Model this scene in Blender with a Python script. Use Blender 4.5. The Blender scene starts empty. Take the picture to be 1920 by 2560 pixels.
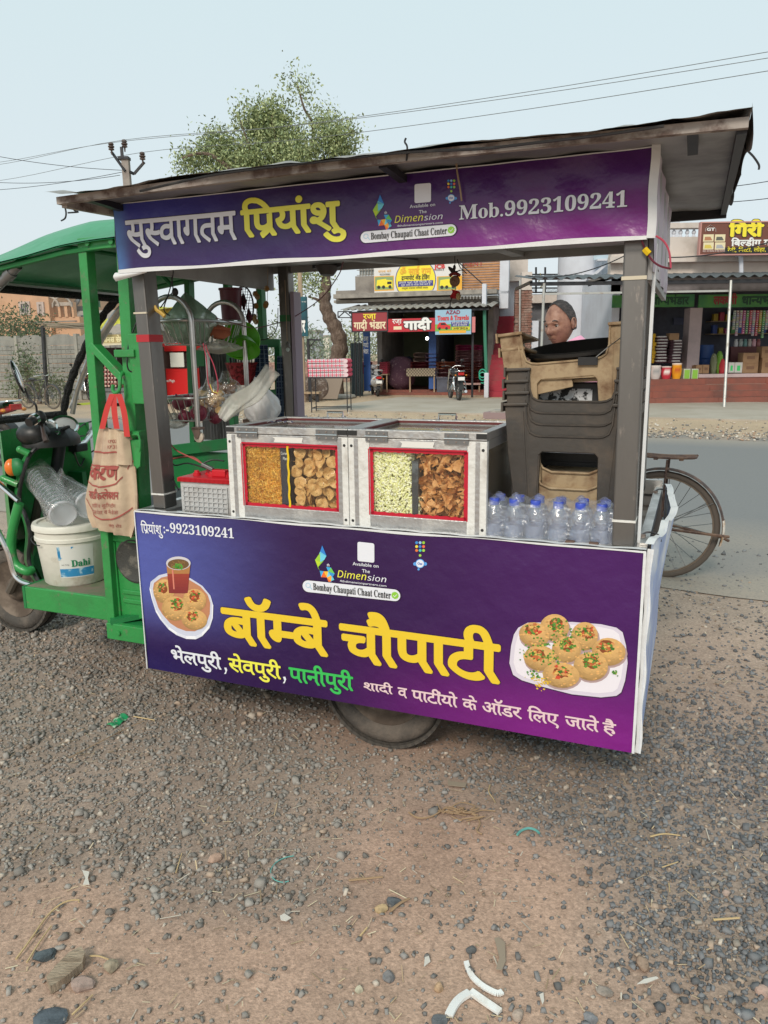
import bpy,bmesh,math,random
import numpy as np
from mathutils import Vector,Matrix
random.seed(7);rng=np.random.default_rng(7)
S=bpy.context.scene;COL=S.collection
R=math.radians
H=1.45;FPX=1892.0;CX,CY=960.0,1280.0
PITCH,ROLL=R(11.85),R(0.77)
fw=np.array([0,math.cos(PITCH),-math.sin(PITCH)]);up0=np.array([0,math.sin(PITCH),math.cos(PITCH)])
rt=np.array([1,0,0.])*math.cos(ROLL)-up0*math.sin(ROLL)
up=up0*math.cos(ROLL)+np.array([1,0,0.])*math.sin(ROLL)
EYE=np.array([0,0,H])
cd=bpy.data.cameras.new('camera');cam=bpy.data.objects.new('camera',cd);COL.objects.link(cam)
cd.sensor_fit='HORIZONTAL';cd.sensor_width=36;cd.lens=36*FPX/1920;cd.clip_start=0.05;cd.clip_end=3000
cam.matrix_world=Matrix(((rt[0],up[0],-fw[0],0),(rt[1],up[1],-fw[1],0),(rt[2],up[2],-fw[2],H),(0,0,0,1)))
S.camera=cam
w=bpy.data.worlds.new('World');S.world=w;w.use_nodes=True
nt=w.node_tree;nt.nodes.clear()
SUN_EL,SUN_AZ=38,200
sk=nt.nodes.new('ShaderNodeTexSky');sk.sky_type='NISHITA';sk.sun_disc=False
sk.sun_elevation=R(SUN_EL);sk.sun_rotation=R(SUN_AZ);sk.air_density=1.0;sk.dust_density=3.0;sk.ozone_density=1.5
tc=nt.nodes.new('ShaderNodeTexCoord');sep=nt.nodes.new('ShaderNodeSeparateXYZ');nt.links.new(tc.outputs['Generated'],sep.inputs[0])
rp=nt.nodes.new('ShaderNodeValToRGB');nt.links.new(sep.outputs['Z'],rp.inputs[0])
rp.color_ramp.elements[0].position=0.0;rp.color_ramp.elements[0].color=(6.9,7.35,7.6,1)
rp.color_ramp.elements[1].position=0.75;rp.color_ramp.elements[1].color=(5.7,7.6,7.75,1)
mx=nt.nodes.new('ShaderNodeMix');mx.data_type='RGBA';mx.inputs[0].default_value=0.86
nt.links.new(sk.outputs[0],mx.inputs[6]);nt.links.new(rp.outputs[0],mx.inputs[7])
bg=nt.nodes.new('ShaderNodeBackground');bg.inputs[1].default_value=0.100
wo=nt.nodes.new('ShaderNodeOutputWorld');nt.links.new(mx.outputs[2],bg.inputs[0]);nt.links.new(bg.outputs[0],wo.inputs[0])
sl=bpy.data.lights.new('sun','SUN');sl.energy=1.9;sl.angle=R(16);sl.color=(1,.90,.78)
so=bpy.data.objects.new('sun',sl);COL.objects.link(so)
a_,e_=R(SUN_AZ),R(SUN_EL)
sd=Vector((math.sin(a_)*math.cos(e_),math.cos(a_)*math.cos(e_),math.sin(e_)))
so.rotation_euler=sd.to_track_quat('Z','Y').to_euler()
S.view_settings.view_transform='Standard';S.view_settings.look='None';S.view_settings.exposure=0.26;S.view_settings.gamma=1
S.view_settings.use_curve_mapping=False
S.cycles.transparent_max_bounces=32;S.cycles.max_bounces=8
def lin(r,g,b):return tuple(((c/255)/12.92 if c/255<=.04045 else(((c/255)+.055)/1.055)**2.4)for c in(r,g,b))
class Fr:
 """a standing frame: u along the ground, v away from the camera, z up"""
 def __init__(s,o,az):
  s.o=np.array([o[0],o[1],0.]);s.az=R(az)
  s.u=np.array([math.cos(s.az),math.sin(s.az),0]);s.n=np.array([-s.u[1],s.u[0],0])
 def w(s,u,v,z):return Vector(s.o+s.u*u+s.n*v+np.array([0,0,z]))
 def at(s,x,y,v=0):
  d=fw+rt*(x-CX)/FPX-up*(y-CY)/FPX
  o=s.o+s.n*v;t=((o-EYE)@s.n)/(d@s.n);p=EYE+d*t
  return(float((p-s.o)@s.u),float(p[2]))
 def on(s,x,y,z=0):
  d=fw+rt*(x-CX)/FPX-up*(y-CY)/FPX
  p=EYE+d*((z-H)/d[2])-s.o
  return(float(p@s.u),float(p@s.n))
W0=Fr((0,0),0)
MATS={}
def mat(name,col,rough=.6,metal=0.,var=None,bump=None,spec=.5,trans=0,alpha=1,emit=0,vcol=None,var2=None,coat=0,stretch=None,objco=True,scratch=None):
 """var=(colour, scale, low, high): second colour in noise patches; bump=(scale, strength)"""
 if name in MATS:return MATS[name]
 m=bpy.data.materials.new(name);m.use_nodes=True;n=m.node_tree;b=n.nodes['Principled BSDF'];L=n.links.new
 b.inputs['Roughness'].default_value=rough;b.inputs['Metallic'].default_value=metal;b.inputs['Specular IOR Level'].default_value=spec
 b.inputs['Transmission Weight'].default_value=trans;b.inputs['Alpha'].default_value=alpha;b.inputs['Coat Weight'].default_value=coat
 c4=(*col[:3],1);b.inputs['Base Color'].default_value=c4
 if emit:b.inputs['Emission Color'].default_value=c4;b.inputs['Emission Strength'].default_value=emit
 cur=None
 tcn=n.nodes.new('ShaderNodeTexCoord');mp=n.nodes.new('ShaderNodeMapping');L(tcn.outputs['Object'],mp.inputs[0])
 if stretch:mp.inputs['Scale'].default_value=stretch
 if vcol:
  at=n.nodes.new('ShaderNodeAttribute');at.attribute_name=vcol;cur=at.outputs['Color']
 for k,v in enumerate((var,var2)):
  if not v:continue
  nz=n.nodes.new('ShaderNodeTexNoise');nz.inputs['Scale'].default_value=v[1];nz.inputs['Detail'].default_value=6;nz.inputs['Roughness'].default_value=.62
  L(mp.outputs[0],nz.inputs[0])
  rr=n.nodes.new('ShaderNodeMapRange');rr.inputs[1].default_value=v[2];rr.inputs[2].default_value=v[3];L(nz.outputs[0],rr.inputs[0])
  mm=n.nodes.new('ShaderNodeMix');mm.data_type='RGBA';L(rr.outputs[0],mm.inputs[0])
  if cur:L(cur,mm.inputs[6])
  else:mm.inputs[6].default_value=c4
  mm.inputs[7].default_value=(*v[0][:3],1);cur=mm.outputs[2]
  if k==0:
   r2=n.nodes.new('ShaderNodeMapRange');r2.inputs[3].default_value=rough;r2.inputs[4].default_value=min(1,rough+.25);L(rr.outputs[0],r2.inputs[0]);L(r2.outputs[0],b.inputs['Roughness'])
 if cur:L(cur,b.inputs['Base Color'])
 if bump:
  nb=n.nodes.new('ShaderNodeTexNoise');nb.inputs['Scale'].default_value=bump[0];nb.inputs['Detail'].default_value=5;L(mp.outputs[0],nb.inputs[0])
  bn=n.nodes.new('ShaderNodeBump');bn.inputs['Strength'].default_value=bump[1];bn.inputs['Distance'].default_value=.02 if len(bump)<3 else bump[2]
  L(nb.outputs[0],bn.inputs['Height']);L(bn.outputs[0],b.inputs['Normal'])
 MATS[name]=m;return m
def film(name,col=(1,1,1),fres=.12,rough=.08,gz_=.35,tint=(1,1,1),bump=None,body=0.0,bodycol=(.8,.8,.8)):
 """thin glass, polythene or PET: see-through sheet with a glossy skin and a little milky body"""
 if name in MATS:return MATS[name]
 m=bpy.data.materials.new(name);m.use_nodes=True;n=m.node_tree;n.nodes.clear();L=n.links.new
 out=n.nodes.new('ShaderNodeOutputMaterial');tr=n.nodes.new('ShaderNodeBsdfTransparent');tr.inputs[0].default_value=(*tint,1)
 gl=n.nodes.new('ShaderNodeBsdfGlossy');gl.inputs['Roughness'].default_value=rough;gl.inputs[0].default_value=(*col,1)
 df=n.nodes.new('ShaderNodeBsdfDiffuse');df.inputs[0].default_value=(*bodycol,1)
 lw=n.nodes.new('ShaderNodeLayerWeight');lw.inputs[0].default_value=.35
 mr=n.nodes.new('ShaderNodeMapRange');mr.inputs[3].default_value=fres;mr.inputs[4].default_value=min(1,fres+gz_);L(lw.outputs['Fresnel'],mr.inputs[0])
 a=n.nodes.new('ShaderNodeMixShader');a.inputs[0].default_value=body;L(tr.outputs[0],a.inputs[1]);L(df.outputs[0],a.inputs[2])
 b=n.nodes.new('ShaderNodeMixShader');L(mr.outputs[0],b.inputs[0]);L(a.outputs[0],b.inputs[1]);L(gl.outputs[0],b.inputs[2]);L(b.outputs[0],out.inputs[0])
 if bump:
  tcn=n.nodes.new('ShaderNodeTexCoord');nb=n.nodes.new('ShaderNodeTexNoise');nb.inputs['Scale'].default_value=bump[0];nb.inputs['Detail'].default_value=4;L(tcn.outputs['Object'],nb.inputs[0])
  nb.inputs['Distortion'].default_value=1.5
  bn=n.nodes.new('ShaderNodeBump');bn.inputs['Strength'].default_value=bump[1];bn.inputs['Distance'].default_value=.02;L(nb.outputs[0],bn.inputs['Height'])
  for q in(gl,df,lw):L(bn.outputs[0],q.inputs['Normal'])
 MATS[name]=m;return m
class MB:
 def __init__(s):s.v=[];s.f=[];s.c=[]
 def poly(s,pts,c=None):
  i=len(s.v);s.v+=[tuple(p)for p in pts];s.f.append(tuple(range(i,i+len(pts))));s.c.append(c);return s
 def add(s,vs,fs,c=None):
  i=len(s.v);s.v+=[tuple(p)for p in vs];s.f+=[tuple(i+k for k in f)for f in fs];s.c+=[c]*len(fs);return s
 def box(s,u0,u1,v0,v1,z0,z1,c=None):
  return s.add([(u0,v0,z0),(u1,v0,z0),(u1,v1,z0),(u0,v1,z0),(u0,v0,z1),(u1,v0,z1),(u1,v1,z1),(u0,v1,z1)],[(3,2,1,0),(4,5,6,7),(0,1,5,4),(1,2,6,5),(2,3,7,6),(3,0,4,7)],c)
 def bar(s,p,q,wd,ht=None,c=None,upv=(0,0,1)):
  """box beam from p to q, wd across, ht the other way"""
  ht=ht or wd;p,q=Vector(p),Vector(q);d=(q-p).normalized();a=d.cross(Vector(upv))
  if a.length<1e-3:a=d.cross(Vector((0,1,0)))
  a.normalize();b=a.cross(d);vs=[]
  for e in(p,q):
   for x,y in((-1,-1),(1,-1),(1,1),(-1,1)):vs.append(e+a*x*wd/2+b*y*ht/2)
  return s.add(vs,[(3,2,1,0),(4,5,6,7),(0,1,5,4),(1,2,6,5),(2,3,7,6),(3,0,4,7)],c)
 def tube(s,pts,r,n=8,closed=False,c=None,cap=True):
  P=[Vector(p)for p in pts];m=len(P);rs=r if isinstance(r,(list,tuple))else[r]*m;vs=[];fs=[]
  t0=(P[1]-P[0]).normalized();nrm=t0.orthogonal().normalized()
  for i in range(m):
   if closed:t=(P[(i+1)%m]-P[i-1])
   else:t=P[min(i+1,m-1)]-P[max(i-1,0)]
   if t.length<1e-9:t=t0
   t.normalize();nrm=(nrm-t*nrm.dot(t))
   if nrm.length<1e-6:nrm=t.orthogonal()
   nrm.normalize();b=t.cross(nrm)
   for k in range(n):
    a=2*math.pi*k/n;vs.append(P[i]+(nrm*math.cos(a)+b*math.sin(a))*rs[i])
  for i in range(m if closed else m-1):
   j=(i+1)%m
   for k in range(n):l=(k+1)%n;fs.append((i*n+k,i*n+l,j*n+l,j*n+k))
  if cap and not closed:fs+=[tuple(range(n))[::-1],tuple((m-1)*n+k for k in range(n))]
  return s.add(vs,fs,c)
 def lathe(s,prof,cen=(0,0,0),axis=(0,0,1),n=24,c=None,cap=True,arc=None):
  """prof: list of (radius, height) along axis"""
  ax=Vector(axis).normalized();e1=ax.orthogonal().normalized()if abs(ax.z)<.99 else Vector((1,0,0));e2=ax.cross(e1);C=Vector(cen);vs=[];fs=[]
  for r,h in prof:
   for k in range(n):
    a=2*math.pi*k/n;vs.append(C+ax*h+(e1*math.cos(a)+e2*math.sin(a))*r)
  for i in range(len(prof)-1):
   for k in range(n):l=(k+1)%n;fs.append((i*n+k,i*n+l,(i+1)*n+l,(i+1)*n+k))
  if cap:
   if prof[0][0]>1e-4:fs.append(tuple(range(n))[::-1])
   if prof[-1][0]>1e-4:fs.append(tuple((len(prof)-1)*n+k for k in range(n)))
  return s.add(vs,fs,c)
 def prism(s,pts,d,c=None):
  """pts polygon in 3D extruded by vector d"""
  n=len(pts);d=Vector(d);vs=[Vector(p)for p in pts]+[Vector(p)+d for p in pts]
  return s.add(vs,[tuple(range(n)),tuple(range(2*n-1,n-1,-1))]+[(k,k+n,(k+1)%n+n,(k+1)%n)for k in range(n)],c)
 def ball(s,cen,rad,n=12,m=8,c=None,rot=None):
  rx,ry,rz=rad if isinstance(rad,(tuple,list))else(rad,)*3;vs=[];fs=[]
  for i in range(m+1):
   th=math.pi*i/m
   for k in range(n):
    a=2*math.pi*k/n;p=Vector((rx*math.sin(th)*math.cos(a),ry*math.sin(th)*math.sin(a),rz*math.cos(th)))
    if rot:p=rot@p
    vs.append(p+Vector(cen))
  for i in range(m):
   for k in range(n):l=(k+1)%n;fs.append((i*n+k,(i+1)*n+k,(i+1)*n+l,i*n+l))
  return s.add(vs,fs,c)
 def grid(s,fn,nu,nv,c=None,wrap=False):
  vs=[fn(i/nu,j/nv)for j in range(nv+1)for i in range(nu+1)];n=nu+1
  fs=[(j*n+i,j*n+i+1,(j+1)*n+i+1,(j+1)*n+i)for j in range(nv)for i in range(nu)]
  return s.add(vs,fs,c)
 def mesh(s,name,m,loc=(0,0,0),smooth=False,cfn=None):
  me=bpy.data.meshes.new(name);L=Vector(loc)
  me.from_pydata([tuple(Vector(p)-L)for p in s.v],[],s.f)
  if any(c is not None for c in s.c)or cfn:
   ca=me.color_attributes.new('Col','FLOAT_COLOR','CORNER');k=0;buf=[]
   for f,c in zip(s.f,s.c):
    for vi in f:
     q=cfn(s.v[vi])if cfn and c is None else(c or(.5,.5,.5));buf+=[q[0],q[1],q[2],1]
   ca.data.foreach_set('color',buf)
  if m:me.materials.append(m)
  if smooth:
   me.polygons.foreach_set('use_smooth',[True]*len(me.polygons))
   if smooth!='all':
    try:me.set_sharp_from_angle(angle=R(40))
    except Exception:pass
  me.update();return me
def tag(o,label=None,cat=None,group=None,kind=None):
 if label:o['label']=label
 if cat:o['category']=cat
 if group:o['group']=group
 if kind:o['kind']=kind
 return o
LOCS={}
def thing(fr,name,label,cat,loc=(0,0,0),group=None,kind=None):
 o=bpy.data.objects.new(name,None);COL.objects.link(o);o.empty_display_size=.05
 o.location=fr.w(*loc);o.rotation_euler=(0,0,fr.az);LOCS[o.name]=tuple(loc);return tag(o,label,cat,group,kind)
def part(par,name,mb,m,smooth=False,label=None,cfn=None,kind=None,bevel=0):
 me=mb.mesh(name,m,LOCS.get(par.name,(0,0,0)),smooth,cfn)
 o=bpy.data.objects.new(name,me);COL.objects.link(o);o.parent=par;LOCS[o.name]=LOCS.get(par.name,(0,0,0))
 if bevel:bv=o.modifiers.new('b','BEVEL');bv.width=bevel;bv.segments=2;bv.limit_method='ANGLE'
 return tag(o,label,None,None,kind)
def single(fr,name,label,cat,mb,m,loc=(0,0,0),smooth=False,group=None,kind=None,cfn=None,bevel=0):
 me=mb.mesh(name,m,loc,smooth,cfn);o=bpy.data.objects.new(name,me);COL.objects.link(o)
 o.location=fr.w(*loc);o.rotation_euler=(0,0,fr.az);LOCS[o.name]=tuple(loc)
 if bevel:bv=o.modifiers.new('b','BEVEL');bv.width=bevel;bv.segments=2;bv.limit_method='ANGLE'
 return tag(o,label,cat,group,kind)
def dup(o,par=None,**kw):
 c=o.copy();COL.objects.link(c)
 if par is not None:c.parent=par
 for ch in list(o.children):dup(ch,c)
 LOCS[c.name]=LOCS.get(o.name,(0,0,0))
 for k,v in kw.items():c[k]=v
 return c
def place(o,fr,u,v,z,rz=0,s=None):
 o.location=fr.w(u,v,z);o.rotation_euler=(0,0,fr.az+rz)
 if s:o.scale=(s,s,s)
 return o
def curve(pts,n=8):
 """smooth path through points"""
 P=[Vector(p)for p in pts];out=[]
 for i in range(len(P)-1):
  a,b,c,d=P[max(i-1,0)],P[i],P[i+1],P[min(i+2,len(P)-1)]
  for k in range(n):
   t=k/n;out.append(.5*((2*b)+(c-a)*t+(2*a-5*b+4*c-d)*t*t+(3*b-a-3*c+d)*t**3))
 out.append(P[-1]);return out
GC={}
def glyph(s,res=3):
 """(verts, faces, xmin, xmax) of one string in the built-in font at size 1"""
 if(s,res)in GC:return GC[(s,res)]
 c=bpy.data.curves.new('lettering','FONT');c.body=s;c.size=1;c.resolution_u=res
 o=bpy.data.objects.new('lettering',c);COL.objects.link(o)
 bpy.context.view_layer.update();dg=bpy.context.evaluated_depsgraph_get();me=bpy.data.meshes.new_from_object(o.evaluated_get(dg))
 vs=[(v.co.x,v.co.y)for v in me.vertices];fs=[tuple(p.vertices)for p in me.polygons]
 bpy.data.objects.remove(o);bpy.data.curves.remove(c);bpy.data.meshes.remove(me)
 GC[(s,res)]=(vs,fs,min([v[0]for v in vs]or[0]),max([v[0]for v in vs]or[0]));return GC[(s,res)]
def adv(s):return .259 if s=='ि' else glyph(s+'\u093e')[3]-.273
def clip(vs,fs,xm):
 """keep the part of a flat mesh left of xm"""
 V=[];F=[]
 for f in fs:
  P=[vs[i]for i in f];Q=[]
  for a,b in zip(P,P[1:]+P[:1]):
   ia,ib=a[0]<=xm,b[0]<=xm
   if ia:Q.append(a)
   if ia!=ib:t=(xm-a[0])/(b[0]-a[0]);Q.append((xm,a[1]+(b[1]-a[1])*t))
  if len(Q)>2:i=len(V);V+=Q;F.append(tuple(range(i,i+len(Q))))
 return V,F
CONS=set('कखगघचछजझञटठडढणतथदधनपफबभमयरलवशषसहज़')
def deva(s):
 """flat mesh of a Devanagari word, with half letters, pre-base i, subscript and superscript r"""
 V=[];F=[];x=0.0
 def put(vs,fs,dx,dy=0):
  i=len(V);V.extend([(a+dx,b+dy)for a,b in vs]);F.extend([tuple(i+k for k in f)for f in fs])
 i=0;s=s.replace('ज़','ज़').replace('ढ़','ढ़')
 while i<len(s):
  ch=s[i]
  if ch==' ':x+=.3;i+=1;continue
  half=[];ra=False;reph=False
  while i+1<len(s)and s[i]in CONS and s[i+1]=='\u094d' and i+2<len(s)and s[i+2]in CONS:
   if s[i]=='र':reph=True
   elif s[i+2]=='र':break
   else:half.append(s[i])
   i+=2
  base=s[i];i+=1
  if i+1<len(s)and s[i]=='\u094d' and s[i+1]=='र':ra=True;i+=2
  marks=''
  while i<len(s)and(0x93c<=ord(s[i])<=0x94c or s[i]in 'ँंः')and ord(s[i])!=0x93d:marks+=s[i];i+=1
  if 'ि' in marks:
   g=glyph('ि');put(g[0],g[1],x);x+=adv('ि')
  for h in half:
   g=glyph(h);a=adv(h);cut=a-.175 if h not in 'क' else a-.1
   v,f=clip(g[0],g[1],cut);put(v,f,x);x+=cut-.01
  rest=marks.replace('ि','');spac=[m for m in rest if m in 'ािीोौॉः'];non=''.join(m for m in rest if m not in 'ािीोौॉः')
  g=glyph(base+non if not spac else base);a=adv(base)
  put(g[0],g[1],x)
  if ra:xb=x+a-.16;put([(xb,.2),(xb,.11),(xb-.27,-.04),(xb-.27,.05)],[(0,1,2,3)],0)
  x+=a
  for m in spac:
   g=glyph(m);put(g[0],g[1],x+(-min(0,0)));x+=adv(m)
  if spac and non:
   g=glyph(non);put(g[0],g[1],x-.1 if 'ः' not in rest else x-.1)
  if reph:
   cx,cy=x-.14,.70;pts=[(cx+.1*math.cos(t),cy+.1*math.sin(t))for t in np.linspace(-1.9,1.9,9)];q=[(cx+.05*math.cos(t),cy+.05*math.sin(t))for t in np.linspace(-1.9,1.9,9)]
   put(pts+q,[(k,k+1,k+10,k+9)for k in range(8)],0)
 return V,F
def flat(V,F,fit,bold=0,k=6):
 """affine-fit glyph coords into (mb-ready) 2D: fit(x,y)->(a,b) ; bold = stroke widening in glyph units"""
 outV=[];outF=[]
 offs=[(0,0)]+[(bold*math.cos(t),bold*math.sin(t))for t in np.linspace(0,2*math.pi,k,endpoint=False)]if bold else[(0,0)]
 for j,(dx,dy)in enumerate(offs):
  i=len(outV);outV+=[(*fit(a+dx,b+dy),j)for a,b in V];outF+=[tuple(i+q for q in f)for f in F]
 return outV,outF
def kick(V,F,ym=.17,kx=.62):
 """the sign painter's slanted feet: everything below ym leans to the right"""
 up_=clip([(-y,x)for x,y in V],F,-ym);lo_=clip([(y,x)for x,y in V],F,ym)
 P=[(b,-a)for a,b in up_[0]]+[(b+kx*min(ym,ym-a)*(1 if a>-.03 else 0)+(kx*.2 if a<=-.03 else 0),a)for a,b in lo_[0]]
 n=len(up_[0]);return P,[f for f in up_[1]]+[tuple(i+n for i in f)for f in lo_[1]]
def write(mb,word,sp,box,script='D',bold=0,c=None,step=.00012,sit=0.0,k=6,just=None,foot=False):
 """letters fitted to box=(a0, a1, b_base, b_top) on surface sp(a, b, lift)->3D point"""
 if script=='D':V,F=deva(word);y0,y1=glyph('ा')[0],None;ys=[p[1]for p in y0];yb,yt=min(ys),max(ys);(V,F)=kick(V,F)if foot else(V,F)
 else:
  g=glyph(word);V,F=list(g[0]),list(g[1]);ys=[p[1]for p in glyph('H' if script=='L' else '𝐇' if script=='S' else word)[0]];yb,yt=min(ys),max(ys)
 if not V:return
 xs=[p[0]for p in V];x0,x1=min(xs),max(xs);a0,a1,b0,b1=box
 def fit(x,y):return a0+(x-x0)/(x1-x0)*(a1-a0),b0+(y-yb)/(yt-yb)*(b1-b0)
 P,Fc=flat(V,F,fit,bold,k)
 mb.add([sp(a,b,sit+j*step)for a,b,j in P],Fc,c)
# ================================================================ materials for the street
def gp(x,y,z=0):p=W0.on(x,y,z);return p
def D3(x,y,d):
 q=fw+rt*(x-CX)/FPX-up*(y-CY)/FPX;return Vector(EYE+q*(d/q[1]))
concrete=mat('concrete',(.36,.33,.29),.9,var=((.22,.20,.18),3,.4,.65),bump=(40,.3))
cream_wall=mat('cream_wall',(.62,.55,.50),.9,var=((.42,.36,.31),1.3,.45,.75),bump=(30,.2))
white_wall=mat('white_wall',(.62,.64,.70),.9,var=((.50,.50,.54),.9,.45,.75))
grey_wall=mat('grey_wall',(.30,.27,.24),.9,var=((.16,.14,.13),1.6,.4,.7),bump=(30,.3))
peach=mat('peach_plaster',(.62,.36,.22),.9,var=((.48,.29,.19),.5,.45,.7))
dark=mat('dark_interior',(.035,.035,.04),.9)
shopblue=mat('shop_wall_blue',(.12,.13,.17),.9,var=((.08,.08,.1),1,.4,.6))
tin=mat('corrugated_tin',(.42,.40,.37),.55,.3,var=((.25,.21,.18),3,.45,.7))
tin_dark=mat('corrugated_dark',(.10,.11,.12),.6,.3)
steel_dark=mat('dark_steel',(.035,.035,.04),.5,.4)
galv=mat('galvanised_pipe',(.45,.45,.43),.5,.4,var=((.3,.22,.16),6,.55,.75))
red_paint=mat('red_paint',(.36,.03,.05),.7,var=((.24,.09,.08),1.2,.5,.7))
redbrick=mat('red_stone_step',(.26,.085,.06),.85,var=((.17,.08,.065),2,.4,.7))
wood=mat('weathered_wood',(.40,.29,.19),.85,var=((.25,.17,.11),6,.4,.7),stretch=(6,6,.6))
bark=mat('bark',(.13,.09,.07),.95,var=((.24,.18,.14),5,.45,.65),bump=(12,1,.06),stretch=(2,2,.7))
white_p=mat('white_print',(.80,.80,.78),.5);yellow_p=mat('yellow_print',(.86,.72,.04),.5);black_p=mat('black_print',(.02,.02,.02),.5)
red_p=mat('red_print',(.62,.03,.03),.5);pink_p=mat('pale_print',(.80,.64,.60),.5);green_p=mat('green_print',(.06,.60,.16),.5)
paint_col=mat('printed_colours',(.5,.5,.5),.45,vcol='Col');cloth_col=mat('cloth_colours',(.5,.5,.5),.95,vcol='Col',bump=(60,.2))
rubber=mat('tyre_rubber',(.035,.033,.031),.8,var=((.13,.11,.09),9,.5,.75),bump=(120,.3))
chrome=mat('chrome',(.72,.72,.72),.15,1);grey_metal=mat('grey_metal',(.22,.22,.22),.45,.7)
black_pl=mat('black_plastic',(.016,.016,.017),.42,var=((.06,.055,.05),12,.55,.8))
seatblk=mat('black_vinyl',(.018,.018,.02),.5)
# ================================================================ ground
def vnoise(x,y,s,seed=0):
 x=x*s+seed*17.3;y=y*s-seed*9.1;xi=np.floor(x).astype(int);yi=np.floor(y).astype(int);fx=x-xi;fy=y-yi
 fx=fx*fx*(3-2*fx);fy=fy*fy*(3-2*fy)
 def h(a,b):t=np.sin(a*127.1+b*311.7+seed*74.7)*43758.5453;return t-np.floor(t)
 return(h(xi,yi)*(1-fx)+h(xi+1,yi)*fx)*(1-fy)+(h(xi,yi+1)*(1-fx)+h(xi+1,yi+1)*fx)*fy
def fbm(x,y,s,seed=0):return sum(vnoise(x,y,s*2**k,seed+k)*.5**(k+1)for k in range(4))/.9375
RF=Fr((2.1,4.4),-26)
GBL=[(150,1750,.8,1),(450,1850,.6,.95),(120,2050,.5,1),(700,2000,.45,.5),(560,2200,.28,.75),(0,1650,.8,1),(350,2320,.12,.3),(1000,1760,.5,.15),(1300,1950,.4,.8),(1650,1950,.5,.9),(1850,2250,.42,1.2),(1750,2100,.35,1),(1550,2350,.16,.4),(780,2280,.18,.5),(1900,1900,.6,.8),(1500,1850,.3,.6),(1150,2150,.3,-.35),(1450,2200,.25,-.6),(1300,2450,.3,-.35),(300,2480,.35,-.5),(100,2300,.28,-1.0),(700,2480,.35,-.45),(800,1850,.25,-.2),(1050,1900,.35,-.3),(60,2480,.3,-.4),(1300,2100,.3,-.3),(1100,1700,.3,-.3),(300,1660,.3,-.35)]
GBW=[(*gp(x,y),r,k)for x,y,r,k in GBL]
def gravel_mask(X,Y):
 m=.12+0*X
 for bx,by,r,k in GBW:m=m+k*np.exp(-((X-bx)**2+(Y-by)**2)/(r*r)*1.1)
 m=m+.9*(fbm(X,Y,2.2,3)-.5)
 return np.clip(m,0,1)
def axis(lo,hi,near0,near1,n_near,g=1.12):
 a=list(np.linspace(near0,near1,n_near));st=a[1]-a[0];x=a[-1];s=st
 while x<hi:s*=g;x+=s;a.append(min(x,hi))
 x=a[0];s=st
 while x>lo:s*=g;x-=s;a.insert(0,max(x,lo))
 return np.array(a)
gx=axis(-900,900,-3.2,3.2,200,1.13);gy=axis(-200,1500,.9,6.2,190,1.12)
GX,GY=np.meshgrid(gx,gy);near=np.clip((9-np.hypot(GX,GY-3))/4,0,1)
GZ=near*((fbm(GX,GY,1.3,5)-.5)*.016+(fbm(GX,GY,14,8)-.5)*.003)-.004
gm=gravel_mask(GX,GY);rv=(GX-RF.o[0])*RF.n[0]+(GY-RF.o[1])*RF.n[1]
f2=fbm(GX,GY,.9,11)[...,None];f3=fbm(GX,GY,5,21)[...,None]
dirt=np.array([.41,.275,.205])*(.8+.45*f3)*(1-.0*f2)+np.array([.03,.035,.02])*(f2-.5)
grav=np.array([.24,.205,.175])*(.75+.5*f3)
cl=dirt*(1-gm[...,None])+(grav*.6+dirt*.4)*gm[...,None]
dust=np.array([.34,.285,.235])*(.8+.4*f3);wd=np.clip((rv+2.0)/1.6,0,1)[...,None]*.55;cl=cl*(1-wd)+dust*wd
farv=np.array([.46,.34,.23])*(.72+.5*f3);k=np.clip((rv-9.0)/.5,0,1)[...,None];cl=cl*(1-k)+farv*k
k2=(np.exp(-((rv-8.9)/.35)**2))[...,None];cl=cl*(1-k2)+np.array([.2,.19,.18])*k2
ny,nx=GX.shape
me=bpy.data.meshes.new('ground')
idx=(np.arange(ny-1)[:,None]*nx+np.arange(nx-1)[None]).ravel()
quads=np.stack([idx,idx+1,idx+nx+1,idx+nx],1)
me.vertices.add(nx*ny);me.vertices.foreach_set('co',np.stack([GX.ravel(),GY.ravel(),GZ.ravel()],1).ravel())
def setfaces(me,F):
 n,k=F.shape;me.loops.add(n*k);me.loops.foreach_set('vertex_index',F.ravel());me.polygons.add(n)
 me.polygons.foreach_set('loop_start',np.arange(0,n*k,k));me.polygons.foreach_set('loop_total',np.full(n,k));me.update(calc_edges=True);me.validate()
setfaces(me,quads)
ca=me.color_attributes.new('Col','FLOAT_COLOR','POINT');ca.data.foreach_set('color',np.concatenate([cl.reshape(-1,3),np.ones((nx*ny,1))],1).ravel())
gmat=mat('earth',(.3,.2,.15),.95,vcol='Col',bump=(160,.5,.006));gn=gmat.node_tree;bs=gn.nodes['Principled BSDF']
atn=[n for n in gn.nodes if n.type=='ATTRIBUTE'][0];tcn=[n for n in gn.nodes if n.type=='TEX_COORD'][0]
vo=gn.nodes.new('ShaderNodeTexVoronoi');vo.inputs['Scale'].default_value=110;gn.links.new(tcn.outputs['Object'],vo.inputs['Vector'])
nz=gn.nodes.new('ShaderNodeTexNoise');nz.inputs['Scale'].default_value=110;nz.inputs['Detail'].default_value=8;nz.inputs['Roughness'].default_value=.75;gn.links.new(tcn.outputs['Object'],nz.inputs['Vector'])
mr=gn.nodes.new('ShaderNodeMapRange');mr.inputs[1].default_value=.3;mr.inputs[2].default_value=.7;mr.inputs[3].default_value=.68;mr.inputs[4].default_value=1.32;gn.links.new(nz.outputs[0],mr.inputs[0])
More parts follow.
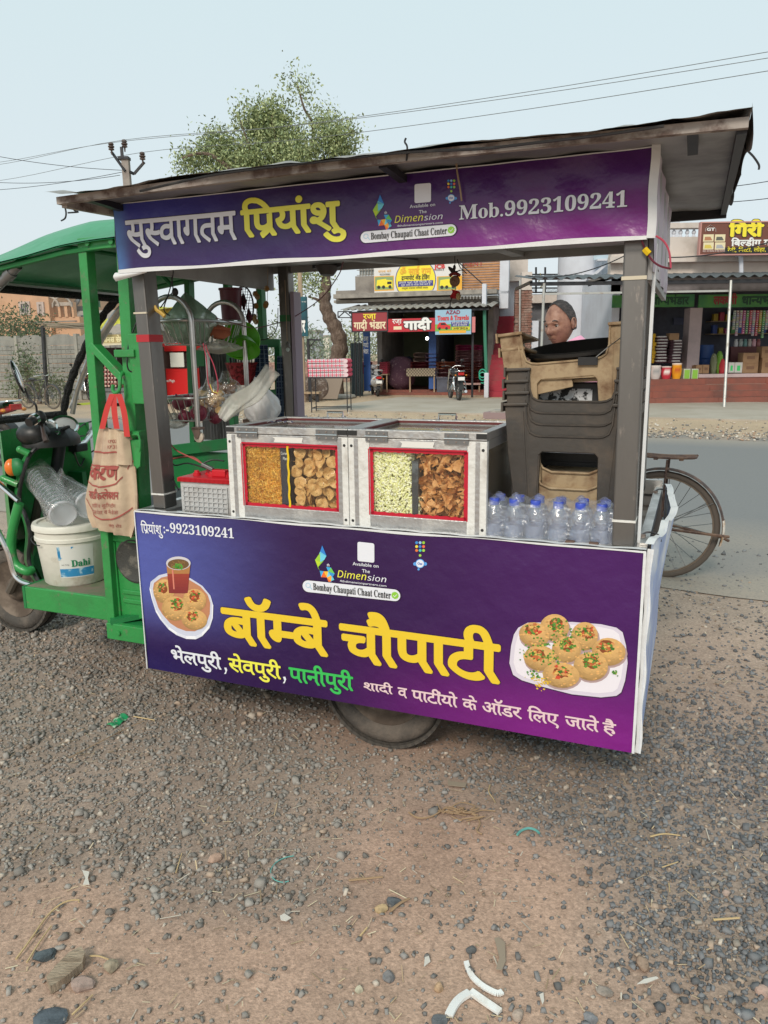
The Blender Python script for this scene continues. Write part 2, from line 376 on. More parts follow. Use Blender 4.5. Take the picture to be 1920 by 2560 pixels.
mr2=gn.nodes.new('ShaderNodeMapRange');mr2.inputs[1].default_value=0;mr2.inputs[2].default_value=1;mr2.inputs[3].default_value=.8;mr2.inputs[4].default_value=1.2;gn.links.new(vo.outputs['Color'],mr2.inputs[0])
mu=gn.nodes.new('ShaderNodeMath');mu.operation='MULTIPLY';gn.links.new(mr.outputs[0],mu.inputs[0]);gn.links.new(mr2.outputs[0],mu.inputs[1])
vm=gn.nodes.new('ShaderNodeVectorMath');vm.operation='SCALE';gn.links.new(atn.outputs['Color'],vm.inputs[0]);gn.links.new(mu.outputs[0],vm.inputs['Scale']);gn.links.new(vm.outputs[0],bs.inputs['Base Color'])
me.materials.append(gmat);g=bpy.data.objects.new('ground',me);COL.objects.link(g);tag(g,kind='structure')
def gz(x,y):
 n=np.clip((9-np.hypot(x,y-3))/4,0,1)
 return n*((fbm(x,y,1.3,5)-.5)*.016+(fbm(x,y,14,8)-.5)*.003)-.004
def stones(name,X,Y,Sz,cols,seed,lift=.25):
 r=np.random.default_rng(seed);n=len(X)
 base=np.array([[-1,-1,-1],[1,-1,-1],[1,1,-1],[-1,1,-1],[-1,-1,1],[1,-1,1],[1,1,1],[-1,1,1]],float)*.5
 V=base[None]*(1+r.uniform(-.35,.35,(n,8,3)));V[:,4:,:2]*=r.uniform(.45,.9,(n,1,1))
 V*=np.stack([r.uniform(.8,1.35,n),r.uniform(.55,.95,n),r.uniform(.35,.75,n)],1)[:,None]*Sz[:,None,None]
 a=r.uniform(0,2*np.pi,n);t=r.normal(0,.35,n)
 c,s_=np.cos(t)[:,None],np.sin(t)[:,None];x,z=V[...,0]*c-V[...,2]*s_,V[...,0]*s_+V[...,2]*c;V[...,0],V[...,2]=x,z
 c,s_=np.cos(a)[:,None],np.sin(a)[:,None];x,y=V[...,0]*c-V[...,1]*s_,V[...,0]*s_+V[...,1]*c;V[...,0],V[...,1]=x,y
 V+=np.stack([X,Y,gz(X,Y)+Sz*lift+.012*(((X-RF.o[0])*RF.n[0]+(Y-RF.o[1])*RF.n[1])>0)],1)[:,None]
 me=bpy.data.meshes.new(name);me.vertices.add(n*8);me.vertices.foreach_set('co',V.ravel())
 f=np.array([(3,2,1,0),(4,5,6,7),(0,1,5,4),(1,2,6,5),(2,3,7,6),(3,0,4,7)]);F=(f[None]+(np.arange(n)*8)[:,None,None]).reshape(-1,4)
 setfaces(me,F);ca=me.color_attributes.new('Col','FLOAT_COLOR','POINT')
 ca.data.foreach_set('color',np.concatenate([np.repeat(cols,8,0),np.ones((n*8,1))],1).ravel())
 me.materials.append(mat('stone_chips',(.1,.1,.1),.85,vcol='Col',bump=(150,.3,.004)))
 o=bpy.data.objects.new(name,me);COL.objects.link(o);return tag(o,kind='stuff')
n=230000;X=rng.uniform(-3.3,3.0,n);Y=1.15+(7.3-1.15)*rng.uniform(0,1,n)**1.35
vis=(np.abs(X)<Y*.56+.35);X,Y=X[vis],Y[vis];m_=gravel_mask(X,Y);rvv=(X-RF.o[0])*RF.n[0]+(Y-RF.o[1])*RF.n[1]
keep=(rng.uniform(0,1,len(X))<np.clip(m_*(.80+.25*np.clip(X,0,1)),.15,1)**1.2)&(rvv<.05+.5*(fbm(X,Y,2,33)-.5)+rng.exponential(.33,len(X)));X,Y,m_=X[keep],Y[keep],m_[keep]
X,Y,m_=X[:85000],Y[:85000],m_[:85000]
Sz=rng.lognormal(math.log(.0082),.40,len(X))*(1+.16*np.clip(Y-2.5,0,4));g_=rng.uniform(.6,1.35,len(X))[:,None];tt=rng.uniform(0,1,len(X))[:,None]
dk_=np.clip(.5+1.1*(X-.35)-.35*(Y-2.2),0,1)[:,None];mainc=np.array([[.265,.24,.215]])*(1-dk_)+np.array([[.165,.165,.170]])*dk_
cols=np.where(tt<.86,mainc,np.where(tt<.95,np.array([[.33,.25,.19]]),np.array([[.42,.36,.30]])))*g_
o=stones('gravel',X,Y,Sz,cols,3);tag(o,'loose dark crushed stone spread over the reddish earth')
def bits(n,seed):
 r=np.random.default_rng(seed);X=r.uniform(-2.6,2.6,n);Y=1.2+4.8*r.uniform(0,1,n)**1.3;a=r.uniform(0,np.pi,n);L=r.lognormal(math.log(.011),.5,n);th=r.uniform(.0004,.0013,n)*(1+.2*Y);Z=gz(X,Y)+.004+r.uniform(0,.006,n);d=np.stack([np.cos(a),np.sin(a),r.normal(0,.12,n)],1)*L[:,None];s=np.stack([-np.sin(a),np.cos(a),0*a],1)*th[:,None];P=np.stack([X,Y,Z],1);V=np.stack([P-d-s,P+d-s,P+d+s,P-d+s],1)
 me=bpy.data.meshes.new('straw_litter');me.vertices.add(n*4);me.vertices.foreach_set('co',V.ravel());setfaces(me,np.arange(n*4).reshape(n,4));ca=me.color_attributes.new('Col','FLOAT_COLOR','POINT');q=np.array([(.55,.42,.26),(.62,.52,.36),(.36,.26,.16),(.52,.46,.38)])[r.integers(0,4,n)]*r.uniform(.7,1.2,(n,1));ca.data.foreach_set('color',np.concatenate([np.repeat(q,4,0),np.ones((n*4,1))],1).ravel());me.materials.append(MATS['stone_chips']);o=bpy.data.objects.new('straw_litter',me);COL.objects.link(o);tag(o,'fine bits of straw and chaff strewn over the gravel',kind='stuff')
bits(3800,77)
road_m=mat('asphalt',(.225,.225,.228),.82,bump=(140,.35,.006),var2=((.15,.15,.155),60,.5,.85),spec=.4,vcol='Col')
m1=MB();N=300
for side in(0,):
 us=np.linspace(-120,60,N+1)
 e0=[-.05+.28*(fbm(np.array([u]),np.array([0.]),.8,40)[0]-.5)+.12*(fbm(np.array([u]),np.array([3.]),5,41)[0]-.5)for u in us]
 e1=[8.4+.3*(fbm(np.array([u]),np.array([9.]),.7,42)[0]-.5)for u in us]
 vs_=[0,.12,.3,.55,.9,1.4,2.4,7.4,8.0,8.25]
 for j in range(len(vs_)):
  for i in range(N):
   f=lambda k,q:(us[k],(e0[k]+vs_[q])if q<len(vs_)else e1[k],.012 if q else .001);m1.poly([f(i,j),f(i+1,j),f(i+1,j+1),f(i,j+1)])
def rcol(p):
 v=p[1];n_=fbm(np.array([p[0]*1.]),np.array([v*1.]),1.6,50)[0];k=max(0,min(1,1.15-v/1.5+(n_-.5)*1.6));k=max(k,.8*max(0,min(1,(v-7.5)/.8)))
 return tuple(a+(b-a)*k for a,b in zip((.205,.200,.198),(.335,.285,.235)))
single(RF,'road',None,None,m1,road_m,kind='structure',cfn=rcol)
m1=MB()
lv=RF.on(1850,1182)[1]
for i in range(-8,9):
 u0=4.6*i+.9
 for j in range(5):m1.poly([(u0+j*.5,lv-.05+random.uniform(-.02,.02),.0165),(u0+j*.5+.42,lv-.05+random.uniform(-.02,.02),.0165),(u0+j*.5+.44,lv+.05,.0165),(u0+j*.5,lv+.05,.0165)])
single(RF,'road_marking',None,None,m1,mat('worn_marking',(.36,.36,.35),.8,var=((.22,.22,.23),8,.4,.6)),kind='structure')
m1=MB().box(-10.5,14,12.3,18,-.05,.03)
single(RF,'concrete_apron',None,None,m1,mat('pale_concrete',(.42,.37,.31),.9,var=((.33,.28,.22),.8,.4,.7),bump=(30,.2)),kind='structure')
X=rng.uniform(-14,14,5200);Yv=8.5+rng.gamma(1.4,.8,5200);wp=RF.o[:2]+np.outer(X,RF.u[:2])+np.outer(Yv,RF.n[:2]);tt=rng.uniform(0,1,(5200,1))
cols=np.where(tt<.4,np.array([[.2,.19,.18]]),np.where(tt<.75,np.array([[.5,.42,.34]]),np.where(tt<.9,np.array([[.42,.28,.2]]),np.array([[.6,.55,.48]]))))
tag(stones('rubble',wp[:,0],wp[:,1],rng.uniform(.015,.05,5200),cols,9,.1),'broken stone and litter along the far side of the road')
# ================================================================ foliage
def leaves(name,blobs,n,size,cols,seed,droop=.5):
 """blobs: (centre, radii, weight); one face pair per leaf"""
 r=np.random.default_rng(seed);ws=np.array([b[2]for b in blobs],float);ws/=ws.sum();pick=r.choice(len(blobs),n,p=ws)
 C=np.array([b[0]for b in blobs])[pick];Rr=np.array([b[1]for b in blobs])[pick]
 ns=max(8,n//16);sp=r.normal(0,1,(ns,3));sp/=np.linalg.norm(sp,axis=1)[:,None];sp*=r.uniform(.25,1,(ns,1))**.45;si=r.integers(0,ns,n)
 P=C+sp[si]*Rr*r.uniform(.92,1.05,(n,1))+r.normal(0,1,(n,3))*size*2.2
 d=r.normal(0,1,(n,3));d[:,2]-=droop;d/=np.linalg.norm(d,axis=1)[:,None];s_=np.cross(d,r.normal(0,1,(n,3)));s_/=np.linalg.norm(s_,axis=1)[:,None]
 L=size*r.uniform(.7,1.4,(n,1));V=np.stack([P-s_*L*.02,P+d*L*.5+s_*L*.22,P+d*L,P+d*L*.5-s_*L*.22],1)
 me=bpy.data.meshes.new(name);me.vertices.add(n*4);me.vertices.foreach_set('co',V.ravel());setfaces(me,np.arange(n*4).reshape(n,4))
 ca=me.color_attributes.new('Col','FLOAT_COLOR','POINT');q=np.array(cols)[r.integers(0,len(cols),n)]*r.uniform(.7,1.3,(n,1))
 ca.data.foreach_set('color',np.concatenate([np.repeat(q,4,0),np.ones((n*4,1))],1).ravel());return me
leaf_m=mat('leaf',(.1,.15,.05),.6,vcol='Col')
b_=leaf_m.node_tree.nodes['Principled BSDF'];
def tree(name,label,cat,base,trunk,blobs,n,size,cols,seed,rad=.2,limbs=()):
 t=thing(W0,name,label,cat,(base[0],base[1],0))
 mb=MB();P=curve(trunk,5);k=len(P);mb.tube(P,[rad*(1.25-.75*i/k)*(1+.12*math.sin(i*1.7))for i in range(k)],14);part(t,'trunk',mb,bark,True)
 for l in limbs:mb=MB();Q=curve(l[0],5);mb.tube(Q,[l[1]*(1-.8*i/len(Q))for i in range(len(Q))],6);part(t,'limb',mb,bark,True)
 me=leaves('crown',[(np.array(b[0])-np.array([base[0],base[1],0]),b[1],b[2])for b in blobs],n,size,cols,seed);me.materials.append(leaf_m)
 o=bpy.data.objects.new('crown',me);COL.objects.link(o);o.parent=t;return t
TD=28.2
def tp(x,y,d=TD):return tuple(D3(x,y,d))
tb=gp(835,985)
trunk=[(tb[0],tb[1],-.1),tp(843,906),tp(850,860),tp(838,820),tp(822,790),tp(812,755),tp(815,716),tp(813,670),tp(800,600)]
blobs=[]
for(x,y,rx,ry,wt)in[(490,385,45,28,5),(540,345,42,32,7),(590,380,60,38,10),(640,300,40,30,7),(680,272,44,28,7),(700,330,70,45,14),(745,380,60,36,10),(645,380,55,36,9),(812,285,30,20,2.5),(830,330,42,28,7),(870,320,26,18,3),(860,372,34,24,5),(742,188,24,22,1.0),(766,215,16,20,.6),(450,395,16,14,1),(615,262,18,14,1.2),(600,420,110,25,10),(760,420,110,28,10),(560,470,90,40,9),(720,480,120,50,11),(840,460,60,50,5)]:
 k=TD/FPX;blobs.append((tp(662+(x-662)*.96,y+16,TD+random.uniform(-1,1)),(rx*k*.8,rx*k*.9,ry*k*.8),wt))
blobs.append((tp(745,695),(.65,.7,.35),3));blobs.append((tp(790,705),(.4,.5,.3),1.5))
limbs=[([tp(803,615),tp(760,480),tp(785,330),tp(760,270),tp(742,205)],.09),([tp(800,600),tp(720,520),tp(600,440),tp(520,385),tp(455,395)],.13),([tp(800,600),tp(810,480),tp(840,380),tp(885,325)],.1),([tp(760,500),tp(700,400),tp(680,290)],.08),([tp(813,768),tp(795,750),tp(770,742)],.09),([tp(720,500),tp(640,400),tp(600,300)],.06)]
tree('neem_tree','tall neem tree with bent brown trunk and airy crown rising above the cart roof','tree',tb,trunk,blobs,36000,.115,[(.30,.35,.15),(.24,.30,.14),(.38,.42,.20),(.19,.24,.11)],5,.27,limbs)
def shrub(name,label,cat,x,y,d,rx,rz,n,seed,size=.12,cols=((.05,.09,.035),(.07,.12,.04),(.1,.14,.06)),tr=None):
 c=D3(x,y,d);b=(c.x,c.y);zz=c.z
 return tree(name,label,cat,b,[(b[0],b[1],-.1),(b[0]+.05,b[1],max(.1,zz*.5)),(b[0],b[1],max(.2,zz))],[((c.x,c.y,zz),(rx,rx,rz),5),((c.x+rx*.6,c.y,zz-rz*.3),(rx*.6,rx*.6,rz*.6),2),((c.x-rx*.6,c.y+.2,zz-rz*.2),(rx*.6,rx*.6,rz*.7),2)],n,size,list(cols),seed,.07)
shrub('leafy_shrub','dark green bush rising behind the ribbed concrete wall','bush',48,818,31,1.1,.7,2600,21)
shrub('wall_creeper','small creeper growing up beside the concrete wall post','plant',62,905,25.2,.22,.55,700,22,.09)
shrub('roadside_weeds','scrubby green weeds at the foot of the concrete wall behind the parked bicycle','plant',92,958,24.6,.8,.5,1700,23,.09,((.08,.11,.04),(.14,.16,.07)))
for i,(x,y,d,rx,rz)in enumerate([(715,850,48,2.0,1.4),(800,868,60,3.4,1.2),(905,850,55,1.6,1.5)]):
 shrub('distant_tree',['grey green tree far off behind the teal sign board','hazy green trees far off left of the neem trunk','pale yellowish tree far off between neem trunk and quilt shop'][i],'tree',x,y,d,rx,rz,1800,30+i,.2,((.16,.2,.14),(.2,.24,.17))if i<2 else((.3,.32,.2),(.22,.26,.17)))
# ================================================================ power pole and wires
pd_=26.;pb=D3(317,440,pd_);T0=thing(W0,'utility_pole','concrete power pole with three insulators standing behind the cart roof','utility pole',(pb.x,pb.y,0))
px_,py_=pb.x,pb.y
def PZ(y):return D3(316,y,pd_).z
mb=MB().bar((px_,py_,-.2),(px_,py_,PZ(392)),.22,.2);part(T0,'post',mb,mat('pole_concrete',(.33,.29,.26),.9,var=((.24,.2,.18),5,.4,.7)))
mb=MB().bar((px_,py_-.12,PZ(430)),D3(279,380,pd_),.07);part(T0,'cross_arm',mb,steel_dark)
mb=MB().bar((px_+.15,py_-.12,PZ(432)),D3(335,435,pd_),.07).bar(D3(335,435,pd_),D3(361,405,pd_),.07);part(T0,'cross_arm',mb,steel_dark)
mb=MB().bar((px_-.06,py_-.12,PZ(398)),(px_-.06,py_-.12,PZ(370)),.08).box(px_-.2,px_+.13,py_-.15,py_+.13,PZ(400),PZ(393));part(T0,'top_bracket',mb,steel_dark)
INS=[]
for(x,y)in((278,368),(311,361),(356,392)):
 c=D3(x,y,pd_-.12);mb=MB();mb.lathe([(.02,-.22),(.03,-.1),(.09,-.08),(.09,-.05),(.05,-.04),(.1,0),(.1,.03),(.05,.04),(.09,.08),(.07,.13),(.02,.15)],c,n=12);part(T0,'insulator',mb,mat('glazed_porcelain',(.09,.06,.05),.25),True);INS.append(c+Vector((0,0,.13)))
def wire(name,label,pts,r,m=steel_dark,sag=0,grp=None,cat='wire'):
 P=[Vector(p)for p in pts]
 if len(P)==2:
  a,b=P;P=[a.lerp(b,t)+Vector((0,0,-sag*4*t*(1-t)))for t in np.linspace(0,1,25)]
 else:P=curve(P,6)
 mb=MB().tube(P,r,5);L=tuple(P[0]);return single(W0,name,label,cat,mb,m,L,grp and True,grp)
WL=[('power line running from the left insulator to the upper right corner',INS[0],D3(1990,118,17),D3(-200,425,34)),('power line running from the middle insulator to the upper right corner',INS[1],D3(1990,134,17.5),D3(-200,436,34)),('power line running from the right insulator behind the tree crown',INS[2],D3(1990,166,16),D3(-200,478,34))]
for l,c,a,b in WL:
 wire('overhead_cable',l,[b,b.lerp(c,.5)+Vector((0,0,-.12)),c,c.lerp(a,.35)+Vector((0,0,-.2)),c.lerp(a,.7)+Vector((0,0,-.16)),a],.0075,MATS['grey_metal'])
for l,a,b,s_ in[('thin slack wire crossing from the upper left down to the power pole',D3(-60,380,27),D3(316,426,26),.1),('thin wire low on the left running to the power pole',D3(-60,452,30),D3(300,438,26),.15),('faint wire passing behind the left end of the cart roof',D3(-60,478,31),D3(316,428,26),.1)]:
 wire('overhead_cable',l,[a,b],.009,sag=s_)
for l,a,b in[('upper wire crossing the pale building right of the cart roof',D3(1600,640,16),D3(1990,585,13)),('lower wire crossing the sky right of the cart roof',D3(1600,472,25),D3(1990,440,22)),('second wire crossing the sky right of the cart roof',D3(1600,500,25),D3(1990,486,22)),('cable slung in front of the white building above the rider',D3(1320,690,17),D3(1560,640,15))]:
 wire('overhead_cable',l,[a,b],.011,sag=.15)
# ================================================================ signs and shops across the road
def bx(fr,v,x0,yt,x1,yb):
 xm=(x0+x1)/2;ym=(yt+yb)/2
 return(fr.at(x0,ym,v)[0],fr.at(x1,ym,v)[0],fr.at(xm,yb,v)[1],fr.at(xm,yt,v)[1])
def board(fr,v,x0,yt,x1,yb,name,label,cat,bgm,rows=(),frame=None,th=.05,extra=None,group=None):
 """flat sign: rows = (text, x0, ytop, x1, ybottom, material, script, bold)"""
 u0,u1,z0,z1=bx(fr,v,x0,yt,x1,yb);t=thing(fr,name,label,cat,((u0+u1)/2,v,z0),group)
 part(t,'panel',MB().box(u0,u1,v,v+th,z0,z1),bgm)
 if frame:
  mb=MB();f=.035
  mb.box(u0-f,u1+f,v-.02,v+th,z1,z1+f).box(u0-f,u1+f,v-.02,v+th,z0-f,z0).box(u0-f,u0,v-.02,v+th,z0,z1).box(u1,u1+f,v-.02,v+th,z0,z1);part(t,'frame',mb,frame)
 for k,(tx,a,b,c,d,m,sc,bd)in enumerate(rows):
  q=bx(fr,v,a,b,c,d);mb=MB();write(mb,tx,lambda p,r,l:(p,v-.004-l,r),q,sc,bd,sit=.001*k,step=.0003)
  if mb.f:part(t,'lettering',mb,m)
 if extra:extra(t,lambda a,b,c,d:bx(fr,v,a,b,c,d),v)
 return t
def flatbox(t,q,v,m,lift=.002,name='print'):part(t,name,MB().box(q[0],q[1],v-lift-.001,v-lift,q[2],q[3]),m)
def disc(mb,cu,cz,ru,rz,v,n=28,c=None):return mb.poly([(cu+ru*math.cos(2*math.pi*k/n),v,cz+rz*math.sin(2*math.pi*k/n))for k in range(n)][::1],c)
def corr(mb,fr,u0,u1,v0,z0,v1,z1,pitch=.1,amp=.018,th=.004):
 """corrugated sheet from (v0,z0) to (v1,z1)"""
 n=int((u1-u0)/pitch*6)
 def fn(s,t):u=u0+(u1-u0)*s;return(u,v0+(v1-v0)*t,z0+(z1-z0)*t+amp*math.sin(2*math.pi*(u-u0)/pitch))
 mb.grid(fn,n,1)
 def fn2(s,t):u=u0+(u1-u0)*s;return(u,v0+(v1-v0)*t,z0-th+(z1-z0)*t+amp*math.sin(2*math.pi*(u-u0)/pitch))
 return mb.grid(fn2,n,1)
QF=Fr(gp(893,993),-15)
qu=lambda x,y=880,v=0:QF.at(x,y,v)[0]
qz=lambda x,y,v=0:QF.at(x,y,v)[1]
q=thing(QF,'quilt_shop','small quilt shop with tin awning and open front seen under the cart roof','building',(2,1,0))
uL,uR=qu(884),qu(1222)
part(q,'back_wall',MB().box(uL+.5,uR-.1,5.2,5.35,0,3.0),mat('shop_green_wall',(.22,.25,.15),.9,var=((.15,.17,.11),1,.4,.7)))
[part(q,'side_wall',MB().box(a,a+.18,1.9,5.35,0,3.1),grey_wall)for a in(uL+.3,uR-.28)]
part(q,'partition',MB().box(qu(1086,900,2.1),qu(1094,900,2.1)+.05,2.0,5.3,.15,3),shopblue)
part(q,'shop_floor',MB().box(uL+.3,uR-.1,1.7,5.3,-.05,.16),redbrick)
part(q,'plinth_step',MB().box(uL+.3,uR-.1,1.4,1.7,-.05,.09),redbrick)
part(q,'ceiling_slab',MB().box(uL+.1,uR+.1,1.5,5.5,3.0,3.2),grey_wall)
z0,z1=qz(1000,772),qz(1000,745,1.0)
mb=MB();corr(mb,QF,uL-.35,uR+.15,-.25,z0,1.7,3.12,.24,.03);part(q,'awning_sheet',mb,tin)
part(q,'awning_beam',MB().box(uL-.1,uR,-.12,-.05,z0-.12,z0-.06).box(uL,uR,.5,.56,z0-.05,z0+.01),steel_dark)
part(q,'concrete_ledge',MB().box(qu(838,760,1.2),uR+.1,1.0,1.7,qz(1000,741,1),qz(1000,730,1)).box(qu(838,760,1.4),uR+.1,1.25,1.7,qz(1000,752,1.2),qz(1000,744,1.2)-.02),concrete)
zt=qz(1000,560,1.7)
part(q,'upper_wall',MB().box(qu(887,700,1.7),qu(1150,700,1.7),1.75,1.95,3.2,qz(900,690,1.7)).box(qu(935,700,1.7),qu(1150,700,1.7),1.75,1.95,qz(900,690,1.7),zt).box(qu(838,740,1.7),qu(887,740,1.7),1.78,1.9,3.2,qz(860,726,1.7)),grey_wall)
part(q,'window',MB().box(qu(897,700,1.7),qu(934,700,1.7),1.86,1.9,qz(900,688,1.7),qz(900,600,1.7)),mat('window_glass',(.35,.38,.38),.2))
mb=MB()
for k in range(6):x=897+k*7.4;mb.box(qu(x,700,1.7),qu(x,700,1.7)+.02,1.8,1.84,qz(900,690,1.7),zt)
for k in range(9):z=qz(900,688,1.7)+k*.17;mb.box(qu(890,700,1.7),qu(936,700,1.7),1.8,1.83,z,z+.02)
part(q,'window_grille',mb,concrete)
sm=mat('rusty_shutter',(.45,.22,.09),.7,.1,var=((.30,.15,.07),4,.45,.65));u0,u1=qu(1152,690,1.7),qu(1250,690,1.7);zb_,zt_=qz(1200,727,1.7),qz(1200,560,1.7);nsl=26
sl_me=None
for k in range(nsl):
 z=zb_+(zt_-zb_)*k/nsl;h=(zt_-zb_)/nsl
 mbs=MB().prism([(u0,1.72,z+.004),(u0,1.69,z+h*.3),(u0,1.70,z+h*.8),(u0,1.73,z+h)],(u1-u0,0,0))
 part(q,'shutter_slat',mbs,sm)
part(q,'shutter_jamb',MB().box(u0-.06,u0,1.62,1.9,zb_-.05,zt_).box(u1,u1+.3,1.6,1.9,zb_-.6,zt_).box(u0-.06,u1+.3,1.6,1.9,zb_-.12,zb_-.04),white_wall)
mb=MB();write(mb,'CEMENT',lambda a,b,l:(a,1.685-l,b),bx(QF,1.68,1135,652,1208,666),'L',.02,sit=.003);part(q,'lettering',mb,mat('faded_red_print',(.35,.06,.04),.6))
mb=MB()
for k,(x,y0,y1)in enumerate([(1143,652,700),(1152,655,750)]):pass
P=lambda x,y:(QF.at(x,y,1.1)[0],1.1,QF.at(x,y,1.1)[1])
mb.tube([P(1140,650),P(1208,711),P(1208,752)],.02,6)
part(q,'stair_rail',mb,steel_dark)
mb=MB()
for k in range(9):a=P(1144+k*8,735);mb.ball(a,(.07,.012,.10),8,6);mb.tube([P(1144+k*8,748),P(1144+k*8,722)],.008,4)
part(q,'railing_scroll',mb,mat('white_iron',(.6,.6,.6),.6))
mb=MB().box(qu(1206,740,.6),qu(1216,740,.6),.5,.75,qz(1210,770,.6),qz(1210,710,.6));part(q,'corner_post',mb,white_wall)
part(q,'awning_post',MB().box(qu(1179),qu(1184),-.03,.03,0,z0-.06),steel_dark)
mb=MB()
uu=qu(893);
for du in(-.07,.07):mb.box(uu+du-.015,uu+du+.015,-.02,.02,0,z0-.06)
for k in range(26):a=k*.1+.1;mb.bar((uu-.06,0,a),(uu+.06,0,a+.08),.012)
part(q,'lattice_post',mb,steel_dark)
mb=MB();P2=lambda x,y:(QF.at(x,y,-.1)[0],-.1,QF.at(x,y,-.1)[1])
for a,b in(((845,779),(880,779)),((845,794),(880,794)),((845,779),(845,794)),((845,794),(862,779)),((862,779),(880,794))):mb.bar(P2(*a),P2(*b),.03)
part(q,'sign_bracket',mb,steel_dark)
part(q,'drain_pipe',MB().tube([(QF.at(1211,775,.1)[0],.1,qz(1211,775,.1)),(QF.at(1212,830,.1)[0],.1,qz(1212,830,.1)),(QF.at(1217,930,.1)[0],.1,.5)],.055,8),mat('green_pipe',(.05,.22,.14),.5),True)
part(q,'lamp',MB().ball((qu(1068,846,2.2),2.2,qz(1068,846,2.2)),.055),mat('lit_bulb',(1,.97,.9),.5,emit=9),True)
[part(q,'banner_column',MB().box(*b,),mat('blue_banner',(.03,.09,.30),.5))for b in((qu(907,800,1.2),qu(924,800,1.2),1.2,1.24,.15,z0-.3),(qu(1072,870,1.6),qu(1090,870,1.6),1.6,1.64,.2,2.3))]
mb=MB()
for k,tx in enumerate(('रज़ा','गादी','भंडार')):write(mb,tx,lambda a,b,l:(a,1.19-l,b),bx(QF,1.19,909,842+k*16,921,852+k*16),'D',.02,sit=.002)
part(q,'lettering',mb,white_p)
maroon_bd=mat('maroon_board',(.30,.035,.045),.5)
board(QF,-.28,881,781,968,827,'shop_sign','dull red sign board with pale letters, left end of the quilt shop awning','sign',maroon_bd,[('रज़ा',908,785,940,797,yellow_p,'D',.02),('गाद़ी भंडार',885,806,964,822,mat('cream_print',(.80,.66,.45),.5),'D',.035)],steel_dark)
board(QF,-.30,969,796,1088,829,'shop_sign','bright red banner sign with big white letters in the middle of the quilt shop awning','sign',mat('red_board',(.50,.02,.035),.45),[('रज़ा',981,798,1004,809,white_p,'D',.015),('गादी',1011,804,1077,823,black_p,'D',.13),('गादी',1011,804,1077,823,white_p,'D',.06)],extra=lambda t,b,v:[flatbox(t,b(984,816,1004,824),v,mat('cream_print',(.8,.66,.45),.5))])
def azad(t,b,v):
 flatbox(t,b(1088,810,1176,828),v,mat('lawn_print',(.18,.42,.06),.5),.001);flatbox(t,b(1128,804,1172,816),v,mat('navy_print',(.04,.04,.25),.5),.002);flatbox(t,b(1131,817,1174,824),v,yellow_p,.003);flatbox(t,b(1098,826,1165,833),v,mat('orange_print',(.8,.4,.03),.5),.003)
 u=b(1092,805,1126,824);mb=MB();w_,h_=u[1]-u[0],u[3]-u[2]
 mb.poly([(u[0]+w_*a,v-.005,u[2]+h_*c)for a,c in((0,.15),(1,.05),(1,.5),(.78,.6),(.62,.95),(.2,.95),(.05,.6))][::-1]);part(t,'car_picture',mb,red_p)
 mb=MB();[disc(mb,u[0]+w_*a,u[2]+h_*.15,h_*.18,h_*.18,v-.006)for a in(.2,.72)];mb.poly([(u[0]+w_*a,v-.006,u[2]+h_*c)for a,c in((.3,.6),(.7,.6),(.58,.86),(.3,.86))][::-1]);part(t,'car_picture',mb,black_p)
board(QF,-.34,1088,774,1178,836,'travel_sign','blue and white travel agency board with red car, right end of the quilt shop awning','sign',mat('sky_print',(.30,.48,.62),.45),[('AZAD',1115,776,1150,785,mat('dark_red_print',(.25,.02,.06),.5),'L',.03),('𝐓𝐨𝐮𝐫𝐬 & 𝐓𝐫𝐚𝐯𝐞𝐥𝐬',1094,789,1172,800,red_p,'S',.03),('CAR RENT SERVICE 24x7',1133,818,1171,823,black_p,'L',.03),('सभी प्रकार की गाडीया',1130,805,1170,809,white_p,'D',0),('भाडे से मिलेगी',1132,811,1168,815,white_p,'D',0)],extra=azad)
board(QF,-.30,1180,792,1188,831,'shop_sign','narrow pink strip sign beside the travel agency board','sign',mat('pinkish_board',(.62,.2,.2),.5))
def sai(t,b,v):
 q=b(935,660,1155,727);cu=b(990,660,1088,727);z0=cu[2]
 flatbox(t,b(936,690,985,727),v,mat('orange_print',(.8,.4,.03),.5),.001);flatbox(t,b(1092,690,1155,727),v,mat('orange_print',(.8,.4,.03),.5),.001)
 c=(cu[0]+cu[1])/2;r=(cu[1]-cu[0])/2;zc=b(990,690,1088,700)[2]
 def half(mb,r,v,lo):
  pts=[]
  for k in range(49):
   a=2*math.pi*k/48;pts.append((c+r*math.cos(a),v,max(lo,zc+r*math.sin(a))))
  mb.poly(pts[:-1])
 mb=MB();half(mb,r*1.04,v-.003,q[2]);part(t,'print',mb,mat('navy_print',(.04,.04,.25),.5))
 mb=MB();half(mb,r,v-.0045,q[2]);part(t,'print',mb,yellow_p)
 flatbox(t,b(995,702,1083,716),v,mat('navy_print',(.04,.04,.25),.5),.006)
 for x0 in(938,1096):
  flatbox(t,b(x0,692,x0+45,724),v,mat('truck_picture_sky',(.25,.35,.15),.5),.003);u=b(x0+3,697,x0+43,722);w_,h_=u[1]-u[0],u[3]-u[2]
  part(t,'truck_picture',MB().poly([(u[0]+w_*a,v-.006,u[2]+h_*k)for a,k in((0,.3),(1,.1),(1,.8),(.62,.9),(.6,1),(.05,.9))][::-1]),yellow_p)
  [part(t,'wheel_picture',disc(MB(),u[0]+w_*a,u[2]+h_*.18,h_*.17,h_*.17,v-.008),black_p)for a in(.15,.45,.85)];part(t,'windscreen_picture',MB().box(u[0]+w_*.68,u[0]+w_*.95,v-.009,v-.008,u[2]+h_*.45,u[2]+h_*.7),black_p)
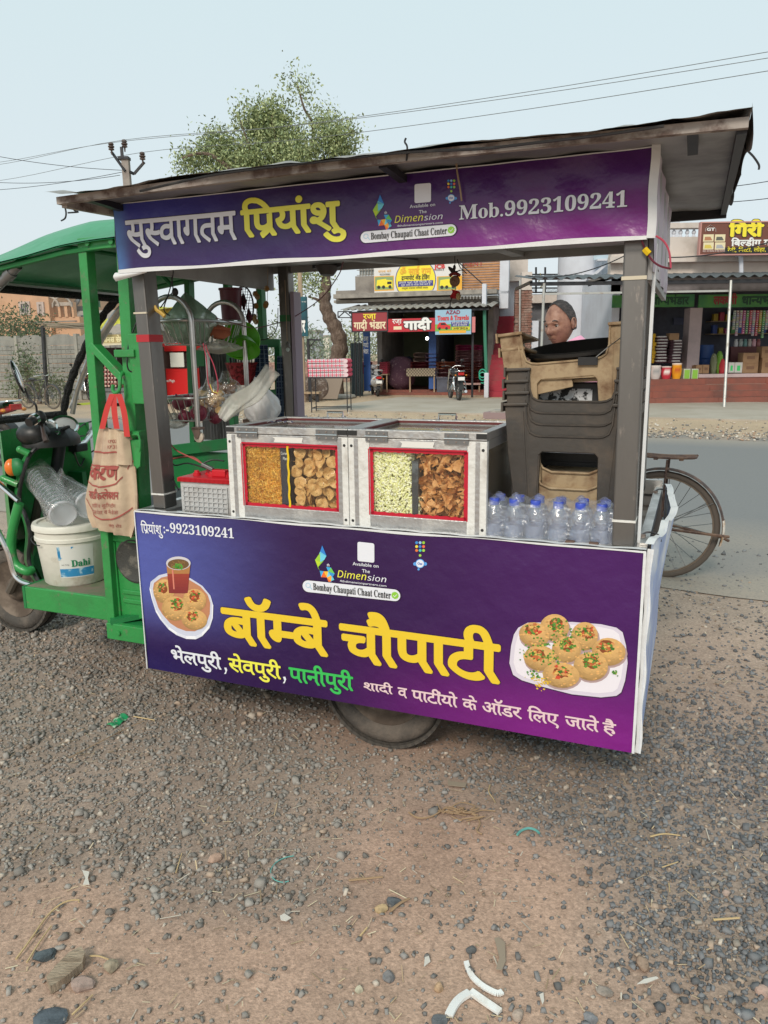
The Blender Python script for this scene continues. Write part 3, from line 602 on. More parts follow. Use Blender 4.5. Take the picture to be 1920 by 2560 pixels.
board(QF,1.45,935,640,1155,728,'building_sign','wide white and yellow transport company hoarding fixed above the quilt shop roof','sign',mat('hoarding_white',(.70,.68,.66),.5),[('ॐ साई राम',1000,672,1078,686,mat('orange_print',(.8,.4,.03),.5),'D',.03),('ट्रान्सपोर्ट अँड ट्रेडिंग',1004,690,1074,699,black_p,'D',.02),('हमारे यहां रेती गिट्टी ईंट',998,704,1080,708,white_p,'D',0),('मुरुम आदि के ऑर्डर लिये जाते है',1003,710,1076,714,white_p,'D',0),('तालुका पंचायत समिती जवळ',1005,718,1070,722,black_p,'D',0),('JCB',1086,661,1112,671,red_p,'L',.04),('उपलब्ध है',1089,673,1110,677,black_p,'D',0),('मोबाईल',945,664,978,668,black_p,'D',0),('संपर्क करे',946,676,978,681,mat('orange_print',(.8,.4,.03),.5),'D',0),('9552098881',950,684,976,688,black_p,'L',0)],extra=sai)
for o in list(COL.objects):
 if o.parent and o.parent.get('category')=='sign' and o.name.startswith('lettering')and o.parent.name.startswith('building_sign'):o.location.y-=.012
 if o.parent and o.name.startswith('lettering')and o.parent.name.startswith('travel_sign'):o.location.y-=.006
def quilt_mesh(w_,d,h,ca,cb,cc,seed=0,name='folded_quilt'):
 """folded quilt: rounded fold on the right, checked cloth"""
 mb=MB();r=h/2
 for lay in range(2):
  z0=lay*h/2;prof=[]
  for k in range(13):a=-math.pi/2+math.pi*k/12;prof.append((w_/2-r/2+r/2*math.cos(a),z0+h/4+h/4.2*math.sin(a)))
  prof=[(-w_/2,z0+.01)]+prof+[(-w_/2,z0+h/2-.01)]
  n=len(prof);rr=random.Random(seed+lay);N=18
  for j in range(N):
   for i in range(n):
    p,q_=prof[i],prof[(i+1)%n]
    if i==n-1:continue
    segs=16 if(i==0 or i==n-2)else 1
    for s_ in range(segs):
     def pt(t,y):
      x=p[0]+(q_[0]-p[0])*t;z=p[1]+(q_[1]-p[1])*t;z+=.012*math.sin(x*11+lay)*math.sin(y*9+1);return(x,(y-.5)*d,z)
     y0,y1=j/N,(j+1)/N;t0,t1=s_/segs,(s_+1)/segs
     ci=(s_ if segs>1 else 0)%4;cj=j%4;c=cc if(ci==0 or cj==0)else(cb if(ci==2 or cj==2)else ca)
     mb.poly([pt(t0,y0),pt(t0,y1),pt(t1,y1),pt(t1,y0)][::-1],c)
  mb.prism([(x,-d/2,z)for x,z in prof],(0,.003,0),ca)
  for k in range(36):
   x0=-w_/2+k*(w_-r)/36;x1=x0+(w_-r)/36
   for j in range(5):za,zb=z0+.012+(h/2-.024)*j/5,z0+.012+(h/2-.024)*(j+1)/5;bl_=.010*math.sin(math.pi*j/5),.010*math.sin(math.pi*(j+1)/5);mb.poly([(x0,-d/2-.002-bl_[0],za),(x1,-d/2-.002-bl_[0],za),(x1,-d/2-.002-bl_[1],zb),(x0,-d/2-.002-bl_[1],zb)],cc if(k%4==0 or j==2)else cb if k%4==2 else ca)
 return mb.mesh(name,cloth_col,smooth=True)
def qobj(fr,me,u,v,z,label,group=None,rz=0):
 o=bpy.data.objects.new('folded_quilt',me);COL.objects.link(o);o.location=fr.w(u,v,z);o.rotation_euler=(0,0,fr.az+rz);return tag(o,label,'quilt',group)
pk=quilt_mesh(1.02,.62,.22,(.72,.55,.58),(.35,.42,.45),(.62,.08,.14));tbl=Fr(gp(812,1024),-15)
ta=[gp(792,1031),gp(863,1032),gp(883,1018)];TF=Fr(((ta[0][0]+ta[1][0])/2,(ta[0][1]+ta[1][1])/2+.3),-8)
tz=TF.at(830,942,0)[1];t=thing(TF,'metal_table','thin black iron stand holding two pink checked quilts','table',(0,0,0))
part(t,'top',MB().box(-.5,.5,-.3,.3,tz-.03,tz),steel_dark)
for a in(-.46,.46):
 for b in(-.26,.26):part(t,'leg',MB().box(a-.012,a+.012,b-.012,b+.012,0,tz-.03),steel_dark)
mb=MB().box(-.46,.46,-.27,-.25,.1,.12).box(-.46,.46,.25,.27,.1,.12).box(-.47,-.45,-.26,.26,.1,.12).box(.45,.47,-.26,.26,.1,.12);part(t,'stretcher',mb,steel_dark)
qobj(TF,pk,0,0,tz,'pink checked quilt lying directly on the iron stand');qobj(TF,pk,-.01,.02,tz+.225,'pink checked quilt on top of the other one on the iron stand')
cols=[((.30,.06,.07),(.2,.05,.06),(.4,.12,.1)),((.45,.09,.05),(.3,.07,.05),(.5,.2,.12)),((.45,.10,.07),(.3,.1,.1),(.5,.25,.2)),((.42,.12,.12),(.3,.12,.14),(.5,.3,.3)),((.46,.22,.24),(.36,.2,.22),(.55,.35,.36)),((.44,.2,.22),(.4,.2,.2),(.5,.3,.3)),((.55,.05,.18),(.4,.05,.15),(.6,.15,.25))]
qs0,qs1=qu(1136,900,1.5),qu(1198,900,1.5)
lb=['lowest dark red quilt of the tall stack at the right of the shop','orange red quilt second from the bottom of the tall stack in the shop','orange checked quilt third from the bottom of the tall shop stack','dusty red quilt in the middle of the tall shop stack','pale rose quilt above the middle of the tall shop stack','pale pink quilt second from the top of the tall shop stack','bright magenta quilt on top of the tall shop stack']
t=thing(QF,'low_table','low table with a pale cloth under the tall quilt stack','table',((qs0+qs1)/2,1.9,0));part(t,'top',MB().box(qs0-.02,qs1+.05,1.55,2.25,.34,.40),mat('pale_pink_cloth',(.5,.33,.30),.9))
for a in(qs0+.03,qs1):part(t,'leg',MB().box(a-.02,a+.02,1.6,1.64,0,.34),wood)
zt_=qz(1165,862,1.5);hh=(zt_-.40)/7
for k in range(7):qobj(QF,quilt_mesh(qs1-qs0,.6,hh*.98,*cols[k],seed=k),(qs0+qs1)/2+random.uniform(-.03,.03),1.9,.40+k*hh,lb[k],rz=math.pi+random.uniform(-.03,.03))
t=thing(QF,'wooden_table','wooden display table with checked cloth hanging over its front in the quilt shop','table',(qu(1060,900,1.6),1.7,.09))
a0,a1=qu(1016,925,1.5),qu(1088,925,1.5);z=qz(1050,921,1.5)
part(t,'top',MB().box(a0,a1,1.5,2.1,z-.04,z),wood)
for a in(a0+.12,a1-.04):part(t,'leg',MB().box(a-.025,a+.025,1.52,1.57,.09,z-.04),wood)
mb=MB()
for i in range(20):
 for j in range(5):
  u=a0+(a1-a0)*i/20;du=(a1-a0)/20;zz=z+.003-.27*j/5;mb.poly([(u,1.49,zz-.054),(u+du,1.49,zz-.054),(u+du,1.49,zz),(u,1.49,zz)],(.50,.42,.30)if(i+j)%2 else(.17,.13,.10))
part(t,'table_cloth',mb,cloth_col)
for k,(x0,x1,y0,y1,c,l)in enumerate([(1025,1090,905,921,((.22,.02,.035),(.16,.02,.03),(.3,.06,.06)),'dark crimson folded quilt on the display table'),(1032,1062,882,904,((.25,.18,.15),(.1,.05,.06),(.3,.2,.16)),'striped brown quilt on the left of the display table pile'),(1062,1090,884,904,((.16,.06,.1),(.1,.08,.12),(.25,.15,.2)),'plum patterned quilt on the right of the display table pile'),(1090,1132,905,922,((.42,.1,.05),(.3,.08,.05),(.5,.25,.15)),'orange quilt lying left of the tall stack'),(1088,1134,922,943,((.28,.09,.1),(.2,.12,.15),(.5,.4,.4)),'red and white checked quilt under the orange quilt')]):
 u0,u1,zb,zt2=bx(QF,1.5,x0,y0,x1,y1);qobj(QF,quilt_mesh(u1-u0,.5,zt2-zb,*c,seed=20+k),(u0+u1)/2,1.8,zb,l,rz=math.pi)
t=thing(QF,'low_table','dark low bench under the red and white checked quilt','table',(qu(1111,950,1.5),1.7,0));b_=bx(QF,1.5,1090,943,1132,976)
part(t,'top',MB().box(b_[0],b_[1],1.52,2.0,b_[3]-.05,b_[3]),shopblue);part(t,'front_panel',MB().box(b_[0]+.02,b_[1]-.02,1.55,1.6,.0,b_[3]-.05),shopblue)
def sack(fr,cu,v,z,rx,ry,h,name,label,cat,m,group=None,cfn=None):
 mb=MB()
 def fn(s,t):
  a=2*math.pi*s;r=(1-abs(2*t-1)**2.6)**.45 if 0<t<1 else .35;w_=1+.05*math.sin(5*a+t*6)+.03*math.sin(9*a)
  return(cu+rx*r*w_*math.cos(a),v+ry*r*w_*math.sin(a),z+h*t)
 mb.grid(fn,28,12);return single(fr,name,label,cat,mb,m,(cu,v,z),True,group,cfn=cfn)
b_=bx(QF,1.5,962,892,1022,978)
sack(QF,(b_[0]+b_[1])/2,2.1,.16,.52,.45,b_[3]-.16,'cotton_bale','huge maroon patterned sack of cotton in the quilt shop doorway','sack',mat('maroon_pattern',(.10,.045,.07),.95,var=((.28,.2,.2),14,.6,.64)))
for x,l,c in((1015,'round dark navy bundle behind the display table',(.02,.02,.05)),):
 sack(QF,qu(x,895,2.6),2.8,qz(x,915,2.6),.22,.2,.34,'cloth_bundle',l,'bundle',mat('navy_cloth',c,.9))
for k,(x,l)in enumerate(((912,'left stack of crimson cushions behind the scooter'),(957,'right stack of crimson cushions behind the scooter'))):
 u0,u1,zb,z2=bx(QF,1.3,x-10,905,x+10,935)
 for j in range(3):qobj(QF,quilt_mesh(u1-u0,.4,(z2-zb)/3,(.25,.02,.04),(.18,.02,.03),(.3,.05,.07),seed=j),(u0+u1)/2,1.6,zb+j*(z2-zb)/3,('lowest','middle','topmost')[j]+' crimson folded quilt of the '+l.replace('stack of crimson cushions','pile'))
 t=thing(QF,'low_table','small wooden stand under the '+l.replace('stack of crimson cushions','quilt pile'),'table',((u0+u1)/2,1.6,0));part(t,'top',MB().box(u0,u1,1.4,1.8,zb-.04,zb),wood)
 for a in(u0+.04,u1-.04):part(t,'leg',MB().box(a-.02,a+.02,1.42,1.46,.09,zb-.04),wood)
single(QF,'hose_coil','green garden hose coiled on the white post beside the red stairs','hose',MB().tube(curve([P2(1207+9*math.cos(t*.7),930+12*math.sin(t*.7)+t*.8)for t in range(22)],3),.02,6),mat('green_hose',(.03,.38,.24),.4),P2(1207,930),True)
u0,u1,zb,zt_=bx(QF,-.0,862,857,892,992)
single(QF,'metal_sheet_screen','dark corrugated metal sheet standing between tree trunk and quilt shop','screen',(lambda m:(m.grid(lambda s,t:(u0+(u1-u0)*s,.7+.03*math.sin(s*40),zt_*t),60,1),m)[1])(MB()),mat('dark_blue_sheet',(.05,.07,.08),.5,.3),(u0,.7,0),True)
b_=bx(QF,.4,1216,785,1275,1000)
t=thing(QF,'staircase','steep red painted outdoor staircase between the two shops','staircase',(b_[0],.3,0));ns=16;zt_=qz(1240,790,1.5)
for k in range(ns):
 part(t,'step',MB().box(b_[0],b_[1]+.1,.25+k*.22,.25+(k+1)*.22,0,(k+1)*zt_/ns*1.03),red_paint);
part(t,'side_wall',MB().box(b_[1]+.1,b_[1]+.22,.2,4,0,zt_*.55),white_wall)
part(t,'upper_wall',MB().box(b_[0]-.05,b_[1]+.1,3.9,4.1,zt_*1.0,zt_+2.6),white_wall)
b_=bx(QF,-.2,1211,932,1222,1003);single(QF,'white_post','short white painted gate post at the foot of the red stairs','post',MB().box(b_[0],b_[1],-.3,-.14,0,b_[3]),white_wall,(b_[0],-.2,0),bevel=.02)
PF=Fr(gp(760,1005),-12)
t=thing(PF,'wooden_pole','pale bare wooden pole standing left of the neem trunk','pole',(0,0,0));part(t,'pole',MB().tube([(0,0,-.1),(.01,0,2.5),(0,0,PF.at(763,560)[1])],.07,10),mat('pale_pole',(.42,.32,.22),.8,var=((.28,.2,.14),4,.45,.7),stretch=(3,3,.5)),True)
board(PF,-.12,727,742,768,841,'shop_sign','teal vertical sign board with white letters hung beside the wooden pole','sign',mat('teal_board',(.005,.10,.13),.45,var=((.004,.03,.05),1.2,.4,.6)),[('ज़ा',729,752,745,770,white_p,'D',.03),('दी',731,778,743,792,mat('cyan_print',(.05,.5,.6),.5),'D',.02),('भंडार',733,803,763,830,black_p,'D',.09),('भंडार',733,803,763,830,white_p,'D',.05),('Mo. 9922',755,753,765,756,white_p,'L',0)])
t=thing(PF,'steel_frame','thin dark steel gallows frame beside the wooden pole','frame',(.2,0,0));P3=lambda x,y:(PF.at(x,y,.05)[0],.05,PF.at(x,y,.05)[1])
part(t,'post',MB().bar((P3(772,900)[0],.05,0),P3(770,848),.07),steel_dark);part(t,'arm',MB().bar(P3(768,849),P3(802,850),.05),steel_dark);part(t,'brace',MB().bar(P3(772,870),P3(788,851),.03),steel_dark)
t=thing(PF,'wooden_bench','rough plank bench at the foot of the wooden pole','bench',(.2,0,0));b_=bx(PF,.1,748,979,802,984)
part(t,'seat',MB().box(b_[0],b_[1],-.1,.2,b_[2],b_[3]),wood)
for a in(b_[0]+.08,b_[1]-.08):part(t,'leg',MB().box(a-.03,a+.03,0,.06,0,b_[2]),steel_dark)
for k,(x,y,r,l)in enumerate(((757,965,.18,'grey lumpy heap of sacking left of the wooden pole'),(790,965,.22,'brown heap of branches between the pole and the iron stand'))):
 u,z=PF.at(x,y,.6);sack(PF,u,.8,0,r*1.6,r,.75,'debris_heap',l,'heap',mat('heap_brown',(.14,.10,.08),.95,var=((.3,.25,.22),9,.5,.6),bump=(25,1,.05)))
t=thing(PF,'tree_platform','low round platform with an orange block at the foot of the neem tree','platform',(1.2,2.5,0));u,z=PF.at(832,995,2)
part(t,'slab',MB().lathe([(.75,0),(.78,.04),(.75,.1),(0,.1)],(u,2.0,0),n=20),concrete);part(t,'block',MB().box(u-.35,u-.05,1.6,1.9,.1,.42),mat('orange_block',(.45,.22,.1),.9));part(t,'pot',MB().lathe([(.1,0),(.14,.3),(.1,.32),(0,.32)],(u+.15,1.7,.1),n=12),grey_wall)
b_=bx(PF,.9,806,944,858,985)
single(PF,'cardboard_sheet','grey brown sheet leaning on the tree trunk behind the iron stand','board',MB().prism([(b_[0],.9,b_[3]),(b_[1],.9,b_[3]),(b_[1]-.15,.7,.05),(b_[0]+.05,.7,.05)],(0,.04,0)),mat('dusty_card',(.24,.19,.15),.9),(b_[0],.9,0))
FW=Fr(gp(760,955),-12);part(tag(thing(FW,'far_wall','low pinkish stone wall far behind the teal sign board','wall',(0,0,0)),None),'wall',MB().box(-12,6,0,.25,-.2,FW.at(760,905)[1]),mat('pinkish_stone',(.42,.27,.22),.9,var=((.26,.16,.14),3,.45,.6),bump=(6,1,.1)))
for k,(x0,x1,y0,d,l,c)in enumerate([(772,798,830,62,'tiny grey flat roofed house far off left of the neem trunk',(.4,.42,.46)),(880,892,822,66,'tiny white house far off right of the neem trunk',(.6,.6,.58)),(742,770,838,80,'tiny pale house far off behind the wooden pole',(.55,.55,.52)),(797,822,842,72,'tiny cream house far off just left of the neem trunk',(.6,.57,.5))]):
 a,b=D3(x0,y0,d),D3(x1,y0,d);t=thing(W0,'distant_house',l,'house',(a.x,d,0));part(t,'wall',MB().box(a.x,b.x,d,d+4,0,a.z),mat('far_wall_%d'%k,c,.9));part(t,'roof',MB().box(a.x-.1,b.x+.1,d-.1,d+4.1,a.z,a.z+.15),concrete)
 part(t,'window',MB().box(a.x+(b.x-a.x)*.3,a.x+(b.x-a.x)*.5,d-.02,d,a.z*.5,a.z*.75),shopblue)
GF=Fr(gp(1623,1011),0);gx_=lambda x,y=900,v=0:GF.at(x,y,v)[0];gz_=lambda x,y,v=0:GF.at(x,y,v)[1]
t=thing(GF,'grocery_shop','pale grocery building with green fascia signs and red steps at the right','building',(2,2,0));stepT=gz_(1650,948,.9)
for k in range(4):
 n_pl=9;L0,L1=-3.2,12
 for j in range(n_pl):
  a=L0+(L1-L0)*j/n_pl;b=L0+(L1-L0)*(j+1)/n_pl-.006;part(t,'step',MB().box(a,b,.3*k,.3*(k+1)if k<3 else 2.4,stepT*k/4-(.05 if k==0 else 0),stepT*(k+1)/4-.004*(j%2)),redbrick)
sh=2.4
part(t,'side_wall',MB().box(-.42,-.2,sh,sh+3.5,stepT,3.6),white_wall)
part(t,'pier',MB().box(gx_(1716,900,sh),gx_(1746,900,sh),sh-.05,sh+.4,stepT,gz_(1730,770,sh)),mat('pinkish_wall',(.52,.42,.42),.9,var=((.40,.33,.33),2,.4,.7)))
part(t,'back_wall',MB().box(-.2,12,sh+2.6,sh+2.75,stepT,3.5),shopblue)
part(t,'ceiling_slab',MB().box(-.42,12,sh-.1,sh+2.8,3.5,3.7),grey_wall)
part(t,'floor_slab',MB().box(-.2,12,2.4,sh+2.7,stepT-.1,stepT-.002),concrete)
part(t,'low_wall',MB().box(gx_(1746,900,1.8),12,1.7,1.9,stepT,gz_(1850,934,1.8)),mat('pinkish_wall',(.52,.42,.42),.9))
part(t,'lintel',MB().box(-.42,12,sh,sh+.2,gz_(1700,730,sh),3.5),mat('lintel_grey',(.30,.28,.30),.9))
zt_=gz_(1700,600,sh)
part(t,'upper_wall',MB().box(-.6,12,sh-.3,sh,3.5,gz_(1700,618,sh)),cream_wall)
part(t,'ledge',MB().box(-.7,12,sh-.55,sh-.3,gz_(1700,660,sh),gz_(1700,645,sh)),cream_wall)
part(t,'parapet_rail',MB().box(-.6,12,sh-.3,sh,gz_(1700,574,sh),gz_(1700,561,sh)).box(-.6,12,sh-.3,sh-.0,gz_(1700,618,sh),gz_(1700,596,sh)),cream_wall)
za,zb2=gz_(1700,596,sh),gz_(1700,574,sh);bal=MB().lathe([(.05,0),(.05,.04),(.03,.08),(.06,.5*(zb2-za)),(.06,.65*(zb2-za)),(.03,.85*(zb2-za)),(.05,zb2-za)],(0,0,0),n=10);bme=bal.mesh('baluster',white_wall,smooth=True)
for k in range(34):
 o=bpy.data.objects.new('baluster',bme);COL.objects.link(o);o.parent=t;o.location=Vector((-.5+k*.19,sh-.15,za))-Vector(LOCS[t.name])
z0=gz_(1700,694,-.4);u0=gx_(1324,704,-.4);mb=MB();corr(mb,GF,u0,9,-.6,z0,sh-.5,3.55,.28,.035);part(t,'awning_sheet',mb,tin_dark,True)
part(t,'awning_beam',MB().box(u0,9,-.5,-.42,z0-.16,z0-.07).box(u0,u0+.06,-.5,sh-.6,z0-.1,z0-.03),steel_dark)
mb=MB().tube([(gx_(1810,1021,-1.6),-1.6,0),(gx_(1826,720,-.5),-.5,z0-.1)],.035,8);part(t,'awning_post',mb,galv,True)
mb=MB().tube([(gx_(1353,850,-.5),-.5,.5),(gx_(1360,720,-.5),-.5,z0-.1)],.035,8);part(t,'awning_post',mb,galv,True)
mb=MB().bar((gx_(1355,735,-.5),-.5,gz_(1355,735,-.5)),(gx_(1826,727,-.5),-.5,gz_(1826,727,-.5)),.05);part(t,'awning_rail',mb,galv)
part(t,'waste_pipe',MB().tube(curve([(gx_(1838,640,sh-.5),sh-.45,gz_(1838,640,sh-.5)),(gx_(1846,650,sh-.6),sh-.7,gz_(1846,640,sh-.6)),(gx_(1850,665,sh-.6),sh-.72,gz_(1850,690,sh-.6))]),.06,8),white_wall,True)
green_bd=mat('green_fascia',(.09,.30,.06),.5,var=((.05,.2,.09),1,.4,.6));darkred_p=mat('maroon_print',(.30,.03,.03),.5);dgreen_p=mat('dark_green_print',(.015,.07,.03),.5)
board(GF,sh-.12,1531,737,1736,768,'fascia_sign','green fascia board of the left grocery bay, partly behind the steel cart post','sign',green_bd,[('लक्ष्मी',1555,743,1620,760,darkred_p,'D',.03),('धान्यभंडार',1630,743,1722,761,dgreen_p,'D',.04)],None)
board(GF,sh-.12,1747,735,2080,767,'fascia_sign','green fascia board of the right grocery bay with maroon letters','sign',green_bd,[('लक्ष्मी',1784,742,1842,760,darkred_p,'D',.05),('धान्यभंडार',1856,741,1960,760,dgreen_p,'D',.05)],None)
def giri(t,b,v):
 for k,(x,y,c)in enumerate([(1758,586,(.45,.2,.1)),(1787,586,(.12,.12,.1)),(1758,606,(.65,.5,.1)),(1787,606,(.4,.4,.42))]):
  flatbox(t,b(x,y,x+26,y+18),v,mat('cream_picture',(.75,.66,.42),.5),.002,'picture');u=b(x+3,y+6,x+23,y+15);m_=MB();m_.poly([(u[0],v-.005,u[2]),(u[1],v-.005,u[2]),((u[0]+u[1])/2+.05,v-.005,u[3]),((u[0]+u[1])/2-.1,v-.005,u[3])]);part(t,'picture',m_,mat('heap_print_%d'%k,c,.6))
 P=lambda x,y:(GF.at(x,y,v)[0],v-.006,GF.at(x,y,v)[1]);m_=MB()
 for a,c in(((1763,572),(1776,562)),((1776,562),(1789,572)),((1763,572),(1763,579)),((1789,572),(1789,579))):m_.bar(P(*a),P(*c),.03,.002)
 part(t,'logo',m_,white_p);u=b(1812,617,2050,633);flatbox(t,u,v,black_p,.002)
board(GF,sh-1.0,1752,556,2060,634,'building_sign','large brown building material hoarding at the upper right corner','sign',mat('brown_board',(.16,.055,.035),.5),[('गिरी',1824,563,1906,590,black_p,'D',.1),('गिरी',1824,563,1906,590,yellow_p,'D',.06),('ट्रेडर्स',1922,563,2030,590,yellow_p,'D',.06),('बिल्डींग मटेरियल',1828,600,1990,614,white_p,'D',.04),('GT',1767,570,1786,577,white_p,'L',.04),('रेती, गिट्टी, लोहा, सिमेंट, ईंट',1818,620,1975,629,yellow_p,'D',.01),('मकान और बांधकाम के लिए संपर्क करे',1756,626,1812,630,pink_p,'D',0)],mat('pink_rim',(.5,.25,.22),.5),.12,extra=giri)
for o in list(COL.objects):
 if o.parent and o.name.startswith('lettering')and o.parent.name.startswith('building_sign.001'):o.location.y-=.008
def bagmesh(w_,d,h,cf,m):
 mb=MB()
 def fn(s,t):
  a=2*math.pi*s;ca,sa=math.cos(a),math.sin(a);r=(abs(ca)**4+abs(sa)**4)**-.25;k=(1-abs(2*t-1)**3)**.5 if 0<t<1 else .5
  return(w_/2*ca*r*(.85+.15*k),d/2*sa*r*(.85+.15*k),h*t)
 mb.grid(fn,24,8);return mb.mesh('sack',m,smooth=True,cfn=cf)
def stack_of(fr,x0,x1,y0,y1,n,v,cf,lab,grp):
 u0,u1,zb,zt2=bx(fr,v,x0,y0,x1,y1);h=(zt2-zb)/n;me=bagmesh(u1-u0,.5,h,cf,cloth_col)
 for k in range(n):
  o=bpy.data.objects.new('grain_sack',me);COL.objects.link(o);o.location=fr.w((u0+u1)/2+random.uniform(-.02,.02),v+.25,zb+k*h);o.rotation_euler=(0,0,fr.az+random.uniform(-.06,.06))
  ordn='top' if k==n-1 else 'bottom' if k==0 else('second','third','fourth','fifth','sixth','seventh','eighth','ninth')[k-1]
  tag(o,f'{lab}, {ordn} one'+('' if k in(0,n-1)else ' from the bottom'),'sack',grp)
stack_of(GF,1622,1641,834,908,7,2.15,lambda p:(.62,.36,.02),'yellow plastic sack in the stack beside the cart post','yellow grain sacks')
stack_of(GF,1642,1672,840,908,9,2.15,lambda p:(.62,.58,.55)if p[2]>.05 and p[0]<.1 else(.07,.03,.04),'dark brown and white rice sack in the left rice stack','rice sacks')
stack_of(GF,1674,1707,850,908,8,2.15,lambda p:(.62,.58,.55)if p[2]>.05 and p[0]>-.1 else(.07,.03,.04),'dark brown and white rice sack in the right rice stack','rice sacks')
def carton(fr,x0,x1,y0,y1,v,dep,name,label,cat,m,band=None):
 u0,u1,zb,zt2=bx(fr,v,x0,y0,x1,y1);t=thing(fr,name,label,cat,((u0+u1)/2,v,zb));part(t,'body',MB().box(u0,u1,v,v+dep,zb,zt2),m,bevel=.008)
 if band:a,b,c,d,mm=band;part(t,'label',MB().box(u0+(u1-u0)*a,u0+(u1-u0)*b,v-.004,v-.001,zb+(zt2-zb)*c,zb+(zt2-zb)*d),mm)
 return t
card=mat('cardboard',(.36,.22,.12),.85,var=((.26,.15,.08),3,.4,.7))
carton(GF,1674,1698,833,850,2.15,.3,'carton','brown carton lying on the right rice stack','box',card)
for x0,x1,y0,y1,l in[(1740,1756,913,934,'small brown carton just right of the pale pier'),(1757,1773,912,934,'small brown carton second from the pale pier'),(1858,1897,882,908,'upper brown carton of the pair right of the leaning pole'),(1856,1895,908,933,'lower brown carton of the pair right of the leaning pole'),(1905,1935,866,894,'upper carton at the right edge of the grocery'),(1905,1935,894,934,'lower carton at the right edge of the grocery')]:
 carton(GF,x0,x1,y0,y1,2.05,.35,'carton',l,'box',card,(.25,.75,.4,.7,mat('faint_print',(.22,.12,.07),.8)))
for x0,x1,l in[(1709,1726,'left green and white oil tin in front of the pale pier'),(1729,1746,'right green and white oil tin in front of the pale pier')]:carton(GF,x0,x1,922,949,1.0,.24,'oil_tin',l,'tin',mat('tin_white',(.5,.52,.42),.4,.3),(.12,.88,.1,.9,mat('label_green',(.22,.45,.05),.5)))
for x0,x1,l in[(1822,1836,'white tin with red top left of the cartons'),(1837,1856,'white tin with green mark left of the cartons')]:carton(GF,x0,x1,906,932,2.02,.24,'oil_tin',l,'tin',mat('white_tin',(.6,.6,.55),.4),(.3,.7,.2,.7,green_p))
for k,(x0,x1,y0,c,l)in enumerate([(1797,1813,878,(.15,.32,.04),'lime green sack standing left of the leaning pole'),(1782,1796,884,(.16,.18,.1),'olive sack standing beside the lime green sack'),(1801,1815,897,(.45,.03,.04),'red sack standing in front of the lime green sack')]):
 u0,u1,zb,zt2=bx(GF,2.0,x0,y0,x1,934);sack(GF,(u0+u1)/2,2.2-.05*k,stepT,(u1-u0)/1.9,.14,zt2-stepT,'grain_sack',l,'sack',mat('sackcol%d'%k,c,.7,var=((.5,.5,.4),8,.62,.66)))
for x0,x1,y0,c,cc,l in[(1628,1655,914,(.55,.5,.48),(.3,.3,.3),'white and grey open sack left of the red one on the top step'),(1656,1681,916,(.5,.03,.05),(.8,.75,.7),'red and white open sack on the top step'),(1683,1707,908,(.75,.32,.01),(.5,.1,.02),'orange open sack with white rim on the top step'),(1610,1628,914,(.6,.2,.03),(.7,.6,.5),'orange tinted sack half hidden behind the cart post')]:
 u0,u1,zb,zt2=bx(GF,.95,x0,y0,x1,949);r=(u1-u0)/2;cu=(u0+u1)/2;h=zt2-zb;mb=MB();mb.lathe([(r*.72,0),(r*.95,h*.3),(r,h*.6),(r*.92,h*.85),(r*1.0,h),(r*.86,h*.97),(r*.8,h*.8),(0,h*.78)],(cu,1.05,zb),n=20)
 single(GF,'open_sack',l,'sack',mb,cloth_col,(cu,1.05,zb),True,cfn=lambda p:(.75,.7,.65)if p[2]>zb+h*.88 else(cc if abs(p[0]-cu+.02)<r*.5 and zb+h*.35<p[2]<zb+h*.7 else c))
rr=random.Random(4);pal=[(.05,.15,.45),(.5,.35,.03),(.1,.35,.1),(.5,.05,.1),(.45,.4,.4),(.04,.08,.3),(.55,.1,.3),(.5,.25,.05)]
smesh={}
for k in range(17):
 x=1838+k*8.2;n_=rr.randint(8,13);c=pal[rr.randrange(8)];u,z=GF.at(x,776,2.6);mb=MB()
 for j in range(n_):
  cc=[q_*rr.uniform(.6,1.3)for q_ in c];zz=z-j*.062;mb.box(u-.038,u+.038,2.6+rr.uniform(0,.02),2.63,zz-.055,zz,tuple(cc));mb.box(u-.02,u+.02,2.594,2.6,zz-.04,zz-.02,(.6,.6,.5))
 where=['first','second','third','fourth','fifth','sixth','seventh','eighth','ninth','tenth','eleventh','twelfth','thirteenth','fourteenth','fifteenth','sixteenth','seventeenth'][k]
 single(GF,'sachet_strip',f'{where} strip of small sachets right of the leaning pole, hanging from the shop ceiling','sachets',mb,paint_col,(u,2.6,z),group='strips of sachets')
t=thing(GF,'display_shelf','dark maroon shop counter and shelf behind the cartons','shelf',(gx_(1870,900,3),3,stepT));b_=bx(GF,2.9,1826,866,1930,934)
part(t,'counter',MB().box(b_[0],b_[1],2.9,3.3,stepT,b_[3]),mat('maroon_counter',(.12,.035,.035),.6));part(t,'shelf_board',MB().box(b_[0],b_[1]+1,4.5,4.9,1.9,1.93).box(b_[0],b_[1]+1,4.5,4.9,2.3,2.33),wood)
for k,(x,c)in enumerate([(1843,(.6,.6,.6)),(1855,(.4,.45,.42)),(1866,(.15,.3,.28)),(1877,(.5,.45,.4)),(1888,(.7,.4,.45)),(1899,(.3,.1,.1))]):
 u,z=GF.at(x,866,2.95);mb=MB().lathe([(.055,0),(.06,.02),(.06,.15),(.04,.18),(.045,.19),(.045,.22),(0,.22)],(u,3.05,b_[3]),n=12);single(GF,'jar',['white','grey green','dark teal','beige','pink','dark red'][k]+' jar on the maroon grocery counter','jar',mb,mat('jarcol%d'%k,c,.3),(u,3.05,b_[3]),True)
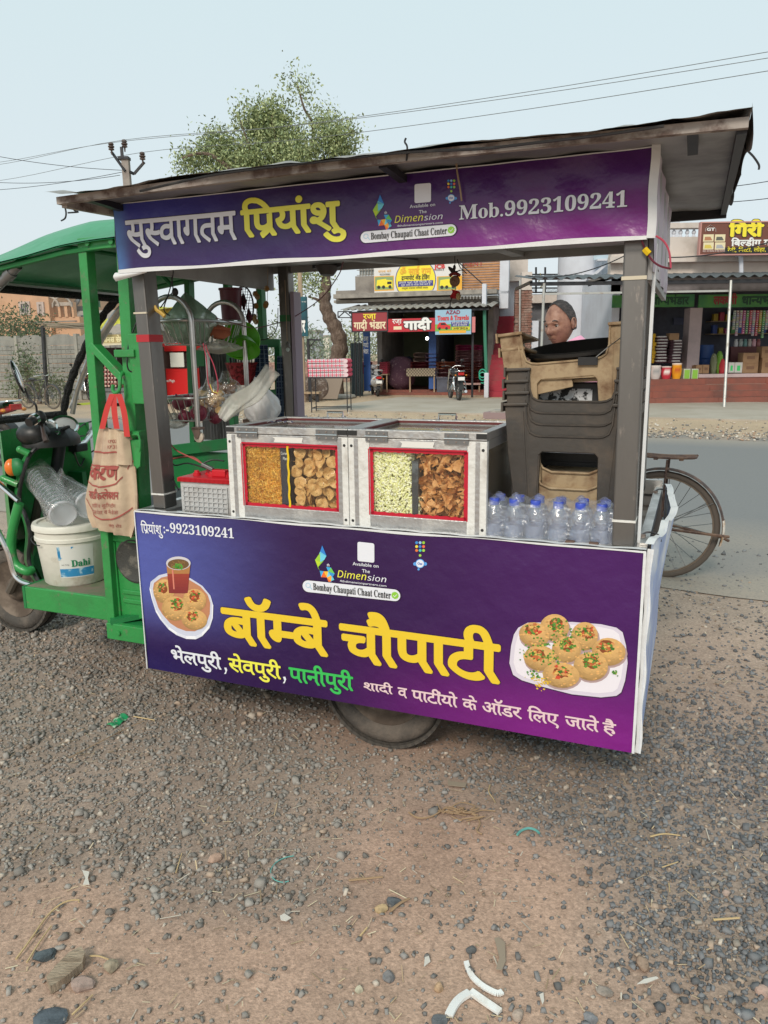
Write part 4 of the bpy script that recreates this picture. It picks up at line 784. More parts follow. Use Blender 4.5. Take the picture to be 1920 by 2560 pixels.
for k in range(26):
 u=b_[0]+.1+(k%13)*.2;z=1.93 if k<13 else 2.33;c=pal[rr.randrange(8)];h=rr.uniform(.16,.3)
 single(GF,'packet','small coloured packet on the back shelf of the right grocery bay','packet',MB().box(u,u+.14,4.55,4.7,z,z+h),mat('packcol%s'%str(c),c,.5),(u,4.55,z),group='packets on the back shelf')
t=thing(GF,'plastic_drum','blue plastic drum behind the pale pier in the grocery','drum',(gx_(1775,880,3.4),3.4,stepT));b_=bx(GF,3.2,1748,862,1790,930);part(t,'body',MB().lathe([(.25,0),(.28,.1),(.28,.5),(.3,.52),(.28,.55),(.28,b_[3]-stepT),(0,b_[3]-stepT)],((b_[0]+b_[1])/2,3.5,stepT),n=20),mat('blue_drum',(.02,.07,.25),.5),True)
single(GF,'wall_frame','small dark picture hung on the back wall of the left grocery bay','picture',MB().box(*bx(GF,4.9,1684,794,1712,812)[:2],4.9,4.95,*bx(GF,4.9,1684,794,1712,812)[2:]),mat('picture_blue',(.05,.06,.13),.4),(2,4.9,1.6))
NF=Fr((4.1,27.),-4);nx=lambda x,y=800,v=0:NF.at(x,y,v)[0];nz_=lambda x,y,v=0:NF.at(x,y,v)[1]
t=thing(NF,'white_house','bluish white plastered house with round corner and sloping canopy behind the rider','building',(3,1,0));c0,c1=nx(1400),nx(1510)
mb=MB().lathe([((c1-c0)/2,0),((c1-c0)/2,6.4)],((c0+c1)/2,.8,0),n=40);part(t,'round_corner',mb,white_wall,True)
part(t,'wall',MB().box((c0+c1)/2,nx(1700),.7,5,0,6.2).box(nx(1330),c0+.1,4.6,4.8,0,nz_(1370,735,4.6)),white_wall)
part(t,'upper_room',MB().box(nx(1276),nx(1325),1,3,3.9,6.6),cream_wall)
P=lambda x,y,v=-.3:(NF.at(x,y,v)[0],v,NF.at(x,y,v)[1])
part(t,'stair_canopy',MB().prism([P(1470,697),P(1512,660),P(1516,664),P(1476,700)],(0,1.2,0)),white_wall)
part(t,'window',MB().box(nx(1480,630),nx(1526,630),-.3,-.26,nz_(1500,652),nz_(1500,560)),mat('pale_blue_pane',(.45,.55,.62),.4));part(t,'window_sill',MB().box(nx(1486,655),nx(1510,655),-.5,-.26,nz_(1500,656),nz_(1500,651)),white_wall)
t=thing(NF,'roof_railing','black iron grille with golden motif on the low roof behind the brick column','railing',(nx(1370),4.4,3));mb=MB()
for y in(686,698,720,731):mb.bar(P(1285,y,4.4),P(1416,y,4.4),.05)
for x in(1340,1363):mb.bar(P(x,733,4.4),P(x,668,4.4),.07)
part(t,'rail',mb,steel_dark)
for ya,yb in((686,698),(720,731)):
 for k in range(40):
  x=1286+k*3.2
  if 1338<x<1364:continue
  part(t,'bar',MB().bar(P(x,ya,4.4),P(x+5,yb,4.4),.014),steel_dark)
mb=MB();c=P(1351,700,4.4);mb.tube(curve([Vector(c)+Vector((.09*math.sin(k*.9)*(1-k/16),-.01,-.28+k*.045))for k in range(13)],3),.02,6);part(t,'ornament',mb,mat('gilt',(.5,.38,.1),.4,.5),True)
t=thing(NF,'brick_column','crumbling reddish brick column with white plaster cap left of the rider','column',(nx(1315),-.6,0));bmx=mat('old_brick',(.24,.12,.09),.9,var=((.34,.24,.2),3,.45,.65));z=0;k=0;zt_=nz_(1315,725,-.6);a,b=nx(1287,800,-.6),nx(1330,800,-.6)
while z<zt_:
 off=(k%2)*.11
 for j in range(-1,4):
  x0=max(a,a+j*.22+off);x1=min(b,a+(j+1)*.22+off-.012)
  if x1-x0>.04 and random.random()>.04:part(t,'brick',MB().box(x0,x1,-.6+random.uniform(-.015,.02),-.2,z,z+.066),bmx)
 z+=.08;k+=1
part(t,'mortar_core',MB().box(a+.02,b-.02,-.57,-.22,0,zt_),mat('mortar',(.26,.2,.17),.95))
part(t,'plaster_cap',MB().box(nx(1304,700,-.6),nx(1330,700,-.6),-.62,-.2,zt_,nz_(1315,680,-.6)),cream_wall)
part(t,'plaster_face',MB().box(nx(1330,800,-.4)-.02,nx(1346,800,-.4),-.5,-.1,0,nz_(1338,802,-.4)),white_wall)
part(t,'pipe',MB().tube([P(1298,1000,-.7),P(1300,700,-.7)],.03,6),galv,True)
b_=bx(NF,.2,1334,806,1408,990);t=thing(NF,'shop_shutter','grey shutter with dim goods under the low roof behind the rider','shutter',(b_[0],.5,0));
part(t,'lintel',MB().box(nx(1330,730,.8),nx(1416,730,.8),1.2,1.5,nz_(1370,755,.8),nz_(1370,734,.8)),cream_wall)
part(t,'panel',MB().box(nx(1330,730,.8),nx(1416,730,.8),1.5,1.55,0,nz_(1370,755,.8)),mat('dim_grey',(.14,.14,.15),.8,var=((.3,.3,.3),3,.55,.65)))
b_=bx(RF,11.2,1208,1028,1262,1052);t=thing(RF,'stone_block','pinkish grey concrete block with a flat slab beyond the display cases','block',(b_[0],11.2,0));part(t,'block',MB().box(b_[0],b_[1]+.3,11.2,11.7,0,b_[3]-.03),mat('pinkish_concrete',(.28,.2,.2),.9,bump=(30,.4)));part(t,'slab',MB().box(b_[0]+.15,b_[1]+.3,11.25,11.65,b_[3]-.03,b_[3]+.01),concrete)
LF=Fr(gp(158,998),-28);zw=LF.at(160,840)[1]
t=thing(LF,'precast_wall','grey precast concrete wall of ribbed panels and posts at the left','wall',(0,0,0));pm=mat('precast_concrete',(.30,.29,.26),.9,var=((.20,.195,.18),2,.4,.7),bump=(40,.3));pw=1.55;u0=LF.at(48,900)[0]
cour=zw/7
tpl={}
for k in range(-3,7):
 a=u0+k*pw;part(t,'post',MB().box(a-.07,a+.07,-.08,.08,-.1,zw+.06),mat('precast_post',(.38,.36,.31),.9,var=((.28,.26,.23),3,.4,.7)))
 for j in range(7):
  z0=j*cour+.004;z1=(j+1)*cour-.006
  if j<6:
   mb=MB()
   for q_ in range(2):
    zz=z0+q_*(z1-z0)/2;zh=(z1-z0)/2
    for i in range(6):
     xa=a+.07+i*(pw-.14)/6+(q_%2)*.0;xb=xa+(pw-.14)/6-.008;mb.add([(xa,-.03,zz),(xb,-.03,zz),(xb,-.03,zz+zh),(xa,-.03,zz+zh),(xa+.02,-.052,zz+.02),(xb-.02,-.052,zz+.02),(xb-.02,-.05,zz+zh-.015),(xa+.02,-.05,zz+zh-.015)],[(0,1,5,4),(1,2,6,5),(2,3,7,6),(3,0,4,7),(4,5,6,7)])
   mb.box(a+.07,a+pw-.07,-.03,.03,z0,z1)
  else:
   pts=[(a+.07,z0)]+[(a+.07+(pw-.14)*s_/12,z1-.02+.09*(math.sin(math.pi*s_/12)**.5 if 0<s_<12 else 0)*(1 if 3<=s_<=9 else .3))for s_ in range(13)]+[(a+pw-.07,z0)];mb=MB().prism([(x,-.03,z)for x,z in pts][::-1],(0,.06,0))
  part(t,'panel',mb,pm)
BF=Fr(tuple(D3(60,900,40))[:2],-14);b0=lambda x,y,v=0:BF.at(x,y,v)
t=thing(BF,'orange_house','peach coloured two storey house above the ribbed wall','building',(0,0,0));za=b0(0,735)[1];ul,um,ur,ue=b0(-90,760)[0],b0(122,760)[0],b0(186,760)[0],b0(222,760)[0]
part(t,'wall',MB().box(ul,um,0,8,0,b0(60,740)[1]).box(ul,ur,.3,8,0,b0(150,792)[1]),peach)
part(t,'roof_parapet',MB().prism([(ul,.0,za),(b0(28,727)[0],0,b0(28,727)[1]),(b0(88,725)[0],0,b0(88,725)[1]),(b0(122,735)[0],0,b0(122,735)[1]),(um,0,b0(60,740)[1]),(ul,0,b0(60,740)[1])],(0,2,0)),peach)
for(x0,x1,y0,y1)in((55,72,760,782),(100,107,761,783)):
 q_=bx(BF,0,x0,y0,x1,y1);fr_=part(t,'window',MB().box(q_[0],q_[1],-.03,.0,q_[2],q_[3]),mat('dark_pane',(.06,.09,.13),.3));mb=MB();f=.12
 mb.box(q_[0]-f,q_[0],-.08,0,q_[2]-f,q_[3]+f).box(q_[1],q_[1]+f,-.08,0,q_[2]-f,q_[3]+f).box(q_[0],q_[1],-.08,0,q_[3],q_[3]+f).box(q_[0],q_[1],-.08,0,q_[2]-f,q_[2])
 for i in range(1,4):x=q_[0]+(q_[1]-q_[0])*i/4;mb.box(x-.015,x+.015,-.06,-.03,q_[2],q_[3])
 part(fr_,'frame',mb,mat('pale_frame',(.5,.4,.36),.8))
part(t,'string_course',MB().box(b0(60,805)[0],ur,-.1,.1,b0(120,806)[1],b0(120,803)[1]),grey_wall)
q_=bx(BF,.3,122,756,184,770);part(t,'balcony_parapet',MB().box(q_[0],q_[1],.2,.5,q_[2]+.1,q_[3]),mat('stained_parapet',(.45,.38,.33),.9,var=((.25,.22,.2),2,.45,.65)))
part(t,'balcony_back',MB().box(q_[0],q_[1],2.2,2.4,0,q_[2]+.2),mat('balcony_grey',(.35,.35,.37),.9))
for x0,x1 in((122,126),(130,135),(147,153),(163,170),(181,186)):a_=bx(BF,.3,x0,770,x1,793);part(t,'balcony_column',MB().box(a_[0],a_[1],.25,.5,a_[2],a_[3]+.3),peach)
for xc in(126,158):
 c,z=b0(xc,768,.2);mb=MB();mb.tube([(c+.55*math.cos(a),.12,z+.5*math.sin(a))for a in np.linspace(0,math.pi,14)],.05,6);part(t,'arch',mb,mat('stained_parapet',(.45,.38,.33)),True)
q_=bx(BF,1.5,184,776,300,830);t2=thing(BF,'unfinished_house','unpainted grey house with arched doorway right of the orange house','building',(q_[0],1.5,0));part(t2,'wall',MB().box(q_[0],q_[1],1.5,7,0,q_[3]),mat('raw_plaster',(.42,.40,.37),.9,var=((.28,.27,.25),1.2,.4,.65)))
q_=bx(BF,1.45,204,788,216,830);part(t2,'doorway',MB().box(q_[0],q_[1],1.42,1.49,0,q_[3]),shopblue);c,z=b0(194,770,1.6);part(t2,'dish_antenna',MB().lathe([(0,0),(.35,.06),(.5,.16)],(c,1.7,z+.2),(-.5,-.6,.5),16),grey_metal,True)
KF=Fr(gp(115,1012),-22);t=thing(KF,'thatched_shade','sagging pole and cane shade on a thin dark post before the ribbed wall','shade',(0,0,0));P=lambda x,y,v=0:(KF.at(x,y,v)[0],v,KF.at(x,y,v)[1])
part(t,'post',MB().bar((P(117,1005)[0],0,-.05),P(107,815),.09),steel_dark)
mb=MB();rr=random.Random(8)
for k in range(26):a=P(92+rr.uniform(0,60),812+rr.uniform(-5,6));b=P(200+rr.uniform(0,60),816+rr.uniform(-10,8),rr.uniform(0,1));mb.bar(a,b,.025)
part(t,'cane_mat',mb,mat('dry_cane',(.28,.23,.17),.9));mb=MB();mb.grid(lambda s,q_:(P(138+60*s,816)[0],.1+q_,P(138+60*s,819-2*math.sin(s*3))[1]-.05*math.sin(s*9)),14,2);part(t,'leaf_layer',mb,mat('yellow_green_sheet',(.42,.48,.04),.7),True)
HF=Fr(gp(258,1016),-18);P=lambda x,y,v=0:(HF.at(x,y,v)[0],v,HF.at(x,y,v)[1]);k0,k1=P(240,900)[0],P(350,900)[0]
t=thing(HF,'snack_kiosk','roadside snack kiosk with yellow tarpaulin roof and cream sign behind the green posts','kiosk',((k0+k1)/2,.5,0));zt_=P(290,868)[2]
part(t,'back_panel',MB().box(k0,k1,1.6,1.7,0,zt_),dark);part(t,'side_panel',MB().box(k0,k0+.05,.1,1.6,0,zt_).box(k1-.05,k1,.1,1.6,0,zt_),mat('kiosk_brown',(.08,.05,.04),.8))
part(t,'counter',MB().box(k0,k1,0,.5,P(280,975)[2]-.04,P(280,972)[2]+.02),grey_metal);part(t,'counter_front',MB().box(k0+.05,k1,.05,.1,.1,P(280,975)[2]-.04),mat('kiosk_grey',(.2,.2,.2),.7))
for x in(258,262,300):part(t,'post',MB().bar((P(x,1000)[0],0,0),(P(x,1000)[0],0,zt_),.03),grey_metal)
part(t,'sign_panel',MB().box(P(240,850,-.2)[0],P(345,850,-.2)[0],-.25,-.2,P(290,858,-.2)[2],P(290,836,-.2)[2]),mat('dim_yellow_board',(.42,.34,.16),.6));part(t,'sign_skirt',MB().prism([(P(240,850)[0],-.5,P(290,866)[2]),(P(345,850)[0],-.5,P(290,862)[2]),(P(345,850)[0],-.2,P(290,858)[2]),(P(240,850)[0],-.2,P(290,859)[2])],(0,.01,.02)),mat('cream_skirt',(.62,.55,.40),.7))
mb=MB();write(mb,'मानस सेवा',lambda a,b,l:(a,-.26-l,b),bx(HF,-.26,256,843,312,855),'D',.05,sit=.003);part(t,'lettering',mb,mat('pale_yellow_print',(.75,.68,.4),.5))
mb=MB();mb.grid(lambda s,q_:(P(228+125*s,830,-.3)[0],-.6+2.6*q_,P(240,826,-.3)[2]+.75*math.sin(q_*3.14*.6)*.6+.06*math.sin(s*17)+.04*math.sin(s*31+q_*4)+.25*s),40,10);part(t,'tarpaulin',mb,mat('yellow_tarpaulin',(.55,.50,.03),.5,var=((.3,.28,.04),5,.5,.6)),True)
for k in range(4):
 mb=MB();x,y0=262+k*8,905
 for j in range(14):c=P(x+(j%2)*2,900+j*5,-.05);mb.ball((c[0],c[1],c[2]),(.045,.02,.035),6,4,(.55,.38,.32)if j%2 else(.25,.08,.07))
 single(HF,'packet_string',['first','second','third','fourth'][k]+' string of small snack packets hanging in the yellow roofed kiosk, from the left','packets',mb,paint_col,P(x,900),group='strings of packets in the kiosk')
SF=Fr(gp(430,1010),-20);P=lambda x,y,v=0:(SF.at(x,y,v)[0],v,SF.at(x,y,v)[1]);t=thing(SF,'drink_stall','red drink stall with a white panel, seen between the steel post and the basket stand','stall',P(430,1010));q_=bx(SF,0,392,858,480,1005)
part(t,'body',MB().box(q_[0],q_[1],0,1.2,q_[2],P(430,922)[2]).box(q_[0],q_[1],.0,1.2,P(430,878)[2],q_[3]).box(q_[0],P(404,900)[0],0,1.2,P(430,922)[2],P(430,878)[2]),mat('bright_red_paint',(.55,.015,.015),.45))
part(t,'opening',MB().box(P(404,900)[0],q_[1],1.0,1.1,P(430,922)[2],P(430,878)[2]),dark);part(t,'flap',MB().box(P(429,900)[0],P(463,900)[0],-.08,-.05,P(430,918)[2],P(430,882)[2]),mat('off_white_flap',(.60,.60,.54),.7),bevel=.01)
mb=MB();write(mb,'Best Magic',lambda a,b,l:(a,-.004-l,b),bx(SF,0,412,948,437,955),'L',.01,sit=.003);part(t,'lettering',mb,white_p)
# ================================================================ two-wheelers and people
def wheel(par,c,r,wd,name,spokes=0,ax=(0,1,0),rimr=.72,rim_m=None,treads=0,tyre_m=None):
 """tyre torus + rim, hub and spokes as parts of the wheel (thing > wheel > tyre...)"""
 w_=part(par,name,MB().lathe([(r*.12,-wd*.6),(r*.14,-wd*.2),(r*.14,wd*.2),(r*.12,wd*.6)],c,ax,14),grey_metal,True)
 mb=MB();A=Vector(ax).normalized();prof=[];N=12
 for k in range(N+1):a=2*math.pi*k/N;prof.append((r-wd/2*.95+wd/2*.95*math.cos(a)*(1 if math.cos(a)>0 else 1.2),wd/2*math.sin(a)))
 mb.lathe(prof,c,ax,36,cap=False);part(w_,'tyre',mb,tyre_m or rubber,True)
 mb=MB().lathe([(r*rimr,-wd*.34),(r*rimr+.012,-wd*.34),(r*rimr+.012,wd*.34),(r*rimr,wd*.34),(r*rimr,-wd*.34)],c,ax,32,cap=False)
 if rimr<.8:mb.lathe([(r*rimr,-wd*.34),(r-wd*.9,-wd*.36)],c,ax,32,cap=False).lathe([(r*rimr,wd*.34),(r-wd*.9,wd*.36)],c,ax,32,cap=False)
 part(w_,'rim',mb,rim_m or chrome,True)
 if spokes:
  e1=A.orthogonal().normalized()if abs(A.z)<.99 else Vector((1,0,0));e2=A.cross(e1);C=Vector(c);me=None
  for k in range(spokes):
   a=2*math.pi*k/spokes;d=e1*math.cos(a)+e2*math.sin(a);b=a+(.5 if k%2 else-.5);h=e1*math.cos(b)+e2*math.sin(b)
   part(w_,'spoke',MB().tube([C+h*r*.13+A*wd*.4*(1 if k%4<2 else-1),C+d*r*rimr],.0025 if spokes>12 else .012,3),grey_metal)
 return w_
def bicycle(fr,label,frame_m,r=.35):
 """rear wheel contact at frame origin, riding towards -u"""
 t=thing(fr,'bicycle',label,'bicycle',(0,0,0));R_=(0,0,r);Fw=(-1.08,0,r);bb=(-.46,0,.29);st=(-.30,0,.78);hd=(-.86,0,.82)
 rimm=mat('rusty_rim',(.22,.17,.13),.5,.6);ty=mat('dusty_tyre',(.11,.09,.075),.9)
 wheel(t,R_,r,.042,'rear_wheel',28,rimr=.87,rim_m=rimm,tyre_m=ty);wheel(t,Fw,r,.042,'front_wheel',28,rimr=.87,rim_m=rimm,tyre_m=ty)
 mb=MB()
 for a,b,q in((bb,st,.016),(bb,hd,.017),(st,(-.86,0,.86),.015),((-.86,0,.76),(-.84,0,.92),.019)):mb.tube([a,b],q,8)
 part(t,'frame',mb,frame_m,True)
 for s in(-1,1):
  part(t,'chain_stay',MB().tube([(bb[0],s*.03,bb[2]),(0,s*.06,r),(.02,s*.06,r)],.009,6),frame_m,True);part(t,'seat_stay',MB().tube([st,(0,s*.06,r)],.008,6),frame_m,True)
  part(t,'fork_blade',MB().tube(curve([(-.87,s*.04,.74),(-.97,s*.05,.5),(-1.08,s*.05,r)]),.010,6),frame_m,True)
 for nm,c,a0,a1 in(('rear_mudguard',R_,-.28,2.6),('front_mudguard',Fw,.8,2.9)):
  mb=MB();mb.grid(lambda s,q:((c[0]+(r+.022-.012*(2*q-1)**2)*math.cos(a0+(a1-a0)*s)),(q-.5)*.075,c[2]+(r+.022-.012*(2*q-1)**2)*math.sin(a0+(a1-a0)*s)),30,6);part(t,nm,mb,frame_m,True)
 mb=MB();mb.grid(lambda s,q:(R_[0]+(r+.026-.012*(2*q-1)**2)*math.cos(-.28+.45*s),(q-.5)*.077,r+(r+.026-.012*(2*q-1)**2)*math.sin(-.28+.45*s)),10,6);part(t,'mudguard_flap',mb,mat('faded_orange_paint',(.55,.33,.18),.7,var=((.75,.68,.6),20,.45,.6)),True)
 part(t,'saddle',MB().ball((-.28,0,.84),(.14,.08,.045),16,8),seatblk,True)
 mb=MB()
 for s in(-1,1):mb.tube(curve([(-.88,0,.94),(-.9,s*.12,.97),(-.86,s*.26,.95),(-.74,s*.28,.93)]),.011,8)
 part(t,'handlebar',mb,chrome,True)
 mb=MB()
 for y in(-.065,-.02,.02,.065):mb.tube(curve([(-.22,y,.80),(0,y,.79),(.16,y,.795),(.185,y*.6,.80)]),.008,6)
 for x in(-.2,-.05,.1):mb.box(x-.012,x+.012,-.07,.07,.776,.786)
 part(t,'carrier',mb,mat('rusty_carrier',(.10,.06,.05),.6,.3,var=((.22,.14,.1),20,.45,.6)),True)
 for s in(-1,1):part(t,'carrier_stay',MB().tube([(.0,s*.07,r),(.02,s*.07,.78)],.007,6),frame_m);part(t,'mudguard_stay',MB().tube([(0,s*.055,r),(.30,s*.03,r+.17)],.003,4),grey_metal)
 for dz,dy in((.0,-.09),(-.05,.09)):part(t,'stand_leg',MB().tube([(-.05,dy,r-.0),(.36,dy,r-.02+dz),(.40,dy*.6,r-.03+dz)],.010,6),mat('rusty_carrier',(.1,.06,.05)))
 part(t,'crank',MB().lathe([(.09,-.004),(.09,.004)],(bb[0],-.05,bb[2]),(0,1,0),24).tube([(bb[0],-.06,bb[2]),(bb[0]-.12,-.07,bb[2]-.1)],.009,6),grey_metal)
 for s in(-1,1):part(t,'pedal',MB().box(bb[0]-s*-.12-.05,bb[0]-s*-.12+.05,s*.07,s*.15,bb[2]+s*.1-.012,bb[2]+s*.1+.012),black_pl)
 return t
def skin(par,name,joints,bones,m,sub=1,root=0):
 """continuous surface grown over a skeleton; joints = [(x,y,z,rx,ry)]"""
 me=bpy.data.meshes.new(name);L=Vector(LOCS[par.name]);me.from_pydata([tuple(Vector(j[:3])-L)for j in joints],bones,[])
 o=bpy.data.objects.new(name,me);COL.objects.link(o);o.parent=par
 md=o.modifiers.new('s','SKIN');md.use_smooth_shade=True
 for i,j in enumerate(joints):me.skin_vertices[0].data[i].radius=(j[3],j[4]if len(j)>4 else j[3])
 me.skin_vertices[0].data[root].use_root=True
 ss=o.modifiers.new('u','SUBSURF');ss.levels=sub+1;ss.render_levels=sub+1;me.materials.append(m);return o
def head(par,c,yaw,m,hair_m,s=1.,tilt=0.,bald=True):
 """head with brow, sockets, nose, mouth, chin, ears and hair; faces -x before yaw"""
 Rm=Matrix.Rotation(yaw,3,'Z')@Matrix.Rotation(tilt,3,'Y');C=Vector(c)
 def T(p):return C+Rm@(Vector(p)*s)
 def g(x,y,z,cx,cy,cz,r):return math.exp(-(((x-cx)/r)**2+((y-cy)/r)**2+((z-cz)/r)**2))
 mb=MB();N,M=72,60;vs=[];fs=[]
 for i in range(M+1):
  th=math.pi*i/M
  for k in range(N):
   a=2*math.pi*k/N;dx,dy,dz=math.sin(th)*math.cos(a),math.sin(th)*math.sin(a),math.cos(th)
   x,y,z=.098*dx,.076*dy,.122*dz
   if z<0:t=-z/.122;x=x*(1-.10*t)+(-.012*t if dx<0 else .030*t*-1);y*=1-.30*t**1.3
   if dx<0:
    f=-dx
    x+=.016*g(x,y,z,-.09,0,.012,.028)*0
    x-=.009*math.exp(-((z-.022)/.010)**2)*f*math.exp(-(y/.055)**2)
    for sy in(-1,1):x+=.020*math.exp(-((z-.002)/.014)**2-((y-sy*.033)/.017)**2)*f;x-=.008*math.exp(-((z+.025)/.02)**2-((y-sy*.042)/.018)**2)*f
    nz=max(0,min(1,(.012-z)/.045))if z>-.036 else max(0,1-(-.036-z)/.012)
    x-=(.008+.024*nz)*math.exp(-(y/(.009+.006*nz))**2)*(1 if-.048<z<.02 else 0)*f
    x-=.007*math.exp(-((z+.062)/.006)**2-(y/.022)**2)*f;x-=.006*math.exp(-((z+.074)/.006)**2-(y/.02)**2)*f;x+=.006*math.exp(-((z+.068)/.003)**2-(y/.024)**2)*f
    x-=.012*math.exp(-((z+.098)/.014)**2-(y/.022)**2)*f
    for sy in(-1,1):x+=.004*math.exp(-((y-sy*(.022-.25*(z+.05)))/.004)**2-((z+.052)/.018)**2)*f
   vs.append(T((x,y,z)))
 for i in range(M):
  for k in range(N):l=(k+1)%N;fs.append((i*N+k,(i+1)*N+k,(i+1)*N+l,i*N+l))
 mb.add(vs,fs)
 h=part(par,'head',mb,m,'all')
 for sy in(-1,1):
  mb=MB();pts=[]
  mb.ball(T((.008,sy*.079,-.002)),(.015*s,.007*s,.029*s),14,10,rot=Rm);mb.tube([T((.008+.019*math.cos(q),sy*.086,.002+.027*math.sin(q)))for q in np.linspace(-1.3,3.3,14)],.0036*s,6);part(h,'ear',mb,m,True)
  part(h,'eye',MB().ball(T((-.069,sy*.031,.001)),.0115*s,12,8),mat('eye_white',(.5,.46,.42),.3),True);part(h,'iris',MB().ball(T((-.0778,sy*.032,.0)),.0055*s,8,6),mat('iris_dark',(.02,.012,.01),.2),True)
  mb=MB().tube([T((-.095+.012*abs(q),sy*(.015+.035*q),.025+.006*math.sin(q*3)))for q in np.linspace(0,1,7)],[.003,.0045,.005,.005,.004,.003,.0015],5);part(h,'eyebrow',mb,hair_m,True)
  mb=MB().tube([T((-.0895+.009*abs(q),sy*(.018+.028*q),.0105+.004*math.sin(q*3.1)))for q in np.linspace(0,1,6)],.0035*s,5);part(h,'eyelid',mb,m,True)
 mb=MB();mb.tube([T((-.102+.018*(q*q),.026*q,-.0685-.002*q*q))for q in np.linspace(-1,1,9)],.0022*s,5);part(h,'mouth',mb,mat('lip_dark',(.09,.03,.025),.6),True)
 mb=MB()
 def hf(u,v):
  a=2*math.pi*u;th=math.pi*.62*v;dx,dy,dz=math.sin(th)*math.cos(a),math.sin(th)*math.sin(a),math.cos(th);k=1.045+.02*math.sin(a*23)*math.sin(th*9)
  front=max(0,-dx);lim=(.60-.47*front**.6)if bald else .62-.12*front
  th=math.pi*lim*v;dx,dy,dz=math.sin(th)*math.cos(a),math.sin(th)*math.sin(a),math.cos(th)
  return T((.098*k*dx+.003,.076*k*dy,.122*k*dz+.001))
 mb.grid(hf,96,26);part(h,'hair',mb,hair_m,'all')
 return h
def hand(par,name,wr,grip,up_,m,s=1.,side=1):
 """palm and five bent fingers closing round a bar at grip"""
 W,Gp=Vector(wr),Vector(grip);d=(Gp-W).normalized();u=Vector(up_);u=(u-d*u.dot(d)).normalized();sd_=d.cross(u)*side
 h=part(par,name,MB().ball(W+d*.045*s,(.05*s,.022*s,.042*s),14,10,rot=Matrix((d,u,sd_)).transposed()),m,'all')
 for k,L in enumerate((.9,1,.95,.78)):
  b=W+d*.085*s+sd_*(.03-.02*k)*s;p=[b,b+d*.03*L*s+u*.004,b+d*.042*L*s-u*.022*s,b+d*.024*s-u*.042*s,b+d*.002*s-u*.040*s]
  part(h,'finger',MB().tube(curve(p,3),.0088*s,8),m,'all')
 b=W+d*.03*s+sd_*.034*s;part(h,'thumb',MB().tube(curve([b,b+sd_*.018*s-u*.008*s+d*.02*s,b+sd_*.01*s-u*.030*s+d*.04*s,b-u*.042*s+d*.036*s],3),.0105*s,8),m,'all')
 return h
BKF=Fr(gp(1644,1443),-26)
bicycle(BKF,'old rusty bicycle ridden past behind the cart, its rear wheel showing at the right',mat('rusty_black_frame',(.07,.045,.04),.55,.3,var=((.2,.12,.09),14,.45,.6)))
sk_m=mat('brown_skin',(.34,.175,.12),.5,var=((.22,.105,.075),22,.45,.65),bump=(60,.35,.006));pinkc=mat('pink_shirt',(.78,.36,.52),.85,bump=(14,.5,.02));greyhair=mat('greying_hair',(.028,.024,.024),.75,var=((.10,.085,.085),30,.45,.65),bump=(90,1,.004),stretch=(1,1,3));trou=mat('grey_trousers',(.08,.08,.09),.9)
t=thing(BKF,'person','man with thinning grey hair in a pink shirt riding the rusty bicycle behind the cart','person',(-.3,0,.86))
hx,hz=-.69,1.615
skin(t,'body',[(-.29,0,.93,.13,.15),(-.33,0,1.08,.12,.15),(-.42,0,1.24,.12,.17),(-.50,0,1.36,.10,.17),(-.565,0,1.45,.055,.06),(-.63,0,1.52,.05,.055),(-.52,-.19,1.36,.058,.058),(-.68,-.25,1.15,.043,.043),(-.79,-.27,1.00,.034,.034),(-.52,.19,1.36,.058,.058),(-.68,.25,1.15,.043,.043),(-.79,.27,1.00,.034,.034),(-.36,-.1,.88,.07,.07),(-.66,-.12,.71,.06,.06),(-.52,-.12,.36,.048,.048),(-.36,.1,.88,.07,.07),(-.58,.12,.57,.06,.06),(-.40,.12,.26,.048,.048),(-.62,-.12,.31,.035,.03),(-.50,.12,.2,.035,.03)],[(0,1),(1,2),(2,3),(3,4),(4,5),(3,6),(6,7),(7,8),(3,9),(9,10),(10,11),(0,12),(12,13),(13,14),(0,15),(15,16),(16,17),(14,18),(17,19)],sk_m,1)
skin(t,'shirt',[(-.29,0,.95,.14,.165),(-.33,0,1.08,.135,.165),(-.42,0,1.24,.135,.185),(-.50,0,1.37,.115,.18),(-.55,0,1.435,.075,.085),(-.52,-.19,1.37,.078,.078),(-.66,-.245,1.18,.066,.066),(-.52,.19,1.37,.078,.078),(-.66,.245,1.18,.066,.066)],[(0,1),(1,2),(2,3),(3,4),(3,5),(5,6),(3,7),(7,8)],pinkc,1)
mb=MB();mb.grid(lambda s,q:(-.575+.005+(.073+.018*(1-q))*math.cos(2*math.pi*s)*.9-.05*q,(.074+.02*(1-q))*math.sin(2*math.pi*s),1.455+.055*q+.035*math.cos(2*math.pi*s)),32,3);part(t,'collar',mb,pinkc,'all')
skin(t,'trousers',[(-.26,0,1.0,.12,.15),(-.36,-.1,.88,.105,.105),(-.66,-.12,.71,.08,.08),(-.53,-.12,.38,.06,.06),(-.36,.1,.88,.105,.105),(-.58,.12,.57,.085,.085),(-.41,.12,.28,.06,.06)],[(0,1),(1,2),(2,3),(0,4),(4,5),(5,6)],trou,1)
head(t,(hx,0,hz+.005),R(66),sk_m,greyhair,1.16,R(-10))
for s in(-1,1):hand(t,'hand',(-.79,s*.27,1.0),(-.80,s*.28,.95),(-1,0,.1),sk_m,1,s)
for x,y,z in((-.58,-.12,.29),(-.46,.12,.17)):part(t,'shoe',MB().ball((x-.06,y,z-.02),(.13,.045,.04),14,8),seatblk,True)
hp=HF.at(297,917,.9);kz=hp[1];t=thing(HF,'person','man in a white shirt sitting inside the yellow roofed kiosk','person',(hp[0],.9,.5))
